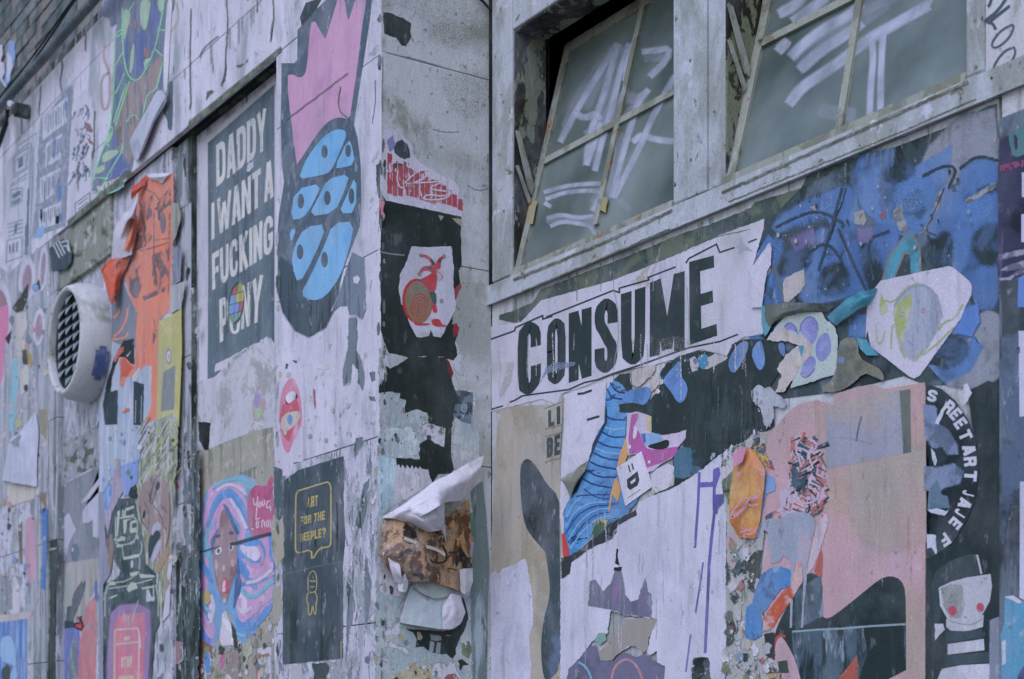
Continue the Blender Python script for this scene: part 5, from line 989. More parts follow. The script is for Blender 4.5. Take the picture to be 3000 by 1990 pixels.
# poster scraps on the brick wall
PBk = Plane((0, 2.408, 0), (0, -1, 0))
patch('torn_poster', 'blue and white ragged poster remnant on the dark brick wall', 'torn poster', PBk, T('P 95 460 130 450 165 460 160 650 130 760 110 880 60 960 40 900 70 720 70 600'), paint((120, 144, 204), (((180, 184, 206), 9, .54, .05, H1),)), jag=2)
patch('torn_poster', 'pink and white ragged poster remnant at the left edge of the brick wall', 'torn poster', PBk, T('P -20 490 30 500 30 600 10 680 50 700 50 780 30 860 60 960 20 900 -20 820'), paint((176, 176, 200), (((176, 130, 146), 9, .54, .05, H1), ((60, 70, 76), 12, .66, .03, H1))), jag=2)
# loose flakes where nobody could count them
GR = [(184, 182, 206), (150, 156, 172), (104, 116, 128), (62, 74, 80), (166, 160, 156)]
confetti('paper_flakes', 'tiny flakes of torn paper and paint scattered over the panel right of the recess', 'paper flakes', PF, T('E 735 1100 1000 1300 1400 1250 1410 1568 F 1200 1600 1010 1600 1010 300 600 320 600 1300 640 1600 590 1600 590 300'), 170, 2.8, [(184, 182, 206), (160, 164, 182), (132, 140, 156), (166, 160, 160)], 21)
confetti('paper_flakes', 'tiny flakes of torn paper below the whitewashed sheet and around the hair poster', 'paper flakes', PB, T('F 165 1380 260 1390 380 1370 600 1180 600 1600 165 1600'), 150, 4, GR + [(140, 120, 100), (120, 126, 110)], 22)
confetti('paper_flakes', 'tiny flakes of torn paper over the far left wall beside and below the vent', 'paper flakes', PF, T('B 90 600 350 500 340 1568 C 280 0 270 560 270 1250 180 1200 170 1600 160 1200 0 1180 0 480 60 440 B 60 1200'), 200, 4, GR + [(110, 140, 190), (170, 130, 150), (150, 140, 110)], 23)
confetti('paper_flakes', 'tiny flakes of torn paper over the lower middle bay', 'paper flakes', PO, T('B 1110 1500 1260 1540 C 1050 300 1010 1250 930 1330 900 1600 940 1600 960 1200 1000 700 1000 300 800 340 740 480 600 480 600 100 700 100 860 60'), 130, 3.2, GR + [(170, 166, 120), (110, 140, 190)], 24)
confetti('paper_flakes', 'tiny flakes of torn paper on the pilaster left of the recess', 'paper flakes', PI_, T('B 1275 560 1380 500 1370 1568 C 1150 0 1150 500 1160 1600 960 1600 1010 1200 1050 300 1050 0'), 80, 4, [(150, 156, 172), (104, 116, 128), (76, 86, 92)], 25)

m_ml = paint((84, 92, 78), (((110, 114, 104), 24, .5, .08, H1),), soft=.95)
for s_, lb in (('D 130 850 300 715 450 590 600 470 770 330 770 352 600 495 450 620 300 745 110 895', 'mossy green grime band along the lower edge of the boards above the text poster'), ('A 470 1545 600 1440 750 1310 900 1190 905 1205 760 1330 600 1465 475 1568', 'mossy green grime band along the board edge above the vent')):
    patch('grime', lb, 'grime', PF, T(s_), m_ml, feather=6)
for s_ in ('D 340 600 375 510 385 400 390 480 380 560', 'D 245 700 250 640 290 625 300 640 270 660', 'D 700 290 695 240 705 130 712 200', 'D 450 460 520 440 540 395 535 430 480 470'):
    shapes('board_tear', PF, [jagged(T(s_), 1)], paint((96, 96, 92)), wall)

m_ck = paint((104, 108, 112), soft=.95)
lines('crack', PF, [T(s) for s in ('D 385 -10 395 120 392 250 378 400 380 480 352 600', 'D 600 -10 602 40 598 85', 'D 708 -10 718 90 705 200 692 290', 'D 22 -10 14 60', 'D 140 60 134 300 132 560 140 690 130 760', 'A 1210 -10 1200 70', 'D 330 250 220 340 200 400', 'P 445 930 440 1040 420 1180 425 1260', 'P 670 640 675 760 650 900 670 990', 'P 940 330 930 560', 'P 232 1280 236 1460', 'A 660 770 650 880 655 1000 640 1100', 'D 1180 600 1160 760 1240 830', 'D 800 835 980 700 1230 510')], 1.7, m_ck, wall, sm=1, feather=1.2, rough=1.2)
lines('crack', PR, [T(s) for s in ('G 370 385 470 400 560 425 700 465', 'G 640 900 700 920 820 920', 'G 880 1290 940 1330 1030 1315', 'G 290 400 285 700 290 780', 'G 235 560 240 700 215 860', 'G 1020 1070 1018 1125')], 1.7, m_ck, wall, sm=1, feather=1.2, rough=1.2)
for s_, lb in (('G 100 -10 200 -10 290 60 600 -10 900 -10 1000 20 1060 110 1070 180 900 160 700 120 560 130 500 60 300 40', 'grey brown soot at the very top of the return face'), ('G 540 880 580 870 600 960 640 1060 610 1080 570 980', 'small brown scuff right of the torn red print poster'),
           ('G 720 560 900 500 1040 560 1040 760 900 820 760 760', 'faint grey mould bloom in the middle of the return face'), ('G 960 1180 1050 1120 1050 1340 990 1320', 'dark mould spots at the inner corner level with the red print poster')):
    patch('stain', lb, 'stain', PR, T(s_), paint((122, 122, 110), (((96, 98, 86), 14, .52, .1, H1),), soft=.32), feather=50)
# ================================================================== return face
m_rp_ = paint((172, 180, 190), (((150, 170, 184), 3, .47, .1, H1), ((186, 186, 204), 12, .56, .04, H1), ((112, 124, 128), 20, .68, .03, VS)), bump=.9)
patch('torn_paper', 'black ragged paper scrap high up beside the corner, above the red sticker', 'torn paper', PR, T('G 292 92 330 88 415 122 488 165 478 210 488 250 450 325 420 318 385 265 300 235'), paint((44, 52, 48), (((60, 72, 84), 10, .58, .05, H1),)), jag=2)
m_rps = paint((168, 178, 188), (((150, 166, 180), 4, .46, .1, H1), ((186, 186, 206), 10, .52, .04, H1), ((108, 118, 120), 22, .68, .03, VS), ((176, 168, 140), 30, .72, .02, H1)), bump=1.2)
patch('torn_paper', 'pale blue whitewashed paper layer covering the lower return face, below the snail poster', 'torn paper', PR, T('H 262 1000 330 1030 480 1050 800 960 850 1100 800 1250 930 1290 940 1568 I 800 60 800 400 820 600 840 1000 830 1600 195 1600 205 1000 215 640 225 200'), m_rps, jag=3)
m_rb = paint((42, 52, 50), (((60, 72, 72), 10, .62, .06, H1), ((96, 92, 72), 50, .76, .02, H1)), bump=.5, grain=.22)
patch('poster', 'tall black poster on the return face, torn at its right edge, surrounding the snail picture', 'poster', PR, T('G 285 1350 315 1395 835 1508 H 835 60 832 190 838 420 815 460 828 560 812 600 800 650 780 760 770 830 820 850 810 900 790 960 800 990 805 1050 780 1085 740 1075 480 1068 440 1055 330 1030 300 960 275 880 272 300 280 0'), m_rb, jag=1.5)
patch('torn_paper', 'wide black torn shape like a jug below the snail poster', 'torn paper', PR, T('H 480 1060 730 1060 745 1150 765 1200 775 1250 800 1300 820 1400 785 1450 770 1568 I 645 60 640 160 640 200 660 260 655 350 640 370 560 380 530 430 500 350 440 340 400 330 325 320 320 280 455 290 455 200 500 170 600 220 605 110 510 80 500 20 440 0 H 440 1450 450 1360 405 1345 410 1310 330 1300 262 1312 260 1270 320 1180 310 1120 340 1140 400 1110 475 1060'), m_rb, jag=2)
patch('torn_paper', 'red torn fringe along the right edge of the black poster, beside the snail', 'torn paper', PR, T('H 785 600 800 570 830 545 835 580 815 610 800 655 788 640'), paint((150, 66, 74)), jag=1.5)
patch('torn_paper', 'dark red torn fringe below and right of the snail', 'torn paper', PR, T('H 785 830 802 825 820 870 800 905 782 925 778 880'), paint((150, 50, 60)), jag=1.5)
patch('torn_paper', 'thin dark red sliver along the right edge of the black jug shape', 'torn paper', PR, T('H 732 1070 755 1100 780 1170 765 1210 745 1150'), paint((120, 48, 54)), jag=1)
# red and white torn sticker
t = poster('poster', 'torn white poster with red distressed print and a white scribble, top of the return face', 'poster', PR, T('G 298 905 340 893 400 915 440 955 475 985 495 1020 500 1075 545 1130 600 1165 640 1185 700 1225 770 1250 805 1285 822 1330 815 1400 838 1470 835 1508 312 1396 282 1350 285 1100'), paint((188, 184, 210), bump=.4), jag=1.2)
m_red = paint((166, 70, 82), (((188, 182, 206), 60, .57, .03, (1, 1, .35)), ((90, 56, 66), 10, .62, .06, H1)))
bars = []
for i in range(14):
    k = i / 13; x = 320 + 490 * k
    y0 = 1065 + 250 * k + (30 if i % 3 else 0); y0 = max(y0, 1062 if x < 480 else 1110 + (x - 480) * .82); y1 = 1345 + 108 * k + random.uniform(-14, 8)
    bars.append(T('G %d %d %d %d %d %d %d %d' % (x, y0, x + 34, y0 + 8, x + 34, y1 + 8, x, y1)))
shapes('red_print', PR, [jagged(b, 1, 4) for b in bars], m_red, t)
shapes('blot', PR, [jagged(T('G 365 1030 390 985 425 972 455 1000 475 1040 480 1095 440 1110 400 1090 370 1060'), 2)], paint((58, 62, 72), (((90, 60, 76), 20, .6, .05, H1),)), t)
shapes('blue_spray', PR, [T('G 330 985 350 950 365 1010 345 1050')], paint((116, 124, 178), soft=True), t, feather=8)
lines('scribble', PR, [T('G 440 1275 500 1215 560 1180 640 1190 560 1250 480 1280 450 1275 600 1270 720 1260 600 1310 700 1330 770 1330 720 1370 600 1350 560 1390 700 1390 760 1360 740 1330'), T('G 395 1190 385 1250 410 1310 440 1300'), T('G 545 1320 560 1370'), T('G 460 1120 455 1160 500 1170 510 1200')], 4, paint((192, 188, 212)), t)
for s in ('H 675 72 715 78 692 112', 'H 770 92 835 100 835 150 800 125'):
    patch('torn_paper', 'buff scrap at the top of the black poster, ' + ('small one in the middle' if '675' in s else 'larger one at the right edge'), 'torn paper', PR, T(s), paint((150, 140, 112)), jag=1)
lines('scuff', PR, [T('H 275 328 340 342 440 352')], 4, paint((120, 130, 138)), None)
tag([o for o in bpy.data.objects if o.name.startswith('scuff')][-1], 'pale horizontal scuff line across the black poster left of the snail picture', 'scuff')
# snail poster
t = poster('poster', 'white torn poster of a snail with brown spiral shell and red jester hat', 'poster', PR, T('H 490 290 600 295 765 288 772 350 782 430 780 560 790 640 800 680 790 740 770 780 730 850 720 880 690 925 640 915 625 870 610 910 560 925 525 920 500 870 475 830 455 750 418 690 400 600 410 480 440 430 465 360'), paint((184, 182, 208), (((166, 168, 186), 12, .58, .08, H1),)), jag=1.6)
m_sr = paint((188, 52, 60), (((170, 50, 56), 20, .55, .1, H1),)); m_sh = paint((130, 112, 88), bump=.2); m_gd = paint((70, 90, 92))
shapes('shell', PR, [E('H', 530, 672, 106, 158, -4)], m_sr, t)
shapes('shell_face', PR, [E('H', 536, 676, 92, 146, -4)], m_sh, t)
sp = [( (545 + (6 + 62 * k / 60) * math.cos(k * .42) ) , (715 + (8 + 95 * k / 60) * math.sin(k * .42))) for k in range(60)]
lines('spiral', PR, [[(1000 + a / 2.375, 600 + b / 2.375) for a, b in sp]], 2.2, m_sr, t, sm=0)
shapes('jester_body', PR, [smooth_poly(T(s), 1) for s in ('H 545 520 600 495 640 465 665 450 670 500 665 535 658 600 620 600 590 570 560 540', 'H 635 690 660 690 672 750 640 755 632 720', 'H 620 800 680 790 700 830 730 840 730 850 640 848', 'H 500 820 560 826 630 825 600 840 520 842')], m_sr, t)
shapes('jester_hat', PR, [smooth_poly(T(s), 1) for s in ('H 545 350 560 345 600 350 640 385 655 410 640 440 620 400 590 368 555 362', 'H 660 400 680 368 715 352 722 368 695 385 690 440 655 460 640 440', 'H 540 480 550 445 580 425 610 428 650 450 640 475 600 455 570 458 550 492', 'H 610 420 650 410 690 430 690 445 660 465 625 465')], m_sr, t)
shapes('hat_green', PR, [smooth_poly(T(s), 1) for s in ('H 615 375 640 390 655 412 640 425 625 400', 'H 668 395 685 372 698 380 688 412', 'H 585 425 615 428 640 445 615 450', 'H 610 605 658 600 665 690 640 700 625 640')], m_gd, t)
shapes('bell', PR, [E('H', 552, 352, 12, 12), E('H', 716, 358, 12, 14), E('H', 544, 482, 12, 14)], paint((140, 120, 90)), t)
shapes('face', PR, [smooth_poly(T('H 665 450 690 448 704 490 700 520 680 528 665 500'), 1)], paint((176, 166, 184)), t)
lines('face_lines', PR, [T('H 695 490 706 495 700 510 690 512'), T('H 672 470 686 472')], 1.8, m_sr, t, sm=0)
shapes('mark', PR, [E('H', 698, 668, 14, 16)], paint((130, 140, 130)), t)
t = patch('sticker', 'small dark blue smudged sticker right of the black jug shape, by the inner corner', 'sticker', PR, T('H 795 1298 830 1290 915 1305 912 1568 I 762 0 755 85 700 70 660 40 H 785 1500 790 1400 805 1350'), paint((92, 108, 130), (((46, 58, 66), 26, .5, .04, H1), ((150, 158, 180), 20, .6, .04, H1))), jag=1.5)
lines('eye_print', PR, [T('H 835 1410 850 1385 870 1400 872 1430 850 1445 835 1425 850 1405 860 1420')], 2.5, paint((150, 162, 184)), None)
tag([o for o in bpy.data.objects if o.name.startswith('eye_print')][-1], 'tiny swirled eye drawing on the dark blue smudged sticker', 'drawing')
# layers around the peeling sheet
for s, c, lb in (('I 262 110 400 100 455 190 430 280 320 282 240 262', (166, 180, 194), 'pale blue flat scrap above the peeled white cone'),
                 ('I 318 285 440 300 500 345 530 435 470 470 300 560 310 420', (184, 182, 204), 'white torn sheet with dripping dark top edge above the peeled cone'),
                 ('I 220 265 318 285 310 400 305 560 220 620 212 430', (156, 182, 202), 'light blue strip at the left of the return face, beside the white torn sheet'),
                 ('I 640 200 690 205 740 240 790 240 770 300 660 350 645 280', (166, 170, 182), 'crumpled grey scrap right of the black jug shape, above the cone tip'),
                 ('I 735 610 760 598 790 610 790 690 770 745 740 730', (60, 116, 92), 'green torn scrap at the inner corner beside the orange portrait'),
                 ('I 745 740 800 745 800 775 760 770', (150, 100, 100), 'small reddish scrap under the green scrap at the inner corner'),
                 ('I 700 1360 745 1345 765 1400 740 1450 700 1420', (100, 108, 88), 'olive blotch sticker low on the return face near the inner corner'),
                 ('I 300 1568 360 1510 420 1490 530 1510 520 1600 300 1600', (158, 150, 124), 'yellowish stained paper at the foot of the return face'),
                 ('I 600 1560 620 1540 660 1535 682 1560 680 1600 600 1600', (150, 66, 78), 'red scrap at the bottom edge of the return face'),
                 ('I 385 1490 440 1468 425 1490 400 1505', (164, 124, 100), 'tiny orange flake above the yellowish paper at the foot of the return face')):
    patch('torn_paper', lb, 'torn paper', PR, T(s), paint(c, (((min(255, c[0] + 18), min(255, c[1] + 18), min(255, c[2] + 18)), 12, .52, .06, H1), ((90, 98, 102), 26, .68, .03, VS)), bump=1), jag=2)
patch('torn_paper', 'black comb-like remnant above the white sheet left of the cone', 'torn paper', PR, T('I 318 282 400 286 500 325 500 350 470 345 455 330 450 345 430 330 425 348 410 322 400 345 380 320 375 345 355 320 345 340 335 318 322 325'), m_rb, jag=.6)
# orange portrait, crumpled
m_or = paint((146, 120, 98), (((98, 70, 50), 17, .44, .08, (1, 1, .8)), ((168, 132, 100), 26, .50, .05, (1, 1, .8)), ((176, 164, 170), 30, .60, .04, H1), ((48, 42, 38), 14, .58, .04, (1, 1, .8))), bump=1)
tp = thing('poster', 'crumpled orange brown photo poster of a bearded face, half hidden under the peeled white cone', 'poster', PR.at(1240, 1700))
curl('sheet', PR, rows_of('I 245 630 1 360 640 3 480 660 4 620 590 3 745 520 1', 'I 230 740 2 350 740 5 480 740 6 620 720 4 755 700 1', 'I 225 850 3 340 850 7 470 850 7 610 830 4 755 820 1', 'I 290 960 2 400 950 6 500 960 7 610 930 3 760 920 1', 'I 320 1010 1 400 1000 4 520 1000 5 620 1030 3 730 1075 2'), m_or, tp)
for s, w_, c in (('I 300 760 400 800 500 830 540 860', 9, (196, 182, 176)), ('I 440 880 480 905 540 900 548 850 520 800', 6, (60, 44, 34)), ('I 300 690 350 720 360 760', 16, (50, 42, 38)), ('I 460 700 500 730', 14, (70, 48, 34)), ('I 560 840 660 835', 5, (60, 52, 44)), ('I 550 935 590 940 605 950', 4, (70, 50, 40)), ('I 320 830 380 880 440 880', 8, (188, 150, 130))):
    o = lines('face_line', PR, [T(s)], w_, paint(c), None); bpy.data.objects.remove(o) if False else None
    o.parent = tp; o.location = -Vector(tp.location); 
    for v in o.data.vertices: v.co.x += .064
    if s.startswith('I 560'): 
        for v in o.data.vertices: v.co.x -= .025
curl('white_flap', PR, rows_of('I 270 860 4 300 880 5 340 900 6', 'I 290 940 4 330 950 6 350 980 6', 'I 310 1000 3 345 1015 4 385 1055 4'), paint((188, 184, 208)), tp)
curl('lower_tongue', PR, rows_of('I 690 930 2 720 925 3 765 925 2', 'I 690 1000 3 720 1000 4 765 1000 3', 'I 695 1060 3 720 1078 4 745 1060 3'), paint((176, 176, 190)), tp)
# peeled white cone in front of it
m_cone = paint((190, 188, 210), (((172, 174, 188), 10, .56, .1, H1), ((120, 112, 104), 40, .74, .02, H1)), bump=.4)
tc = thing('peeled_poster', 'big white sheet peeling off in a pointed cone above the orange portrait', 'peeling poster', PR.at(1290, 1600))
curl('fold', PR, rows_of('I 232 630 1 380 540 4 540 420 6 640 370 5 740 310 4 830 265 3', 'I 300 632 3 420 560 9 560 480 12 660 440 9 750 400 6 810 340 4', 'I 400 655 4 470 620 12 570 560 15 600 540 10 700 530 4 770 455 2'), m_cone, tc)
curl('flap', PR, rows_of('I 300 632 3 420 570 9 560 500 12 600 545 10', 'I 400 660 4 470 650 11 560 620 13 598 620 10', 'I 480 710 4 530 710 9 590 700 9 612 790 5'), m_cone, tc)
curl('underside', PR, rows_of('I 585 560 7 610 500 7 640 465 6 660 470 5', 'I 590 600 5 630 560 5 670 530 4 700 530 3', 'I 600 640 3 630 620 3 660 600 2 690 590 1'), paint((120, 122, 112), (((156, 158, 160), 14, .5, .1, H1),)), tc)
# box-like peeled paper
tb = thing('peeled_poster', 'pale blue thick paper folded out like a box, below the orange portrait', 'peeling poster', PR.at(1270, 1850))
m_pb = paint((164, 178, 194), (((176, 180, 198), 6, .52, .1, H1),), bump=.4)
curl('sheet', PR, rows_of('I 405 1020 .6 500 1050 1.4 600 1040 1.4 690 1060 .5', 'I 370 1120 1 480 1140 2.2 600 1140 2 705 1130 .6', 'I 335 1238 1.4 470 1262 3 585 1280 3 690 1240 1.2'), m_pb, tb, crumple=.5)
curl('torn_top', PR, rows_of('I 405 960 .8 480 975 1.6 560 985 2 640 1045 1.2', 'I 415 1030 1.6 480 1075 3 540 1100 3 625 1090 1.8'), paint((150, 160, 166)), tb, crumple=.5)
curl('torn_end', PR, rows_of('I 590 1130 2.4 640 1070 2.6 690 1080 1.2', 'I 585 1210 3 660 1170 3 722 1180 1', 'I 588 1278 3.1 640 1278 2.4 690 1250 1'), m_cone, tb, crumple=.6)
curl('lower_edge', PR, rows_of('I 335 1240 1 460 1262 2.6 585 1281 2.8', 'I 345 1248 .4 460 1275 1 590 1287 1'), paint((124, 130, 130)), tb)
curl('side_tongue', PR, rows_of('I 350 960 3 372 945 5 388 965 4', 'I 330 1010 3 362 1010 5 388 1010 4', 'I 330 1050 3 355 1062 4 378 1058 4'), m_cone, tb)
patch('torn_paper', 'black torn area with a pillar drawing, under the folded out box of paper', 'torn paper', PR, T('I 375 1270 400 1278 590 1290 660 1275 700 1240 720 1190 700 1100 708 1085 735 1180 738 1220 715 1290 690 1330 665 1390 668 1425 645 1450 610 1420 585 1425 540 1415 500 1400 480 1380 430 1385 440 1340 420 1300'), m_rb, jag=1.5)
for s, c, lb in (('X 975 860 1140 880 1155 950 1090 965 990 945', (128, 138, 148), 'grey capital block of the pillar drawing'), ('X 975 960 1040 980 1020 1140 955 1140', (140, 148, 162), 'left grey shaft of the pillar drawing'), ('X 1085 985 1145 990 1130 1160 1060 1150', (130, 138, 150), 'right grey shaft of the pillar drawing'), ('X 765 820 810 815 860 900 830 950 775 940', (150, 142, 112), 'buff chip left of the pillar drawing'), ('X 1228 865 1300 870 1300 890 1230 885', (120, 118, 96), 'tiny buff dash right of the pillar drawing')):
    patch('drawing', lb, 'drawing', PR, T(s), paint(c), jag=.5)
patch('torn_paper', 'small black flap shaped like a wing below the black torn area, lower inner corner', 'torn paper', PR, T('X 1410 1275 1480 1250 1590 1340 1500 1350 1460 1440 1435 1400 1440 1330'), paint((52, 60, 52)), jag=1)
m_grime = paint((98, 112, 118), (((140, 156, 170), 8, .5, .08, VS), ((62, 74, 66), 10, .6, .05, VS)), soft=True)
patch('grime', 'dark blue green grime strip running down the inner corner of the return face', 'grime', PR, T('I 760 480 810 420 830 600 850 900 838 1200 835 1600 775 1600 765 1200 770 900 790 700'), m_grime, feather=10)
m_st = paint((120, 118, 104), soft=.45)
patch('stain', 'brown damp stain at the top of the return face under the eave', 'stain', PR, T('G 640 180 760 170 900 200 1060 190 1070 260 960 250 830 300 720 270 640 240'), m_st, feather=60)

# ================================================================== window wall
m_ptop = paint((70, 84, 84), (((96, 104, 96), 8, .5, .08, H1), ((52, 64, 66), 10, .56, .05, H1), ((148, 152, 158), 30, .70, .03, H1)), bump=.7)
patch('paint_band', 'dark green black painted band between the window sill and the CONSUME banner', 'paint', PW, T('H 1098 800 1100 770 1200 735 1330 680 J 330 1510 500 1445 800 1330 1060 1220 1200 1175 1425 1085 K 200 1030 430 960 460 900 560 860 720 800 900 755 1100 690 1380 545 1430 530 1440 700 1100 1000 600 1200 240 1120 0 1210 L 440 50 0 195 H 1250 830'), m_ptop, jag=1.5)
# blue wild-style graffiti
m_bg = paint((62, 76, 84), (((90, 106, 128), 6, .5, .1, H1), ((44, 56, 62), 8, .52, .06, H1), ((120, 128, 150), 16, .68, .05, H1)), bump=.6)
m_bl = paint((80, 113, 174), (((72, 102, 158), 6, .46, .14, H1), ((62, 84, 118), 9, .56, .12, H1), ((52, 66, 80), 16, .62, .06, H1)), bump=.7, soft=.95)
m_blf = paint((84, 118, 180), (((64, 88, 130), 8, .48, .15, H1), ((110, 120, 146), 14, .66, .08, H1)), soft=True, bump=.5)
gr = thing('graffiti', 'large blue wildstyle graffiti on dark ground under the second window', 'graffiti', PW.at(2600, 1200))
shapes('ground', PW, [T('K 245 1120 300 1090 430 960 720 800 900 755 1200 640 1425 560 1435 900 1440 1568 M 1620 0 1635 900 1640 960 1150 960 1000 900 600 1000 200 1050 60 900 60 450 100 0 K 200 1300')], m_bg, gr)
shapes('grey_field', PW, [T('K 1100 760 1260 600 1400 560 1425 880 1300 950 1150 1000 1060 1180 1000 1180 960 1080'), T('M 1240 850 1420 600 1560 480 1630 520 1630 880 1560 930 1430 960 1300 940')], paint((128, 134, 154), (((98, 106, 124), 8, .5, .15, H1),), soft=True), gr, feather=22)
shapes('blue_haze', PW, [T('K 740 800 900 770 880 900 1000 880 1200 760 1160 900 1150 1050 1000 1190 900 1180 760 1060 700 930'), T('K 520 1030 700 980 720 1160 620 1180'), T('M 1300 480 1440 400 1480 560 1420 640 1320 600'), T('M 1180 850 1380 830 1480 650 1500 700 1420 850 1280 920')], m_blf, gr, feather=20)
bl_ = ['K 480 1290 520 1170 575 1185 560 1230 540 1280 530 1400 520 1510 700 1460 740 1480 600 1520 460 1550 430 1500 445 1380', 'K 590 1210 640 1160 720 1160 730 1230 780 1480 700 1480 660 1350 620 1250', 'K 560 1245 600 1230 640 1330 560 1360 530 1330',
       'K 380 1080 500 1020 600 980 690 960 680 1020 640 1150 610 1140 600 1050 500 1090 400 1130 320 1180 290 1160', 'K 780 1170 880 1160 930 1190 860 1400 830 1440 790 1350', 'K 1080 1180 1160 960 1240 960 1260 870 1330 830 1420 830 1430 940 1300 1010 1430 960 1430 1150 1380 1180 1320 1240 1300 1290 1360 1350 1430 1340 1430 1568 1320 1568 1300 1480 1260 1400 1190 1360 1200 1220 1100 1200', 'K 340 1400 400 1335 460 1350 440 1380 340 1440',
       'K 230 1480 270 1380 300 1480 320 1568 230 1568', 'K 200 1360 275 1200 270 1240 200 1400', 'M 0 640 60 640 100 760 80 860 60 870 20 800', 'M 640 620 740 470 760 600 720 640']
shapes('blue_letter', PW, [smooth_poly(T(s), 1) for s in bl_], m_bl, gr, feather=22)
shapes('dark_spray', PW, [smooth_poly(T(s_), 2) for s_ in ('K 1300 1230 1370 1160 1435 1150 1438 1340 1350 1345', 'K 540 1380 645 1345 675 1475 535 1510', 'K 735 1240 795 1250 855 1455 775 1465', 'M 1210 800 1300 640 1420 680 1380 800 1260 840', 'K 360 1290 480 1240 470 1340 350 1400 320 1380', 'K 960 1000 1060 960 1040 1100 980 1140', 'K 1130 1210 1190 1190 1180 1380 1140 1400', 'K 860 880 1000 840 980 900 880 930')], paint((50, 62, 70), (((70, 92, 128), 12, .44, .14, H1),), soft=.8), gr, feather=26)
shapes('blue_overspray', PW, [smooth_poly(T(s_), 2) for s_ in ('K 380 1120 620 1020 640 1060 420 1160', 'K 880 980 1100 900 1120 1020 960 1100', 'K 900 1120 1040 1180 1060 1160 1000 1100', 'K 1240 1040 1400 980 1400 1100 1260 1140', 'K 260 1250 330 1200 320 1330 270 1350')], paint((92, 130, 196), soft=.55), gr, feather=26)
shapes('purple_spray', PW, [T('K 380 1230 490 1170 500 1230 400 1270'), T('K 720 1170 790 1170 780 1230 730 1230')], paint((104, 100, 150), soft=.8), gr, feather=24)
m_tl = paint((72, 140, 172), (((60, 112, 140), 8, .5, .1, H1),))
shapes('arrow_outline', PW, [T('K 840 1430 880 1300 960 1195 1000 1190 1040 1260 1045 1390 1000 1400 985 1300 960 1300 910 1420')], paint((120, 110, 110)), gr)
shapes('arrow', PW, [T('K 852 1428 890 1305 965 1203 995 1200 1032 1265 1036 1388 990 1395 985 1290 955 1285 905 1415')], m_tl, gr)
shapes('chips', PW, [jagged(T(s), 2) for s in ('K 700 1085 745 1070 770 1120 745 1155 705 1140', 'K 900 1080 945 1040 950 1110 985 1170 940 1190 910 1130', 'K 1120 1000 1150 970 1140 1050 1060 1190 1040 1190 1110 1090', 'K 1270 1020 1420 930 1425 960 1280 1040', 'K 470 1060 500 1050 530 1100')], paint((140, 142, 150), (((96, 100, 104), 30, .5, .05, H1),), bump=.9), gr)
shapes('red_spot', PW, [jagged(ellT('K', 848, 1097, 14, 20), 1)], paint((140, 80, 100)), gr)
lines('crack', PW, [T('K 660 960 640 1040 610 1100 600 1160 560 1250 545 1290'), T('K 1160 960 1100 1110 1060 1180 1120 1200')], 3, paint((40, 50, 60)), gr, rough=1)
lines('spray_outline', PW, [T(s) for s in ('K 300 1160 400 1110 520 1070 650 1140 640 1160', 'K 640 960 560 1250 520 1380', 'K 620 1170 690 1330 770 1500', 'K 470 1290 540 1240 590 1260 640 1340', 'K 1050 900 1160 840 1230 860 1180 960', 'K 1240 860 1330 790 1440 820', 'K 1080 1200 1100 1380 1180 1400', 'K 1290 1480 1310 1568', 'K 880 1180 760 1220 800 1430')], 5, paint((56, 70, 86), soft=.75), gr, sm=2, feather=4)
# CONSUME banner
m_cw = paint((182, 180, 206), (((166, 168, 182), 3.5, .5, .15, H1), ((146, 142, 132), 6, .62, .08, H1)), bump=.5)
m_cb = paint((50, 62, 66), (((66, 78, 84), 12, .58, .08, H1), ((120, 128, 150), 40, .73, .02, (2, 2, 1))), grain=.2)
t = poster('banner', 'long white paper banner with big black letters CONSUME pasted under the windows', 'banner', PW,
           T('H 1035 850 1250 815 J 330 1568 700 1465 1100 1310 1425 1195 K 0 1205 242 1118 238 1170 200 1300 180 1380 275 1240 275 1380 225 1460 225 1568 L 1440 120 1410 180 1420 260 1425 400 1300 420 1220 470 1190 545 1120 530 1020 500 940 525 860 560 720 600 500 640 440 660 250 745 100 790 H 1500 1390 1400 1350 1200 1400 1035 1440 1030 1100'), m_cw, jag=1.2)
lines('border', PW, [T('H 1040 1425 1036 938 1205 878 1212 855 1400 772 1403 796 1470 775') , T('L 0 290 440 115 480 128 480 100 675 45 668 30 850 -40'), T('J 1085 1375 1100 1350 1245 1275 1262 1318 1340 1292'), T('K 160 1238 205 1220'), T('H 1040 1425 1125 1400'), T('H 1170 1375 1205 1362 1260 1330 L 150 765 250 720 340 700 440 660 600 610 850 520 940 490 1140 450 1260 402')], 5, m_cb, t, sm=0)
shapes('star', PW, [T('K 120 1200 135 1240 185 1285 140 1275 110 1300 112 1270 95 1265 110 1245')], paint((146, 150, 170)), t)
LT = [('C', 'H 1225 835 1388 800 1388 1290 1228 1345'), ('O', 'L 5 308 128 290 128 710 5 745'), ('N', 'L 148 265 298 222 298 675 148 722'), ('S', 'L 318 178 470 160 466 640 318 668'), ('U', 'L 490 140 652 88 648 595 492 605'), ('M', 'L 685 62 905 -12 905 500 682 552'), ('E', 'L 938 -72 1100 -115 1122 412 942 472')]
LP = []
def mp4(q, a, b):
    TL, TR, BR, BL = q; tx = TL[0] + (TR[0] - TL[0]) * a; ty = TL[1] + (TR[1] - TL[1]) * a; bx_ = BL[0] + (BR[0] - BL[0]) * a; by_ = BL[1] + (BR[1] - BL[1]) * a
    return (bx_ + (tx - bx_) * b, by_ + (ty - by_) * b)
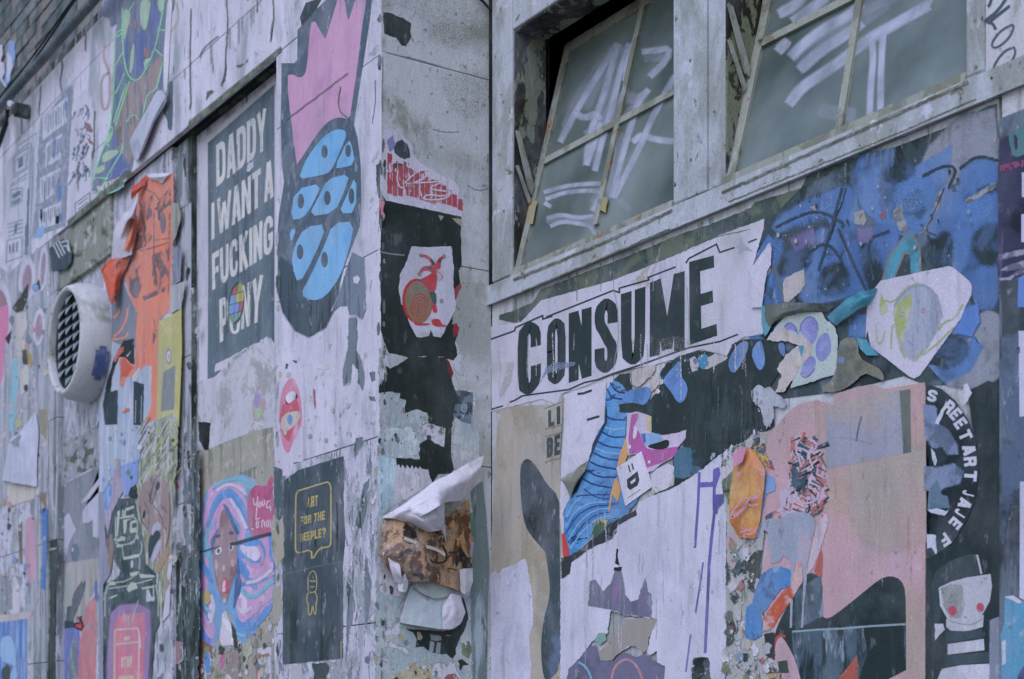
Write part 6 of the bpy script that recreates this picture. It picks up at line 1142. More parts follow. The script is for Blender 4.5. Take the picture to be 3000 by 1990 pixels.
for ch, s in LT:
    q = T(s); w_ = {'M': .44, 'N': .34}.get(ch, .34); tt = .148 if ch != 'M' else .135
    LP.append(G([Rb([mp4(q, x / w_, y) for x, y in p]) for p in glyph(ch, tt, w_)]))
shapes('lettering', PW, LP, m_cb, t)
shapes('paste_stain', PW, [jagged(T('L 740 440 860 420 1000 460 930 500 800 540 720 570'), 2), ], paint((150, 148, 146), soft=.3), t, feather=8)
shapes('blue_smear', PW, [jagged(T('L 0 620 60 590 190 585 185 605 60 640 0 660 H 1370 1250 1395 1220'), 1)], paint((118, 130, 164), soft=.6), t, feather=3)
lines('seam', PW, [T('L 440 30 445 120 470 230 475 420 440 640'), T('L 925 90 935 300 930 500'), T('L 705 60 700 120')], 1.8, paint((140, 142, 150)), t, sm=0, rough=.6)
shapes('stain', PW, [T('H 1160 1110 1200 1090 1180 1230 1110 1340 1100 1330 1130 1230')], paint((152, 148, 140), soft=.45), t, feather=7)
# crumbs: buff wall below the banner
m_buff = paint((160, 154, 150), (((148, 140, 130), 5, .52, .1, H1), ((118, 116, 100), 8, .66, .08, VS)), bump=.6)
t = poster('poster', 'large beige poster of a dotted dark spoon shape, under the letter C', 'poster', PW, T('H 1065 1440 1200 1400 1500 1390 L 100 790 110 850 90 1240 100 1568 N 100 500 95 800 100 1000 150 1200 140 1500 100 1600 I 870 1600 865 900 905 100 930 20'), m_buff, jag=1)
m_sp = paint((66, 78, 88), (((92, 108, 140), 5, .55, .12, H1), ((44, 52, 54), 6, .52, .1, H1), ((140, 138, 132), 220, .64, .04, H1)), grain=.3)
shapes('spoon', PW, [smooth_poly(T('I 1040 340 1055 300 1080 285 1110 300 1160 370 1191 430 N 85 350 90 500 92 800 95 1000 98 1300 90 1500 30 1568 0 1600 I 1191 1600 1165 1500 1160 1350 1180 1200 N 18 1050 26 950 14 850 -4 735 I 1188 830 1150 790 1100 730 1070 680 1050 590 1040 450'), 1)], m_sp, t)
shapes('spoon_print', PW, [T('N 95 1170 130 1230 150 1290 140 1400 105 1500 95 1400')], paint((120, 118, 104), (((80, 80, 76), 200, .5, .05, H1),)), t)
shapes('lettering', PW, word('LI', T('L 12 905 92 870 92 990 14 1012'), t=.24, w=.6, gap=.16) + word('BE', T('L 4 1085 92 1055 90 1190 4 1215'), t=.22, w=.5, gap=.1), paint((66, 76, 80)), t)
lines('letter_frame', PW, [T('L -8 890 105 845'), T('L -8 1025 105 995'), T('L -8 1075 105 1045'), T('L -8 1240 95 1215'), T('H 1480 1490 1478 1560')], 1.6, paint((88, 94, 94)), t, sm=0)
patch('torn_paper', 'blank white torn sheet at the bottom left of the window wall, by the inner corner', 'torn paper', PW, T('I 865 955 895 940 910 955 935 925 1000 905 1062 868 1075 885 1110 1080 1115 1250 1090 1320 1100 1480 1100 1600 865 1600'), paint((182, 184, 214), (((168, 172, 204), 9, .52, .1, H1),), bump=.6), jag=1.5)
# blue swirl poster with orange beak
m_b1 = paint((70, 122, 190), (((84, 142, 208), 7, .46, .06, (1, 1, 2.4)), ((36, 62, 110), 9, .56, .05, (.8, .8, 3)), ((120, 160, 206), 14, .7, .04, H1)), bump=.4)
t = poster('poster', 'torn poster of bright blue ribbed folds, under the letters N and S', 'poster', PW, T('L 460 680 540 660 560 760 540 900 530 940 520 1040 510 1240 540 1300 640 1400 590 1510 N 540 470 480 520 400 580 290 650 230 700 150 750 120 650 115 520 130 420 170 330 L 300 1100 330 1030 385 980 390 860 400 760'), m_b1, jag=1.5)
m_fold = paint((38, 68, 122), (((50, 86, 150), 10, .5, .1, H1),))
lines('fold', PW, [T(s) for s in ('L 390 930 420 960 520 965', 'L 360 1040 430 1080 515 1075', 'L 330 1100 400 1140 510 1150', 'L 310 1180 390 1220 500 1230', 'L 290 1240 350 1270 480 1290', 'L 260 1290 340 1340 460 1340', 'L 240 1350 310 1390 430 1410', 'L 400 760 430 820 520 830', 'L 420 720 460 780 530 790')], 5, m_fold, t)
lines('light_fold', PW, [T(s) for s in ('N 130 560 190 450 300 390 400 390', 'N 150 640 220 520 320 440 420 430', 'N 160 700 240 580 340 500 430 480', 'N 135 490 180 400 240 350', 'L 380 1010 440 1030 515 1020', 'L 320 1145 390 1180 500 1190')], 4, paint((120, 164, 212)), t)
lines('dark_fold', PW, [T(s) for s in ('N 130 600 200 480 310 415 410 410', 'N 160 670 230 550 330 470 430 455', 'N 250 300 330 360 420 370', 'N 200 350 300 340 420 340')], 3, m_fold, t)
shapes('dark_side', PW, [T('L 385 980 392 860 400 900 400 980 345 1090 260 1290 200 1440 N 170 340 165 320 210 180 300 60 310 0')], paint((44, 62, 84)), t)
shapes('beak', PW, [T('L 530 1060 540 1180 500 1290 465 1280 480 1200'), T('L 465 1340 490 1420 470 1500 N 440 340 420 470 415 440 430 330 455 240')], paint((196, 146, 96)), t)
shapes('red_edge', PW, [T('N 105 610 120 590 150 700 155 750 110 750')], paint((190, 66, 66)), t)
shapes('white_gap', PW, [T('N 92 480 118 480 118 590 103 610')], m_cw, t)
# white sheet left over the blue poster
t = poster('torn_poster', 'white torn sheet with two black dashes between the LI BE poster and the blue folds', 'torn poster', PW, T('L 118 800 390 712 392 800 385 900 380 985 340 1040 310 1110 280 1225 230 1270 N 170 340 130 420 110 480 92 500 95 250 L 92 1400 100 1240 115 1000'), m_wp if False else paint((186, 184, 210), (((172, 174, 198), 8, .52, .1, H1),), bump=.5), jag=1.2)
lines('dash', PW, [T('L 268 965 350 940'), T('L 205 795 245 790 300 770')], 7, paint((56, 66, 70)), t, sm=0)
curl('folded_corner', PW, rows_of('L 95 1350 .3 180 1300 1.5 230 1260 2 280 1228 1.2', 'L 95 1358 .3 150 1370 1.6 190 1370 2 255 1300 1.5', 'L 110 1370 .2 140 1420 1 160 1480 .8 180 1400 1'), paint((120, 122, 118), (((150, 150, 150), 12, .5, .1, H1),)), t)
# black torn centre
m_bc = paint((48, 60, 62), (((60, 72, 76), 8, .55, .08, H1), ((110, 124, 140), 70, .77, .02, H1)), bump=.5, grain=.22)
t = poster('torn_poster', 'big black torn paper in the middle of the window wall with pieces of blue letters', 'torn poster', PW,
           T('L 480 860 560 850 640 870 720 790 760 700 730 690 780 600 880 540 1000 510 1100 520 1190 550 1220 470 1300 430 1430 420 1568 440 M 0 640 60 640 190 640 210 700 200 850 130 960 60 980 30 1010 0 1050 L 1390 870 1470 890 1500 1000 1440 1040 1350 1050 1280 1110 1210 1140 1060 1250 980 1320 840 1400 835 1300 830 1200 N 880 130 L 900 1120 920 1020 860 1050 760 1065 690 1050 680 940 560 915 480 915'), m_bc, jag=2.2)
shapes('blue_letter', PW, [smooth_poly(T(s), 1) for s in ('L 765 700 830 620 885 565 885 680 920 720 930 780 900 850 860 850 820 780 770 720', 'L 530 770 600 760 680 740 690 800 650 870 600 855 500 850 500 810', 'L 1200 560 1260 460 1330 440 1320 520 1250 650 1215 655 1195 610', 'L 1340 520 1400 430 1425 480 1440 590 1410 645 1380 620', 'L 1520 450 1568 460 1568 560 1530 520')], paint((92, 130, 196), (((80, 112, 170), 10, .5, .1, H1),)), t)
shapes('blue_dot', PW, [ellT('L', 1035, 582, 38, 50)], paint((66, 130, 172)), t)
shapes('blue_spray', PW, [T('L 850 1180 900 1150 960 1160 1040 1230 1000 1300 900 1340 840 1340')], paint((70, 104, 134), (((50, 66, 74), 12, .5, .1, H1),), soft=True), t, feather=8)
m_cream = paint((176, 168, 176), (((160, 152, 150), 14, .54, .08, H1),), bump=.9)
for s, lb in (('L 940 560 975 545 1000 600 990 640 960 650 945 600', 'small cream torn scrap left of the blue dot'), ('L 1060 560 1110 530 1190 555 1150 585 1060 630 1040 630 1075 590', 'cream torn scrap right of the blue dot'),
              ('L 570 640 640 620 720 600 715 640 690 680 600 745 565 730', 'white torn scrap below the letter U'), ('L 690 680 740 675 755 700 720 760 690 780 680 740', 'cream blob left of the first blue letter piece'),
              ('L 440 700 480 665 545 655 560 740 540 780 500 730', 'dark torn scrap just under the letter S')):
    patch('torn_paper', lb, 'torn paper', PW, T(s), m_cream if 'dark' not in lb else m_bc, jag=1.8)
# magenta print and D= sticker
t = poster('torn_poster', 'magenta, white and light blue printed scrap in the middle of the black torn paper', 'torn poster', PW, T('L 530 920 600 910 690 940 690 1045 760 1065 860 1050 920 1030 915 1080 870 1140 830 1210 760 1250 700 1300 660 1310 640 1240 620 1180 540 1200 525 1100'), paint((184, 172, 206)), jag=1)
m_mg = paint((166, 88, 156), (((180, 110, 170), 12, .55, .1, H1), ((190, 170, 200), 40, .72, .02, H1)))
shapes('magenta', PW, [T('L 560 930 600 920 605 950 570 1020 610 1040 640 1120 660 1150 700 1160 860 1140 870 1140 840 1200 770 1240 660 1280 655 1310 640 1300 640 1230 620 1180 545 1190 540 1080')], m_mg, t)
shapes('yellow', PW, [T('L 662 935 688 940 686 1040 660 1030')], paint((186, 168, 120)), t)
shapes('light_blue', PW, [T('L 625 1050 740 1055 770 1095 650 1135 635 1110')], paint((120, 160, 212)), t)
shapes('blue', PW, [T('L 622 1060 650 1050 655 1110 640 1120')], paint((84, 86, 160)), t)
shapes('black_smile', PW, [smooth_poly(T('L 655 1135 740 1110 805 1088 808 1140 760 1160 700 1155'), 1)], paint((44, 52, 56)), t)
shapes('white_mark', PW, [ellT('L', 583, 1050, 13, 40, 10), jagged(ellT('L', 545, 1140, 12, 14), 1), jagged(ellT('L', 676, 1240, 9, 11), 1)], paint((196, 190, 214)), t)
patch('torn_paper', 'grey and white rounded scraps below the magenta print, right of the D sticker', 'torn paper', PW, T('L 690 1330 720 1290 800 1250 838 1270 838 1390 780 1420 700 1455 690 1400'), paint((166, 160, 168), (((186, 182, 206), 6, .5, .03, H1),), bump=.8), jag=1.3)
t = poster('sticker', 'tilted white sticker with a bold black D and two bars above it', 'sticker', PW, T('L 460 1280 625 1170 700 1400 520 1530'), paint((190, 188, 212), bump=.3), jag=.4)
shapes('letter_D', PW, [[T('L 530 1355 600 1300 612 1360 600 1395 550 1425 532 1405'), T('L 550 1372 586 1345 586 1365 560 1388')]], paint((44, 52, 56)), t)
lines('bars', PW, [T('L 540 1262 552 1308'), T('L 562 1250 573 1292')], 4, paint((44, 52, 56)), t, sm=0)
lines('small_print', PW, [T('L 533 1478 620 1420')], 2.2, paint((110, 118, 128)), t, sm=0)
# big white sheet
m_ws = paint((184, 184, 212), (((174, 176, 204), 5, .5, .12, H1), ((150, 156, 170), 40, .72, .03, H1)), bump=.5)
t = poster('torn_poster', 'largest blank white torn sheet with purple paint drips, centre bottom of the window wall', 'torn poster', PW,
           T('N 1215 30 1215 200 1200 500 1195 900 1200 1300 1190 1600 780 1600 790 1480 740 1460 735 1380 N 690 1410 670 1390 700 1260 740 1165 600 1150 530 1140 430 1110 410 1260 300 1320 240 1420 150 1500 130 1600 95 1600 95 1100 95 900 150 870 170 790 240 730 330 680 430 640 470 590 480 530 600 440 620 390 700 350 840 300 1000 200 1100 120'), m_ws, jag=2.2)
m_pu = paint((100, 96, 172), (((84, 84, 140), 8, .52, .1, H1),))
lines('drip', PW, [T('N 1020 190 1012 400 1000 560 990 695')], 8, m_pu, t, sm=0); lines('drip', PW, [T('N 1120 180 1118 400 1120 460 1100 640 1085 800 1075 1050 1065 1250 1058 1395')], 9, m_pu, t, sm=0)
lines('drip', PW, [T('N 1045 790 1030 900 1010 1030 995 1125'), T('N 962 1270 945 1400 930 1520')], 5, m_pu, t, sm=0)
lines('tag_bar', PW, [T('N 1020 275 1120 270')], 15, m_pu, t, sm=0)
shapes('tag_fill', PW, [T('N 1110 340 1190 335 1185 390 1150 430 1140 470 1112 460'), T('N 1112 170 1150 155 1165 190 1130 290 1112 300')], m_pu, t)
shapes('tear_shadow', PW, [jagged(T('N 468 700 480 700 478 760 490 815 460 800'),1), jagged(T('N 450 825 505 820 500 850 475 870 455 860'),1)], m_dark, t)
patch('torn_paper', 'greyish purple torn patch with spiky top in the middle of the big white sheet', 'torn paper', PW, T('N 290 920 325 900 380 985 430 930 455 850 500 850 520 930 525 1000 560 1050 610 1040 660 890 680 990 700 1000 705 1100 695 1160 600 1145 530 1140 430 1105 280 1080'), paint((106, 104, 134), (((124, 98, 150), 14, .56, .04, H1), ((90, 96, 116), 8, .5, .08, VS))), jag=1.8)
patch('torn_paper', 'beige torn patch below the spiky purple grey patch', 'torn paper', PW, T('N 530 1165 740 1168 720 1220 680 1290 670 1380 640 1400 620 1360 560 1340 500 1380 440 1440 370 1450 345 1390 400 1340 450 1260'), paint((142, 136, 136)), jag=2)
patch('torn_paper', 'mint green scrap at the left end of the beige torn patch', 'torn paper', PW, T('N 320 1310 350 1260 390 1260 400 1310 360 1340'), paint((112, 150, 144)), jag=1.5)
t = poster('torn_poster', 'dusty purple torn poster with light blue and salmon arcs at the bottom edge', 'torn poster', PW, T('N 150 1500 200 1450 280 1360 330 1340 360 1440 440 1450 520 1390 600 1420 660 1400 740 1460 790 1490 780 1600 130 1600'), paint((104, 104, 136), (((90, 94, 116), 8, .5, .1, H1),)), jag=2)
lines('arc', PW, [T('N 215 1455 260 1480 290 1530 300 1568')], 6, paint((108, 156, 200)), t); lines('arc', PW, [T('N 435 1568 450 1490 520 1430 580 1450 620 1510 640 1568')], 7, paint((176, 118, 132)), t)
patch('torn_paper', 'black ragged smear between the blue folds and the white sheet', 'torn paper', PW, T('N 100 760 150 750 230 700 320 620 430 530 540 470 600 440 600 480 480 540 430 640 330 680 250 730 170 790 155 870 105 900'), paint((56, 62, 68), (((100, 100, 108), 20, .55, .05, H1),)), jag=2)
patch('torn_paper', 'small yellow and green printed scrap at the lower tip of the blue folds', 'torn paper', PW, T('N 305 590 330 510 370 500 410 510 400 560 340 620 300 620'), paint((160, 150, 80), (((60, 90, 70), 14, .5, .04, H1), ((50, 50, 50), 16, .6, .03, H1))), jag=1.5)
patch('torn_paper', 'black hairy smudge at the bottom of the white sheet below the purple drips', 'torn paper', PW, T('N 980 1430 1020 1420 1080 1425 1090 1500 1095 1600 975 1600 965 1500'), paint((76, 88, 94), (((40, 48, 50), 26, .48, .04, H1), ((170, 172, 196), 30, .6, .03, H1))), jag=2)
# strip of remains between the white sheet and the pink poster
m_mess = paint((160, 160, 168), (((90, 104, 88), 6, .5, .06, VS), ((60, 70, 66), 10, .56, .03, H1), ((180, 178, 196), 12, .55, .03, H1), ((176, 96, 84), 14, .71, .02, H1), ((150, 146, 140), 7, .6, .05, H1)), bump=1.2)
patch('torn_paper', 'messy vertical strip of torn layers right of the big white sheet', 'torn paper', PW, T('U 60 250 130 130 400 30 500 30 500 100 495 380 430 370 440 480 350 560 330 700 300 1000 340 1250 420 1280 480 1400 560 1500 600 1650 100 1650 100 1000 105 600'), m_mess, jag=2)
patch('torn_paper', 'beige paper between the orange sheet and the feathered portrait', 'torn paper', PW, T('U 300 40 400 20 500 0 500 100 492 370 420 380 400 500 350 520 410 380 400 280 360 200 340 100'), paint((150, 146, 148), (((136, 134, 128), 7, .5, .1, VS),), bump=.8), jag=1.5)
# pink brown poster
m_pk = paint((176, 144, 160), (((162, 142, 136), 2.2, .44, .22, H1), ((186, 150, 176), 3.4, .52, .2, H1), ((178, 122, 118), 5, .63, .12, H1)), bump=.5, grain=.22)
t = poster('poster', 'large faded pink and beige poster with a pasted photo corner and a black curved silhouette', 'poster', PW,
           T('M 250 1130 320 1080 440 1060 540 1090 550 1020 700 970 790 955 880 985 1143 942 O 1165 0 1162 700 1160 1600 240 1600 160 1300 100 1180 60 1000 100 700 120 560 60 510 120 300 M 100 1500 110 1300'), m_pk, jag=.8)
shapes('beige_area', PW, [T('O 680 160 1150 60 1150 360 1150 620 900 680 760 600 700 400')], paint((158, 146, 146), (((164, 140, 146), 4, .52, .15, H1),), soft=.9), t, feather=45)
shapes('photo', PW, [T('M 490 1105 860 1012 1045 980 1050 1400 700 1470 492 1510')], paint((140, 142, 166), (((158, 148, 150), 3, .46, .15, H1), ((112, 126, 144), 7, .56, .1, (2, 2, .3))), grain=.2), t)
shapes('photo_dark', PW, [T('M 975 1000 1045 985 1050 1400 1000 1410')], paint((98, 106, 104), (((70, 84, 84), 20, .5, .1, VS),)), t)
lines('photo_figure', PW, [T('M 726 1165 705 1240 690 1330')], 5, paint((96, 96, 116)), t, sm=1)
lines('photo_horizon', PW, [T('M 560 1300 690 1315 800 1350')], 1.5, paint((120, 118, 134)), t, sm=1)
m_bs = paint((42, 54, 58), (((54, 68, 74), 5, .5, .1, H1), ((96, 112, 134), 9, .62, .08, VS)), grain=.24)
shapes('silhouette', PW, [smooth_poly(T('O 470 1150 515 1168 600 1110 760 980 860 900 930 878 1000 905 1030 980 1032 1200 1034 1610 230 1610 250 1500 150 1300 180 1200 260 1050 300 950 380 850 480 890'), 1)], m_bs, t)
shapes('grey_texture', PW, [T('O 280 1260 740 1220 760 1400 700 1600 300 1600'), T('O 280 1000 460 880 470 1140 300 1240')], paint((72, 90, 108), (((40, 54, 58), 12, .5, .08, (1.5, 1.5, .4)), ((120, 134, 156), 16, .6, .06, (1.5, 1.5, .4))), soft=True), t, feather=10)
lines('white_crease', PW, [T('O 275 1252 450 1238 600 1232 800 1215 1030 1202')], 3.4, paint((128, 148, 168), soft=True), t, sm=0, feather=2)
shapes('orange_shape', PW, [T('O 550 1600 620 1520 708 1405 712 1600')], paint((156, 84, 76)), t)
shapes('orange_side', PW, [T('O 420 850 440 780 470 700 480 760 475 890 440 880')], paint((166, 90, 84)), t)
shapes('leg', PW, [smooth_poly(T('O 160 1300 200 1280 240 1330 300 1450 340 1610 240 1610 200 1540 160 1420'), 1)], paint((180, 146, 164)), t)
lines('leg_outline', PW, [T('O 150 1440 152 1330 185 1275 230 1285')], 8, paint((164, 78, 70)), t)
# feathered head
m_fe = paint((176, 158, 186), (((176, 104, 100), 15, .50, .03, (1, 1, .6)), ((62, 82, 100), 17, .54, .03, (1, 1, .6)), ((180, 162, 190), 26, .58, .03, H1), ((40, 50, 56), 18, .64, .03, H1)), bump=.6)
t = poster('poster', 'torn portrait with a tall swirl of pink, orange and dark hair beside the pink poster', 'poster', PW, T('U 500 70 560 55 640 75 690 130 690 200 735 310 735 380 715 480 700 530 640 570 610 620 560 600 500 570 430 570 410 540 350 600 340 560 400 520 440 500 430 400 480 380 500 200'), m_fe, jag=2)
rf = random.Random(3); fl = [[] for _ in range(4)]
for i in range(130):
    x = rf.gauss(600, 55); y = rf.uniform(70, 540); 
    if not (500 < x + (y - 300) * .02 < 735): continue
    ph = math.sin(y * .02 + x * .03) * 1.2; l_ = rf.uniform(16, 44); dx, dy = math.sin(ph) * l_, math.cos(ph) * l_
    fl[rf.choice((0, 0, 1, 1, 2, 3))].append(T('U %f %f %f %f %f %f' % (x - dx, y - dy, x + rf.uniform(-9, 9), y, x + dx, y + dy)))
for g_, c in zip(fl, ((184, 164, 192), (58, 78, 96), (176, 96, 86), (44, 54, 60))):
    o = shapes('strand', PW, [G([ribbon(smooth_line(l, 2), rf.uniform(5, 11), 1) for l in g_])], paint(c), t); o['kind'] = 'stuff'
lines('curl_strand', PW, [T('U 530 400 540 450 580 480 640 470 680 430 650 380'), T('U 640 120 610 180 640 260')], 5, paint((186, 162, 190)), t)
patch('paint_splash', 'pale grey blue paint blot with long drips, below the feathered head', 'paint', PW, T('U 315 600 360 575 440 570 480 540 540 530 600 535 650 570 650 640 630 700 620 780 605 850 600 960 585 1100 578 1250 565 1250 575 1100 580 960 570 850 540 830 525 860 515 1000 510 1250 495 1250 500 1000 500 830 460 800 430 840 380 850 370 760 360 660 330 640'), paint((140, 148, 174), (((158, 150, 174), 8, .52, .1, H1),), bump=.3), jag=1.2)
patch('torn_paper', 'pale pink curved sliver with an orange edge, right of the grey blot', 'torn paper', PW, T('U 700 530 728 540 735 590 710 680 680 780 640 880 600 920 620 800 650 680 670 600'), paint((182, 164, 186), (((170, 100, 90), 9, .6, .05, H1),)), jag=1.2)
patch('torn_paper', 'orange and pink diagonal torn band running down from the grey blot', 'torn paper', PW, T('U 540 830 570 850 575 960 500 1090 430 1180 400 1240 330 1280 330 1200 380 1120 440 1040 500 980'), paint((182, 150, 160), (((178, 86, 66), 8, .54, .05, H1),)), jag=1.6)
m_b2 = paint((74, 124, 190), (((56, 92, 150), 9, .5, .06, (1, 1, 1.6)), ((120, 160, 208), 12, .62, .05, (1, 1, 1.6))), bump=.7)
patch('torn_paper', 'bright blue crumpled piece left of the orange diagonal band', 'torn paper', PW, T('U 320 920 370 880 440 870 500 890 500 990 440 1010 390 1080 330 1160 310 1130 265 1090 290 980'), m_b2, jag=1.5)
patch('torn_paper', 'smaller bright blue piece below the crumpled blue piece, with a pink scribble', 'torn paper', PW, T('U 225 1120 270 1095 310 1130 325 1200 320 1300 270 1325 220 1310 215 1200'), m_b2, jag=1.5)
patch('torn_paper', 'light blue piece right of the orange sheet', 'torn paper', PW, T('U 350 300 390 310 410 360 400 400 350 420 320 560 310 640 300 690 285 690 310 480 340 350'), paint((110, 148, 206), (((150, 170, 214), 10, .52, .05, H1), ((150, 130, 190), 14, .62, .04, H1))), jag=1)
patch('torn_paper', 'multicoloured red, yellow and blue fragment above the orange sheet', 'torn paper', PW, T('U 250 125 340 120 350 180 385 220 400 270 370 260 330 230 300 190'), paint((150, 74, 66), (((186, 164, 74), 20, .5, .03, H1), ((56, 80, 120), 24, .54, .03, H1))), jag=1.5)
to = thing('peeled_poster', 'bright orange curled sheet with pink loops, lifting off right of the white sheet', 'peeling poster', PW.at(2200, 1580))
m_og = paint((196, 142, 88), (((190, 118, 78), 5, .48, .08, (1, 1, .6)), ((200, 156, 96), 8, .56, .08, H1)), bump=.3)
curl('sheet', PW, rows_of('U 150 165 .4 200 130 1 240 128 1.6 285 165 1.4', 'U 138 290 .4 200 280 1.8 270 280 2.6 345 270 1.4', 'U 118 430 .4 190 430 1.8 260 430 2.4 330 430 1.2', 'U 115 590 .4 180 590 1.6 240 590 2 310 590 1', 'U 180 690 .5 210 692 1.2 245 694 1.4 282 696 .8'), m_og, to)
m_lo = paint((196, 132, 168))
PW2 = Plane((0, YW - .03, 0), (0, -1, 0))
lines('loop', PW2, [T('U 118 575 160 545 210 500 250 450 210 440 160 500 125 545 150 570 200 520 240 470 290 440 330 430 280 430 240 470 250 495 300 480'), T('U 185 660 230 640 270 638 285 655 250 670 210 665 215 690'), T('U 160 300 175 285 185 290 170 310'), T('U 300 265 330 275 335 300 310 290')], 4, m_lo, to)
shapes('pink_corner', PW2, [jagged(T('U 140 170 200 122 225 135 200 220 150 250'), 1)], paint((190, 128, 162)), to)
lines('pink_line', PW, [T('U 100 700 140 660 165 670')], 5, m_lo, None)
tag([o for o in bpy.data.objects if o.name.startswith('pink_line')][-1], 'pink painted curve just below the left edge of the orange sheet', 'paint')
lines('pink_line', PW, [T('U 140 850 180 820 220 795')], 5, m_lo, None)
tag([o for o in bpy.data.objects if o.name.startswith('pink_line')][-1], 'short pink diagonal stroke on the messy strip under the orange sheet', 'paint')
lines('red_letter', PW, [T('N 1215 1285 1212 1235 1225 1215 1245 1225 1245 1250 1220 1258')], 5, paint((150, 46, 52)), None)
tag([o for o in bpy.data.objects if o.name.startswith('red_letter')][-1], 'tiny red painted letter P low on the messy strip', 'lettering')
for s, c, lb in (('U 150 1420 180 1400 210 1410 205 1460 160 1455', (118, 132, 160), 'small blue grey scrap low on the messy strip'), ('U 205 1405 240 1410 235 1460 208 1465', (56, 66, 70), 'small black scrap right of the blue grey scrap, low on the strip'),
                 ('U 335 1290 400 1280 400 1440 350 1430', (52, 58, 62), 'black scrap with pale marks left of the orange rimmed leg shape'), ('U 420 1460 480 1450 490 1530 430 1530', (62, 76, 74), 'dark grey rectangle scrap below the leg shape'),
                 ('U 345 1540 440 1530 430 1560 350 1568', (164, 142, 92), 'yellow sliver at the bottom edge below the messy strip'), ('U 315 1440 340 1430 335 1470 318 1475', (160, 90, 120), 'tiny magenta scrap in the middle of the bottom of the messy strip')):
    patch('torn_paper', lb, 'torn paper', PW, T(s), paint(c, (((170, 170, 190), 26, .62, .03, H1),)), jag=1.2)
# ------------------------------------------------------------------ black figure poster at the right
m_rb2 = paint((52, 64, 74), (((76, 92, 118), 6, .58, .1, VS), ((40, 50, 56), 8, .5, .1, H1)), grain=.24)
t = poster('poster', 'round dark poster with white curved lettering STREETART JAJE along its right edge', 'poster', PW, T('M 1148 960 1180 960 1250 985 1340 1060 1420 1180 1470 1290 1490 1450 1490 1568 O 1520 100 1515 250 1490 390 1440 500 1350 650 1250 740 1170 755 1167 400 1165 0'), m_rb2, jag=.5)
shapes('cloud', PW, [T('M 1150 1090 1200 1110 1215 1220 1280 1260 1340 1360 1350 1400 1300 1400 1260 1350 1200 1360 1160 1300'), T('O 1170 160 1230 180 1350 150 1400 190 1380 250 1280 280 1230 320 1172 300')], paint((108, 124, 168), (((70, 88, 120), 10, .5, .1, H1),), soft=True), t, feather=14)
shapes('tear', PW, [jagged(T(s), 1.5) for s in ('M 1205 1210 1290 1050 1262 1150 1230 1220 1210 1210', 'O 1200 30 1225 60 1240 110 1225 150 1205 100', 'O 1172 440 1240 430 1300 450 1320 440 1290 480 1200 460', 'O 1170 600 1230 610 1240 750 1200 690 1172 700')], paint((176, 182, 208)), t)
shapes('blue_patch', PW, [T('O 1190 300 1240 240 1270 340 1310 350 1325 430 1240 430 1175 440 1180 350')], paint((76, 104, 134)), t)
CC = [('S', 'M 1160 1005 1215 985 1222 1060 1160 1075'), ('R', 'M 1285 1045 1345 1080 1310 1165 1262 1120'), ('E', 'M 1335 1095 1385 1140 1350 1215 1300 1175'), ('E', 'M 1375 1160 1415 1205 1375 1270 1335 1220'), ('T', 'M 1410 1240 1440 1290 1390 1345 1360 1290'),
      ('A', 'M 1445 1310 1468 1380 1395 1425 1380 1360'), ('R', 'M 1478 1400 1480 1465 1400 1500 1395 1440'), ('T', 'M 1480 1500 1480 1568 1400 1580 1400 1530')]
LPc = []
# letters follow the arc: top of each letter points outwards
ARC = [('S', 1190, 1030, 62, 78, -12, 'M'), ('R', 1300, 1105, 58, 88, -38, 'M'), ('E', 1343, 1150, 50, 86, -48, 'M'), ('E', 1375, 1210, 50, 86, -55, 'M'), ('T', 1408, 1290, 60, 84, -66, 'M'), ('A', 1432, 1385, 68, 84, -76, 'M'), ('R', 1440, 1462, 62, 84, -84, 'M'),
       ('T', 1462, 215, 70, 84, -94, 'O'), ('J', 1448, 330, 30, 80, -104, 'O'), ('A', 1425, 400, 66, 84, -112, 'O'), ('J', 1395, 462, 34, 82, -122, 'O'), ('E', 1362, 530, 56, 84, -130, 'O'), ('F', 1290, 640, 60, 84, -146, 'O')]
for ch, cx_, cy_, w_, h_, an, sh in ARC:
    c = CROP[sh]; ux, uy = c[0] + cx_ / c[2], c[1] + cy_ / c[2]; a = math.radians(-an); ca, sa = math.cos(a), math.sin(a)
    LPc.append(G([Rb([(ux + ((x / .7 - .5) * w_ * ca + (y - .5) * h_ * sa) / c[2], uy + ((x / .7 - .5) * w_ * sa - (y - .5) * h_ * ca) / c[2]) for x, y in p]) for p in glyph(ch, .24, .7)]))
shapes('lettering', PW, LPc, paint((182, 184, 208)), t)
m_rb3 = paint((44, 56, 60), (((60, 74, 82), 6, .55, .1, VS), ((110, 120, 140), 18, .7, .04, VS)), grain=.22)
patch('paint_streak', 'tall dark painted strip between the round poster and the wall edge', 'paint', PW, T('M 1420 1000 1560 930 1640 960 1640 1568 O 1650 300 1660 700 1560 700 1440 720 1180 770 1350 660 1450 500 1500 380 1520 200 1510 0 M 1500 1568 1495 1400 1450 1220'), m_rb3, jag=1)
patch('paint_chip', 'white flaked chip above the word on the round dark poster', 'paint chip', PW, T('M 1395 960 1420 950 1450 1010 1420 1070 1395 1085 1400 1020'), m_chip, jag=1.5)
t = poster('poster', 'black poster of a pale doll figure with red cheeks, black hair and a striped shirt', 'poster', PW, T('O 1168 760 1440 720 1560 700 1665 690 1668 1600 1165 1600'), m_rb3, jag=.8)
m_dw = paint((178, 178, 202), (((166, 168, 188), 6, .5, .1, H1), ((140, 146, 150), 12, .66, .06, H1)))
shapes('neck', PW, [T('O 1300 1170 1550 1140 1545 1220 1440 1250 1330 1245 1300 1220')], m_dw, t)
shapes('face', PW, [T('O 1250 960 1330 920 1440 890 1595 868 1605 950 1590 1050 1545 1130 1500 1185 1400 1195 1310 1170 1260 1080')], m_dw, t)
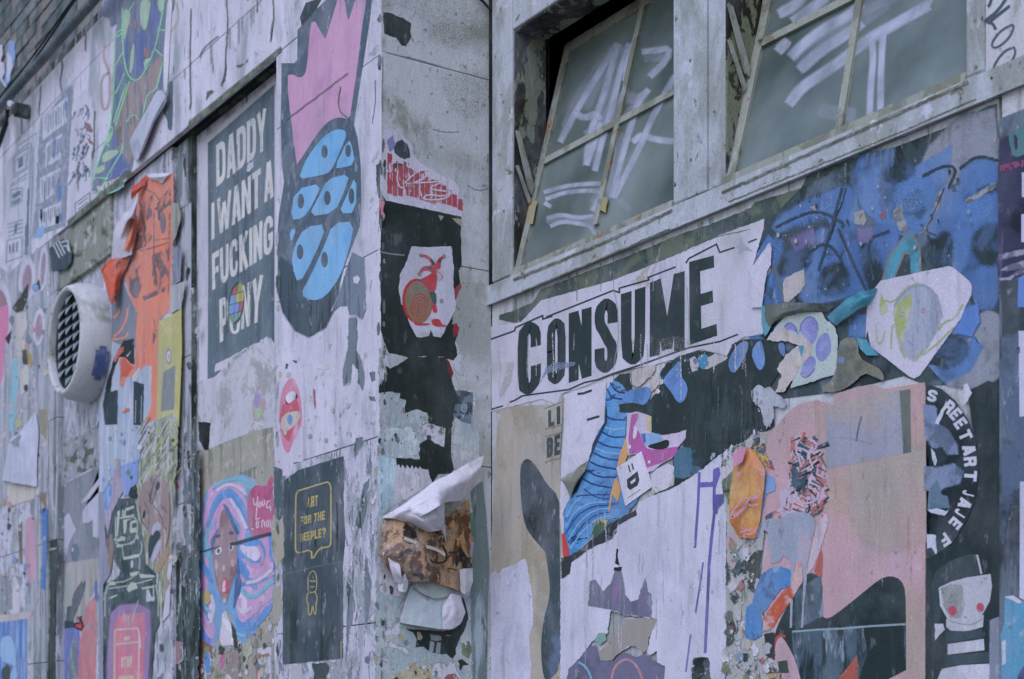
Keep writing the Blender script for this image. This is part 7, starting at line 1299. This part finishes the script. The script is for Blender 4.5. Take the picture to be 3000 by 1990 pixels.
shapes('hair', PW, [T('O 1200 960 1230 850 1330 780 1450 735 1500 740 1540 868 1440 888 1330 920 1250 958 1250 1060 1215 1100')], paint((60, 74, 80), (((92, 104, 112), 12, .6, .08, VS),)), t)
lines('mouth', PW, [T('O 1415 1150 1428 1160 1440 1150')], 2, paint((70, 76, 84)), t); lines('chin_line', PW, [T('O 1320 1180 1420 1205 1480 1205 1540 1165')], 1.6, paint((120, 124, 140)), t)
shapes('face_patch', PW, [T('O 1270 965 1330 940 1400 945 1415 1080 1390 1160 1330 1150 1290 1080')], paint((140, 146, 150), (((110, 116, 112), 9, .5, .1, H1),), soft=.62), t, feather=8)
shapes('cheek', PW, [E('O', 1342, 1112, 27, 32), E('O', 1526, 1090, 25, 31)], paint((176, 76, 100)), t)
shapes('stripe', PW, [T('O 1310 1335 1550 1300 1555 1375 1310 1405'), T('O 1270 1500 1400 1475 1590 1465 1595 1600 1230 1600')], m_dw, t)
shapes('dark_stripe', PW, [T('O 1310 1260 1540 1235 1545 1290 1310 1325'), T('O 1300 1415 1580 1385 1585 1455 1300 1480')], paint((62, 74, 84)), t)
shapes('hand', PW, [jagged(T('O 1225 1200 1280 1200 1290 1240 1250 1280 1225 1310'), 2)], m_dw, t)
lines('antenna', PW, [T('O 1505 740 1520 800 1535 868')], 6, paint((164, 168, 184)), t)
patch('paint_streak', 'pale grey vertical smear along the right side of the doll poster', 'paint', PW, T('O 1600 1180 1650 1150 1655 1600 1600 1600'), paint((118, 126, 152), soft=True), feather=9)
# tilted cut out skull drawings
t = poster('sticker', 'big pale cut-out paper with a faded green and grey drawing, tilted like a shield', 'sticker', PW, T('M 850 275 1100 220 1300 178 1330 190 1430 275 1450 310 1445 370 1410 440 1380 520 1110 895 1070 918 1040 905 880 780 785 710 765 600 752 655 755 560 765 420 800 340'), paint((184, 180, 208), (((172, 170, 196), 6, .52, .1, H1),), bump=.4), jag=.6)
shapes('grey_head', PW, [smooth_poly(T('M 940 440 1000 340 1090 290 1180 330 1240 420 1240 560 1180 660 1120 760 1050 790 1000 740 960 620'))], paint((150, 156, 184), (((136, 146, 170), 12, .5, .1, VS),), soft=True), t, feather=8)
m_gn = paint((150, 160, 110), (((166, 170, 150), 20, .5, .08, H1),))
shapes('green_mask', PW, [smooth_poly(T(s), 1) for s in ('M 935 460 990 400 1060 350 1055 450 1010 600 1000 700 960 620 940 540', 'M 840 500 855 330 870 400 900 440 890 490')], m_gn, t)
lines('green_line', PW, [T(s) for s in ('M 870 400 930 420 1000 350 1040 310 1100 295', 'M 930 560 920 640 922 720', 'M 820 560 825 690 860 680 880 600', 'M 1390 430 1340 520 1260 550 1230 600', 'M 960 620 980 720 1010 780', 'M 1130 720 1090 790 1060 800', 'M 1330 580 1220 690 1130 760')], 5, m_gn, t)
lines('grey_line', PW, [T(s) for s in ('M 980 490 1000 480 1010 500 990 515 980 495', 'M 940 440 1000 350 1080 300 1160 310 1230 380', 'M 1095 400 1100 420', 'M 1240 450 1260 520', 'M 1080 560 1100 620', 'M 1030 660 1060 700', 'M 1180 480 1200 620', 'M 1210 420 1225 560', 'M 1130 520 1140 580')], 2.5, paint((128, 140, 170)), t)
shapes('red_eye', PW, [E('M', 1130, 468, 15, 18)], paint((168, 128, 148)), t)
shapes('blue_spray', PW, [T('M 1420 460 1480 430 1490 540 1440 630 1360 610 1390 540')], paint((84, 120, 196), soft=True), None, feather=12, origin=PW.at(2840, 980))
tag([o for o in bpy.data.objects if o.name.startswith('blue_spray')][-1], 'bright blue soft spray spot right of the tilted shield drawing', 'paint')
# flower-like cut out
t = poster('sticker', 'pale green cut-out sticker with violet petals, left of the shield drawing', 'sticker', PW, T('M 105 660 160 580 220 510 290 500 340 460 400 440 450 460 490 530 545 570 570 640 568 760 552 890 480 910 400 940 260 980 280 900 330 800 380 760 395 680 300 670 220 660'), paint((160, 174, 182), bump=.5), jag=1.5)
m_vi = paint((120, 124, 192), (((136, 142, 200), 20, .52, .08, H1),))
shapes('petal', PW, [smooth_poly(T(s)) for s in ('M 320 610 330 550 380 505 430 530 440 600 430 660 400 700 350 640', 'M 430 660 500 600 530 680 520 760 460 820 420 760', 'M 325 880 340 820 390 760 430 790 420 850 370 910', 'M 215 590 250 545 290 570 310 620 270 600 240 600')], m_vi, t)
lines('petal_line', PW, [T(s) for s in ('M 320 610 330 550 380 505 430 530 440 600', 'M 215 580 250 545 290 570 308 625', 'M 325 880 340 910 380 905 420 850')], 3, paint((100, 96, 170)), t)
shapes('torn_core', PW, [jagged(T('M 105 665 180 590 230 590 300 640 360 650 395 690 390 760 330 830 270 930 220 1000 160 1010 200 900 170 850 230 760 310 700 240 670 140 672'), 3)], m_cream, t)
shapes('teal_gap', PW, [T('M 310 700 350 700 330 780')], m_tl, t)
t2 = thing('peeled_poster', 'teal and brown strips of paper bowing out between the violet petals and the shield drawing', 'peeling poster', PW.at(2480, 900))
curl('strip', PW, rows_of('M 500 510 .5 620 400 3 720 345 3 830 320 .5', 'M 520 540 .5 640 450 3 730 390 3 815 370 .5', 'M 560 570 .5 640 510 2 720 450 2 770 440 .5'), m_tl, t2)
curl('strip', PW, rows_of('M 70 440 .5 250 418 2 400 418 2 550 440 .5', 'M 90 520 .5 200 490 2 320 460 2 500 480 .5', 'M 100 600 .5 160 540 1 240 500 1 330 480 .5'), paint((96, 102, 98), (((70, 84, 86), 8, .5, .1, H1),)), t2)
shapes('teal_end', PW, [T('M 68 440 180 425 190 460 110 620 90 640 70 560')], m_tl, t2)
shapes('brown_strip', PW, [smooth_poly(T('M 570 680 640 640 700 660 710 780 780 820 860 860 880 940 800 900 740 880 660 960 560 1010 440 1000 560 900'), 1)], paint((116, 116, 110), (((90, 96, 92), 8, .5, .1, H1),)), t2)
shapes('teal_piece', PW, [T('M 690 650 760 660 780 700 840 765 760 765 715 720')], m_tl, t2)
shapes('blue_hole', PW, [E('M', 592, 795, 24, 24)], paint((88, 118, 160)), t2)
patch('torn_paper', 'cream jagged scrap shaped like a wing on the blue graffiti, right of the banner end', 'torn paper', PW, T('M 215 320 225 255 290 225 345 200 355 260 355 300 320 350 250 415 215 410'), m_cream, jag=1.8)
patch('torn_paper', 'narrow white point hanging from the right end of the banner', 'torn paper', PW, T('M 0 200 60 110 120 25 135 60 130 170 105 215 90 300 70 450 0 450'), m_cw, jag=1)
patch('torn_paper', 'pale whitish fringe where the petals sticker meets the black torn paper', 'torn paper', PW, T('M 0 1000 50 960 120 1000 200 1040 240 1080 200 1110 140 1100 150 1180 100 1250 60 1110 10 1060'), paint((160, 166, 186), (((140, 146, 160), 14, .5, .08, H1),), bump=1), jag=3)
# ------------------------------------------------------------------ right-hand neighbour panel
PN = Plane((0, YW - .0125, 0), (0, -1, 0))
t = poster('poster', 'dark purple and blue printed poster on the far right panel, top part', 'poster', PN, T('S 190 715 240 690 314 640 380 600 380 1500 180 1500 180 885'), paint((58, 60, 88), (((92, 84, 120), 7, .54, .08, VS), ((40, 44, 60), 8, .5, .1, H1)), grain=.22), jag=1)
PX = PN
shapes('red_text', PN, [T('S 190 845 314 815 314 850 190 875')], paint((140, 70, 110), (((60, 50, 70), 60, .5, .05, H1),)), t)
shapes('teal_loop', PN, [[smooth_poly(T('S 232 690 262 670 300 640 330 650 330 780 290 800 262 800 245 760'), 1), smooth_poly(T('S 255 690 280 690 282 760 268 770'), 1)]], paint((78, 116, 124)), t)
shapes('pale_band', PN, [jagged(T(s), 1.5) for s in ('S 185 1300 314 1270 314 1300 185 1330', 'S 190 1380 230 1355 314 1330 314 1370 230 1385', 'S 182 1420 240 1415 270 1385 314 1370 314 1390 270 1410 240 1435 185 1432')], paint((142, 142, 172), (((90, 90, 120), 30, .5, .05, H1),)), t)
shapes('white_strip', PN, [T('S 303 880 330 880 330 1010 303 1005'), T('S 300 1095 330 1090 330 1240 300 1235')], paint((176, 180, 214)), t)
t = poster('poster', 'blue grey faded print with a white right strip, middle of the far right panel', 'poster', PN, T('S 185 1432 240 1430 380 1385 T 300 830 200 830 175 1000 166 1000 166 0'), paint((84, 98, 128), (((56, 66, 76), 5, .5, .1, H1), ((122, 132, 164), 9, .6, .06, VS)), grain=.22), jag=.8)
shapes('white_strip', PN, [T('T 236 100 270 100 270 460 240 462'), T('T 242 735 270 735 270 1240 240 1225')], paint((176, 180, 214)), t)
shapes('bright_blue', PN, [T('S 285 1420 320 1400 320 1568 280 1568')], paint((88, 124, 200)), t)
lines('bolt', PN, [T('T 225 180 240 165 238 195')], 3, paint((50, 56, 60)), t)
t = poster('poster', 'teal blue painted figure fragment at the bottom of the far right panel', 'poster', PN, T('T 178 1222 230 1230 270 1250 290 1300 290 1600 165 1600 160 1380 175 1340'), paint((80, 140, 184), (((96, 154, 196), 7, .5, .1, H1),)), jag=.8)
shapes('cuff', PN, [T('T 165 1410 182 1400 182 1500 168 1510')], m_dw, t); shapes('dark_blue', PN, [smooth_poly(T('T 225 1600 235 1540 270 1500 290 1500 290 1620 225 1620'), 1)], paint((46, 66, 120)), t)
shapes('white_top', PN, [jagged(T('T 175 1220 215 1215 250 1240 240 1250 200 1232'), 1)], paint((180, 182, 204)), t)
# graffiti on the white board at the top right
PT = Plane((0, YW - .0105, 0), (0, -1, 0))
g2 = thing('graffiti', 'dark marker scrawl of strokes and two circles on the white board at top right', 'graffiti', PT.at(2940, 215))
lines('stroke', PT, [T('S 150 -20 140 20 130 35'), T('S 230 -20 180 55 110 110'), T('S 240 30 150 100 130 120'), T('S 112 108 150 115 170 150'), ], 8, paint((70, 84, 100)), g2, sm=1)
lines('circle', PT, [T('S 255 125 200 150 150 210 150 245 185 240 240 190 262 140 255 125'), T('S 262 240 210 260 160 330 155 370 185 378 240 330 272 270 262 240')], 5.5, paint((78, 90, 106)), g2, sm=2)
# scratched white scrawl on the panes
PGs = Plane(PG.p - PG.n * .008, PG.n)
m_wh = paint((148, 156, 186), (((112, 122, 140), 16, .46, .12, H1),), soft=.6, bump=0)
def chalk(nm, c, am, sc_):
    m = bpy.data.materials.new(nm); m.use_nodes = True; n = m.node_tree; N = n.nodes; b = N['Principled BSDF']; b.inputs['Base Color'].default_value = alb(c); b.inputs['Roughness'].default_value = .8
    at = N.new('ShaderNodeAttribute'); at.attribute_name = 'fade'; g_ = N.new('ShaderNodeNewGeometry'); z = N.new('ShaderNodeTexNoise'); z.inputs['Scale'].default_value = sc_; z.inputs['Detail'].default_value = 4
    n.links.new(g_.outputs['Position'], z.inputs['Vector']); r = N.new('ShaderNodeMapRange'); n.links.new(z.outputs[0], r.inputs[0]); r.inputs[1].default_value = .35; r.inputs[2].default_value = .65; r.inputs[3].default_value = am * .5; r.inputs[4].default_value = am
    mu = N.new('ShaderNodeMath'); mu.operation = 'MULTIPLY'; n.links.new(at.outputs['Fac'], mu.inputs[0]); n.links.new(r.outputs[0], mu.inputs[1])
    tr = N.new('ShaderNodeBsdfTransparent'); ms = N.new('ShaderNodeMixShader'); n.links.new(mu.outputs[0], ms.inputs[0]); n.links.new(tr.outputs[0], ms.inputs[1]); n.links.new(b.outputs[0], ms.inputs[2])
    n.links.new(ms.outputs[0], N['Material Output'].inputs[0]); return m
m_wh = chalk('white_scrawl', (166, 174, 204), .8, 14); m_wf = chalk('faint_scrawl', (160, 168, 196), .3, 9)
g3 = thing('graffiti', 'white scrawled paint tag on the pane of the first window', 'graffiti', PGs.at(1750, 600))
lines('stroke', PGs, [T(s) for s in ('J 430 740 480 640 560 500 640 370 730 230', 'J 730 230 690 380 650 520 600 650 575 760 565 860', 'J 570 860 610 740 640 640', 'J 790 230 740 380 700 560 640 760 610 890', 'J 830 200 780 300 770 420', 'J 860 270 930 265 1000 250 990 310 900 400', 'J 1030 400 960 520 900 640 850 760 790 880 710 1030', 'J 700 1030 730 900 780 720 840 520 890 470', 'J 710 740 690 880 665 980', 'J 665 980 600 1100', 'J 810 740 860 700 920 730 1030 740', 'J 500 590 560 620 620 590 640 620')], 12, m_wh, g3, feather=7)
lines('faint_stroke', PGs, [T(s) for s in ('J 345 1005 440 975 560 960 640 960', 'J 355 1040 450 1005 560 995 650 1000', 'J 365 1140 430 1120 520 1140 600 1130', 'J 380 1180 440 1155 520 1165 600 1185 610 1240', 'J 350 1060 380 1080')], 8, m_wh, g3, feather=5)
lines('faint_stroke', PGs, [T('J 650 640 700 560 760 500 830 520'), T('J 560 560 620 430 700 300'), T('J 700 600 760 640 830 560 860 500')], 26, m_wf, g3, feather=8)
lines('faint_stroke', PGs, [T(s) for s in ('J 480 560 540 470 620 360 700 250', 'J 450 660 520 520 600 420', 'J 640 640 690 470 760 260', 'J 560 700 640 660 720 640 800 600', 'J 760 700 700 860 680 1000', 'J 600 1060 640 980 690 1010', 'J 740 1040 790 1100', 'J 700 260 740 240 760 280', 'J 870 310 980 300', 'J 360 1150 430 1135 560 1150 620 1150')], 15, m_wf, g3, feather=6)
g4 = thing('graffiti', 'broad white zigzag tag scrawled across the pane of the second window', 'graffiti', PGs.at(2450, 350))
lines('stroke', PGs, [T(s) for s in ('K 370 530 430 450 520 390 640 310 760 210 900 130 1080 30', 'K 425 355 520 270 640 190 740 120', 'K 380 290 450 220 560 140 680 80 740 20', 'K 315 260 360 210', 'K 320 70 400 30 440 -20', 'K 390 110 520 20 560 -20')], 23, m_wh, g4, feather=9)
lines('stroke', PGs, [T(s) for s in ('K 790 180 800 300 785 450 780 590', 'K 850 170 840 300 835 560', 'K 790 190 900 130 1050 60 1090 0')], 13, m_wh, g4, feather=7)
lines('faint_stroke', PGs, [T('K 420 330 560 210 700 130 860 20'), T('K 530 560 600 580 700 590'), T('K 700 60 900 -20')], 34, m_wf, g4, feather=10)
m_yw = paint((148, 136, 92), (((128, 130, 116), 14, .48, .08, H1),))
for s, lb in (('J 262 1050 310 1048 285 1170 250 1165', 'yellow paint on the lower left sash stile of the first window'), ('J 645 1030 680 1030 665 1110 632 1095', 'yellow paint on the lower glazing bar of the first window')):
    pg = Plane(PG.p + PG.n * .0003, PG.n); patch('paint_mark', lb, 'paint', pg, T(s), m_yw, jag=.8)

confetti('paper_flakes', 'tiny flakes of torn paper over the lower part of the return face', 'paper flakes', PR, T('I 215 640 240 620 240 900 300 1060 420 1300 560 1440 700 1460 720 1300 770 1300 770 1600 195 1600'), 200, 3.6, GR + [(150, 176, 190), (168, 158, 120)], 31)
confetti('paper_flakes', 'tiny flakes of torn paper around the black jug shape', 'paper flakes', PR, T('H 270 1320 440 1350 430 1450 600 1470 I 600 100 460 280 220 250 230 0'), 90, 3.6, GR[:4] + [(150, 176, 190)], 32)
confetti('paper_flakes', 'tiny flakes of torn paper on the messy strip right of the big white sheet', 'paper flakes', PW, T('U 100 700 280 700 300 900 220 1100 215 1330 400 1300 500 1560 500 1600 90 1600'), 130, 6, GR + [(150, 100, 96), (106, 116, 98), (84, 92, 96), (176, 174, 190)], 33)
confetti('paper_flakes', 'tiny pale flakes along the upper rim of the black torn paper', 'paper flakes', PW, T('L 690 690 780 600 1000 520 1200 540 1180 570 1000 640 960 660 800 700 730 780'), 50, 3.4, [(180, 174, 186), (140, 150, 170), (90, 120, 180)], 34)
confetti('paper_flakes', 'tiny pale flakes along the lower rim of the black torn paper', 'paper flakes', PW, T('L 1330 850 1400 880 1500 1000 1280 1130 1060 1260 1040 1230 1250 1100 1420 1020 1440 960'), 60, 3, [(180, 180, 200), (140, 150, 170)], 35)
confetti('paper_flakes', 'tiny flakes of paint on the blue graffiti', 'paper flakes', PW, T('K 280 1100 700 960 1150 800 1420 600 1425 1000 1200 1350 1000 1400 700 1480 300 1540'), 120, 2.6, [(50, 62, 70), (130, 140, 170), (66, 92, 150), (150, 150, 150)], 36)

# chipped corners, drips below ledges and wrinkle light and shade painted on the big sheets
rc = random.Random(77)
def nick(pl, u, v, w_, h_, col):
    q = jagged(ell(u, v, w_, h_, rc.uniform(-8, 8), 9), 1.4, 4)
    if sane(q): shapes('chip', pl, [q], paint(col, (((140, 146, 160), 30, .58, .05, H1),), bump=1), wall)
for k in range(26):
    nick(PF, rc.uniform(1108, 1117), rc.uniform(20, 1980), rc.uniform(2.5, 6), rc.uniform(5, 26), rc.choice(((92, 100, 106), (64, 74, 78), (150, 150, 160), (112, 118, 126))))
for k in range(16):
    nick(PF, rc.uniform(811, 817), rc.uniform(640, 1980), rc.uniform(2.5, 5), rc.uniform(6, 28), rc.choice(((92, 100, 106), (70, 80, 84), (156, 156, 168))))
for k in range(22):
    nick(PR, rc.uniform(1122, 1130), rc.uniform(30, 1960), rc.uniform(2, 5), rc.uniform(5, 22), rc.choice(((92, 100, 100), (60, 68, 66), (150, 150, 150))))
for k in range(14):
    nick(PI_, rc.uniform(540, 558), rc.uniform(430, 1950), rc.uniform(3, 7), rc.uniform(8, 36), rc.choice(((70, 80, 82), (52, 60, 60), (120, 126, 136))))
m_drip = paint((112, 116, 112), soft=.5)
for k in range(26):
    u = rc.uniform(1470, 2900); v = 2150 - .409 * (u + 1620) + 4; L = rc.uniform(20, 90)
    shapes('drip_stain', PW, [[(u - 2.5, v), (u + 2.5, v - 1), (u + 1.2, v + L), (u - .8, v + L)]], m_drip, wall, feather=3)
for k in range(22):
    u = rc.uniform(215, 800); v = 2150 - .903 * (u + 1620) + 3; L = rc.uniform(20, 80)
    if v > 0: shapes('drip_stain', PF, [[(u - 2, v), (u + 2, v - 1), (u + 1, v + L), (u - .8, v + L)]], m_drip, wall, feather=3)
def crease_shading(root, pl, u0, u1, v0, v1, n, light, dark):  # wrinkles imitated by soft lines in a lit and a shaded tone
    for k in range(n):
        u = rc.uniform(u0, u1); v = rc.uniform(v0, v1); L = rc.uniform(40, 150); w = [(u + rc.uniform(-3, 3), v + L * i / 3) for i in range(4)]
        lines('crease_shading', pl, [w], rc.uniform(1.4, 3), paint(rc.choice((light, dark)), soft=.5), root, sm=2, feather=2)
def find(s):
    return [o for o in bpy.data.objects if o.get('label', '').startswith(s)][0]
crease_shading(find('slate grey text poster'), PB, 625, 790, 420, 900, 22, (126, 136, 152), (74, 86, 98))
crease_shading(find('dark sheet with yellow'), PF, 840, 995, 1420, 1780, 10, (92, 104, 116), (46, 56, 62))
crease_shading(find('big black torn paper'), PW, 1960, 2230, 1090, 1260, 14, (74, 86, 96), (32, 40, 42))
crease_shading(find('largest blank white torn sheet'), PW, 1700, 2110, 1480, 1850, 20, (198, 198, 220), (150, 154, 178))
crease_shading(find('large faded pink'), PW, 2430, 2700, 1380, 1650, 14, (190, 168, 184), (146, 126, 134))
crease_shading(find('long white paper banner'), PW, 1450, 2220, 960, 1060, 14, (196, 196, 216), (150, 152, 166))
for o in bpy.data.objects:
    if '_o' in o: del o['_o']
bpy.context.view_layer.update()
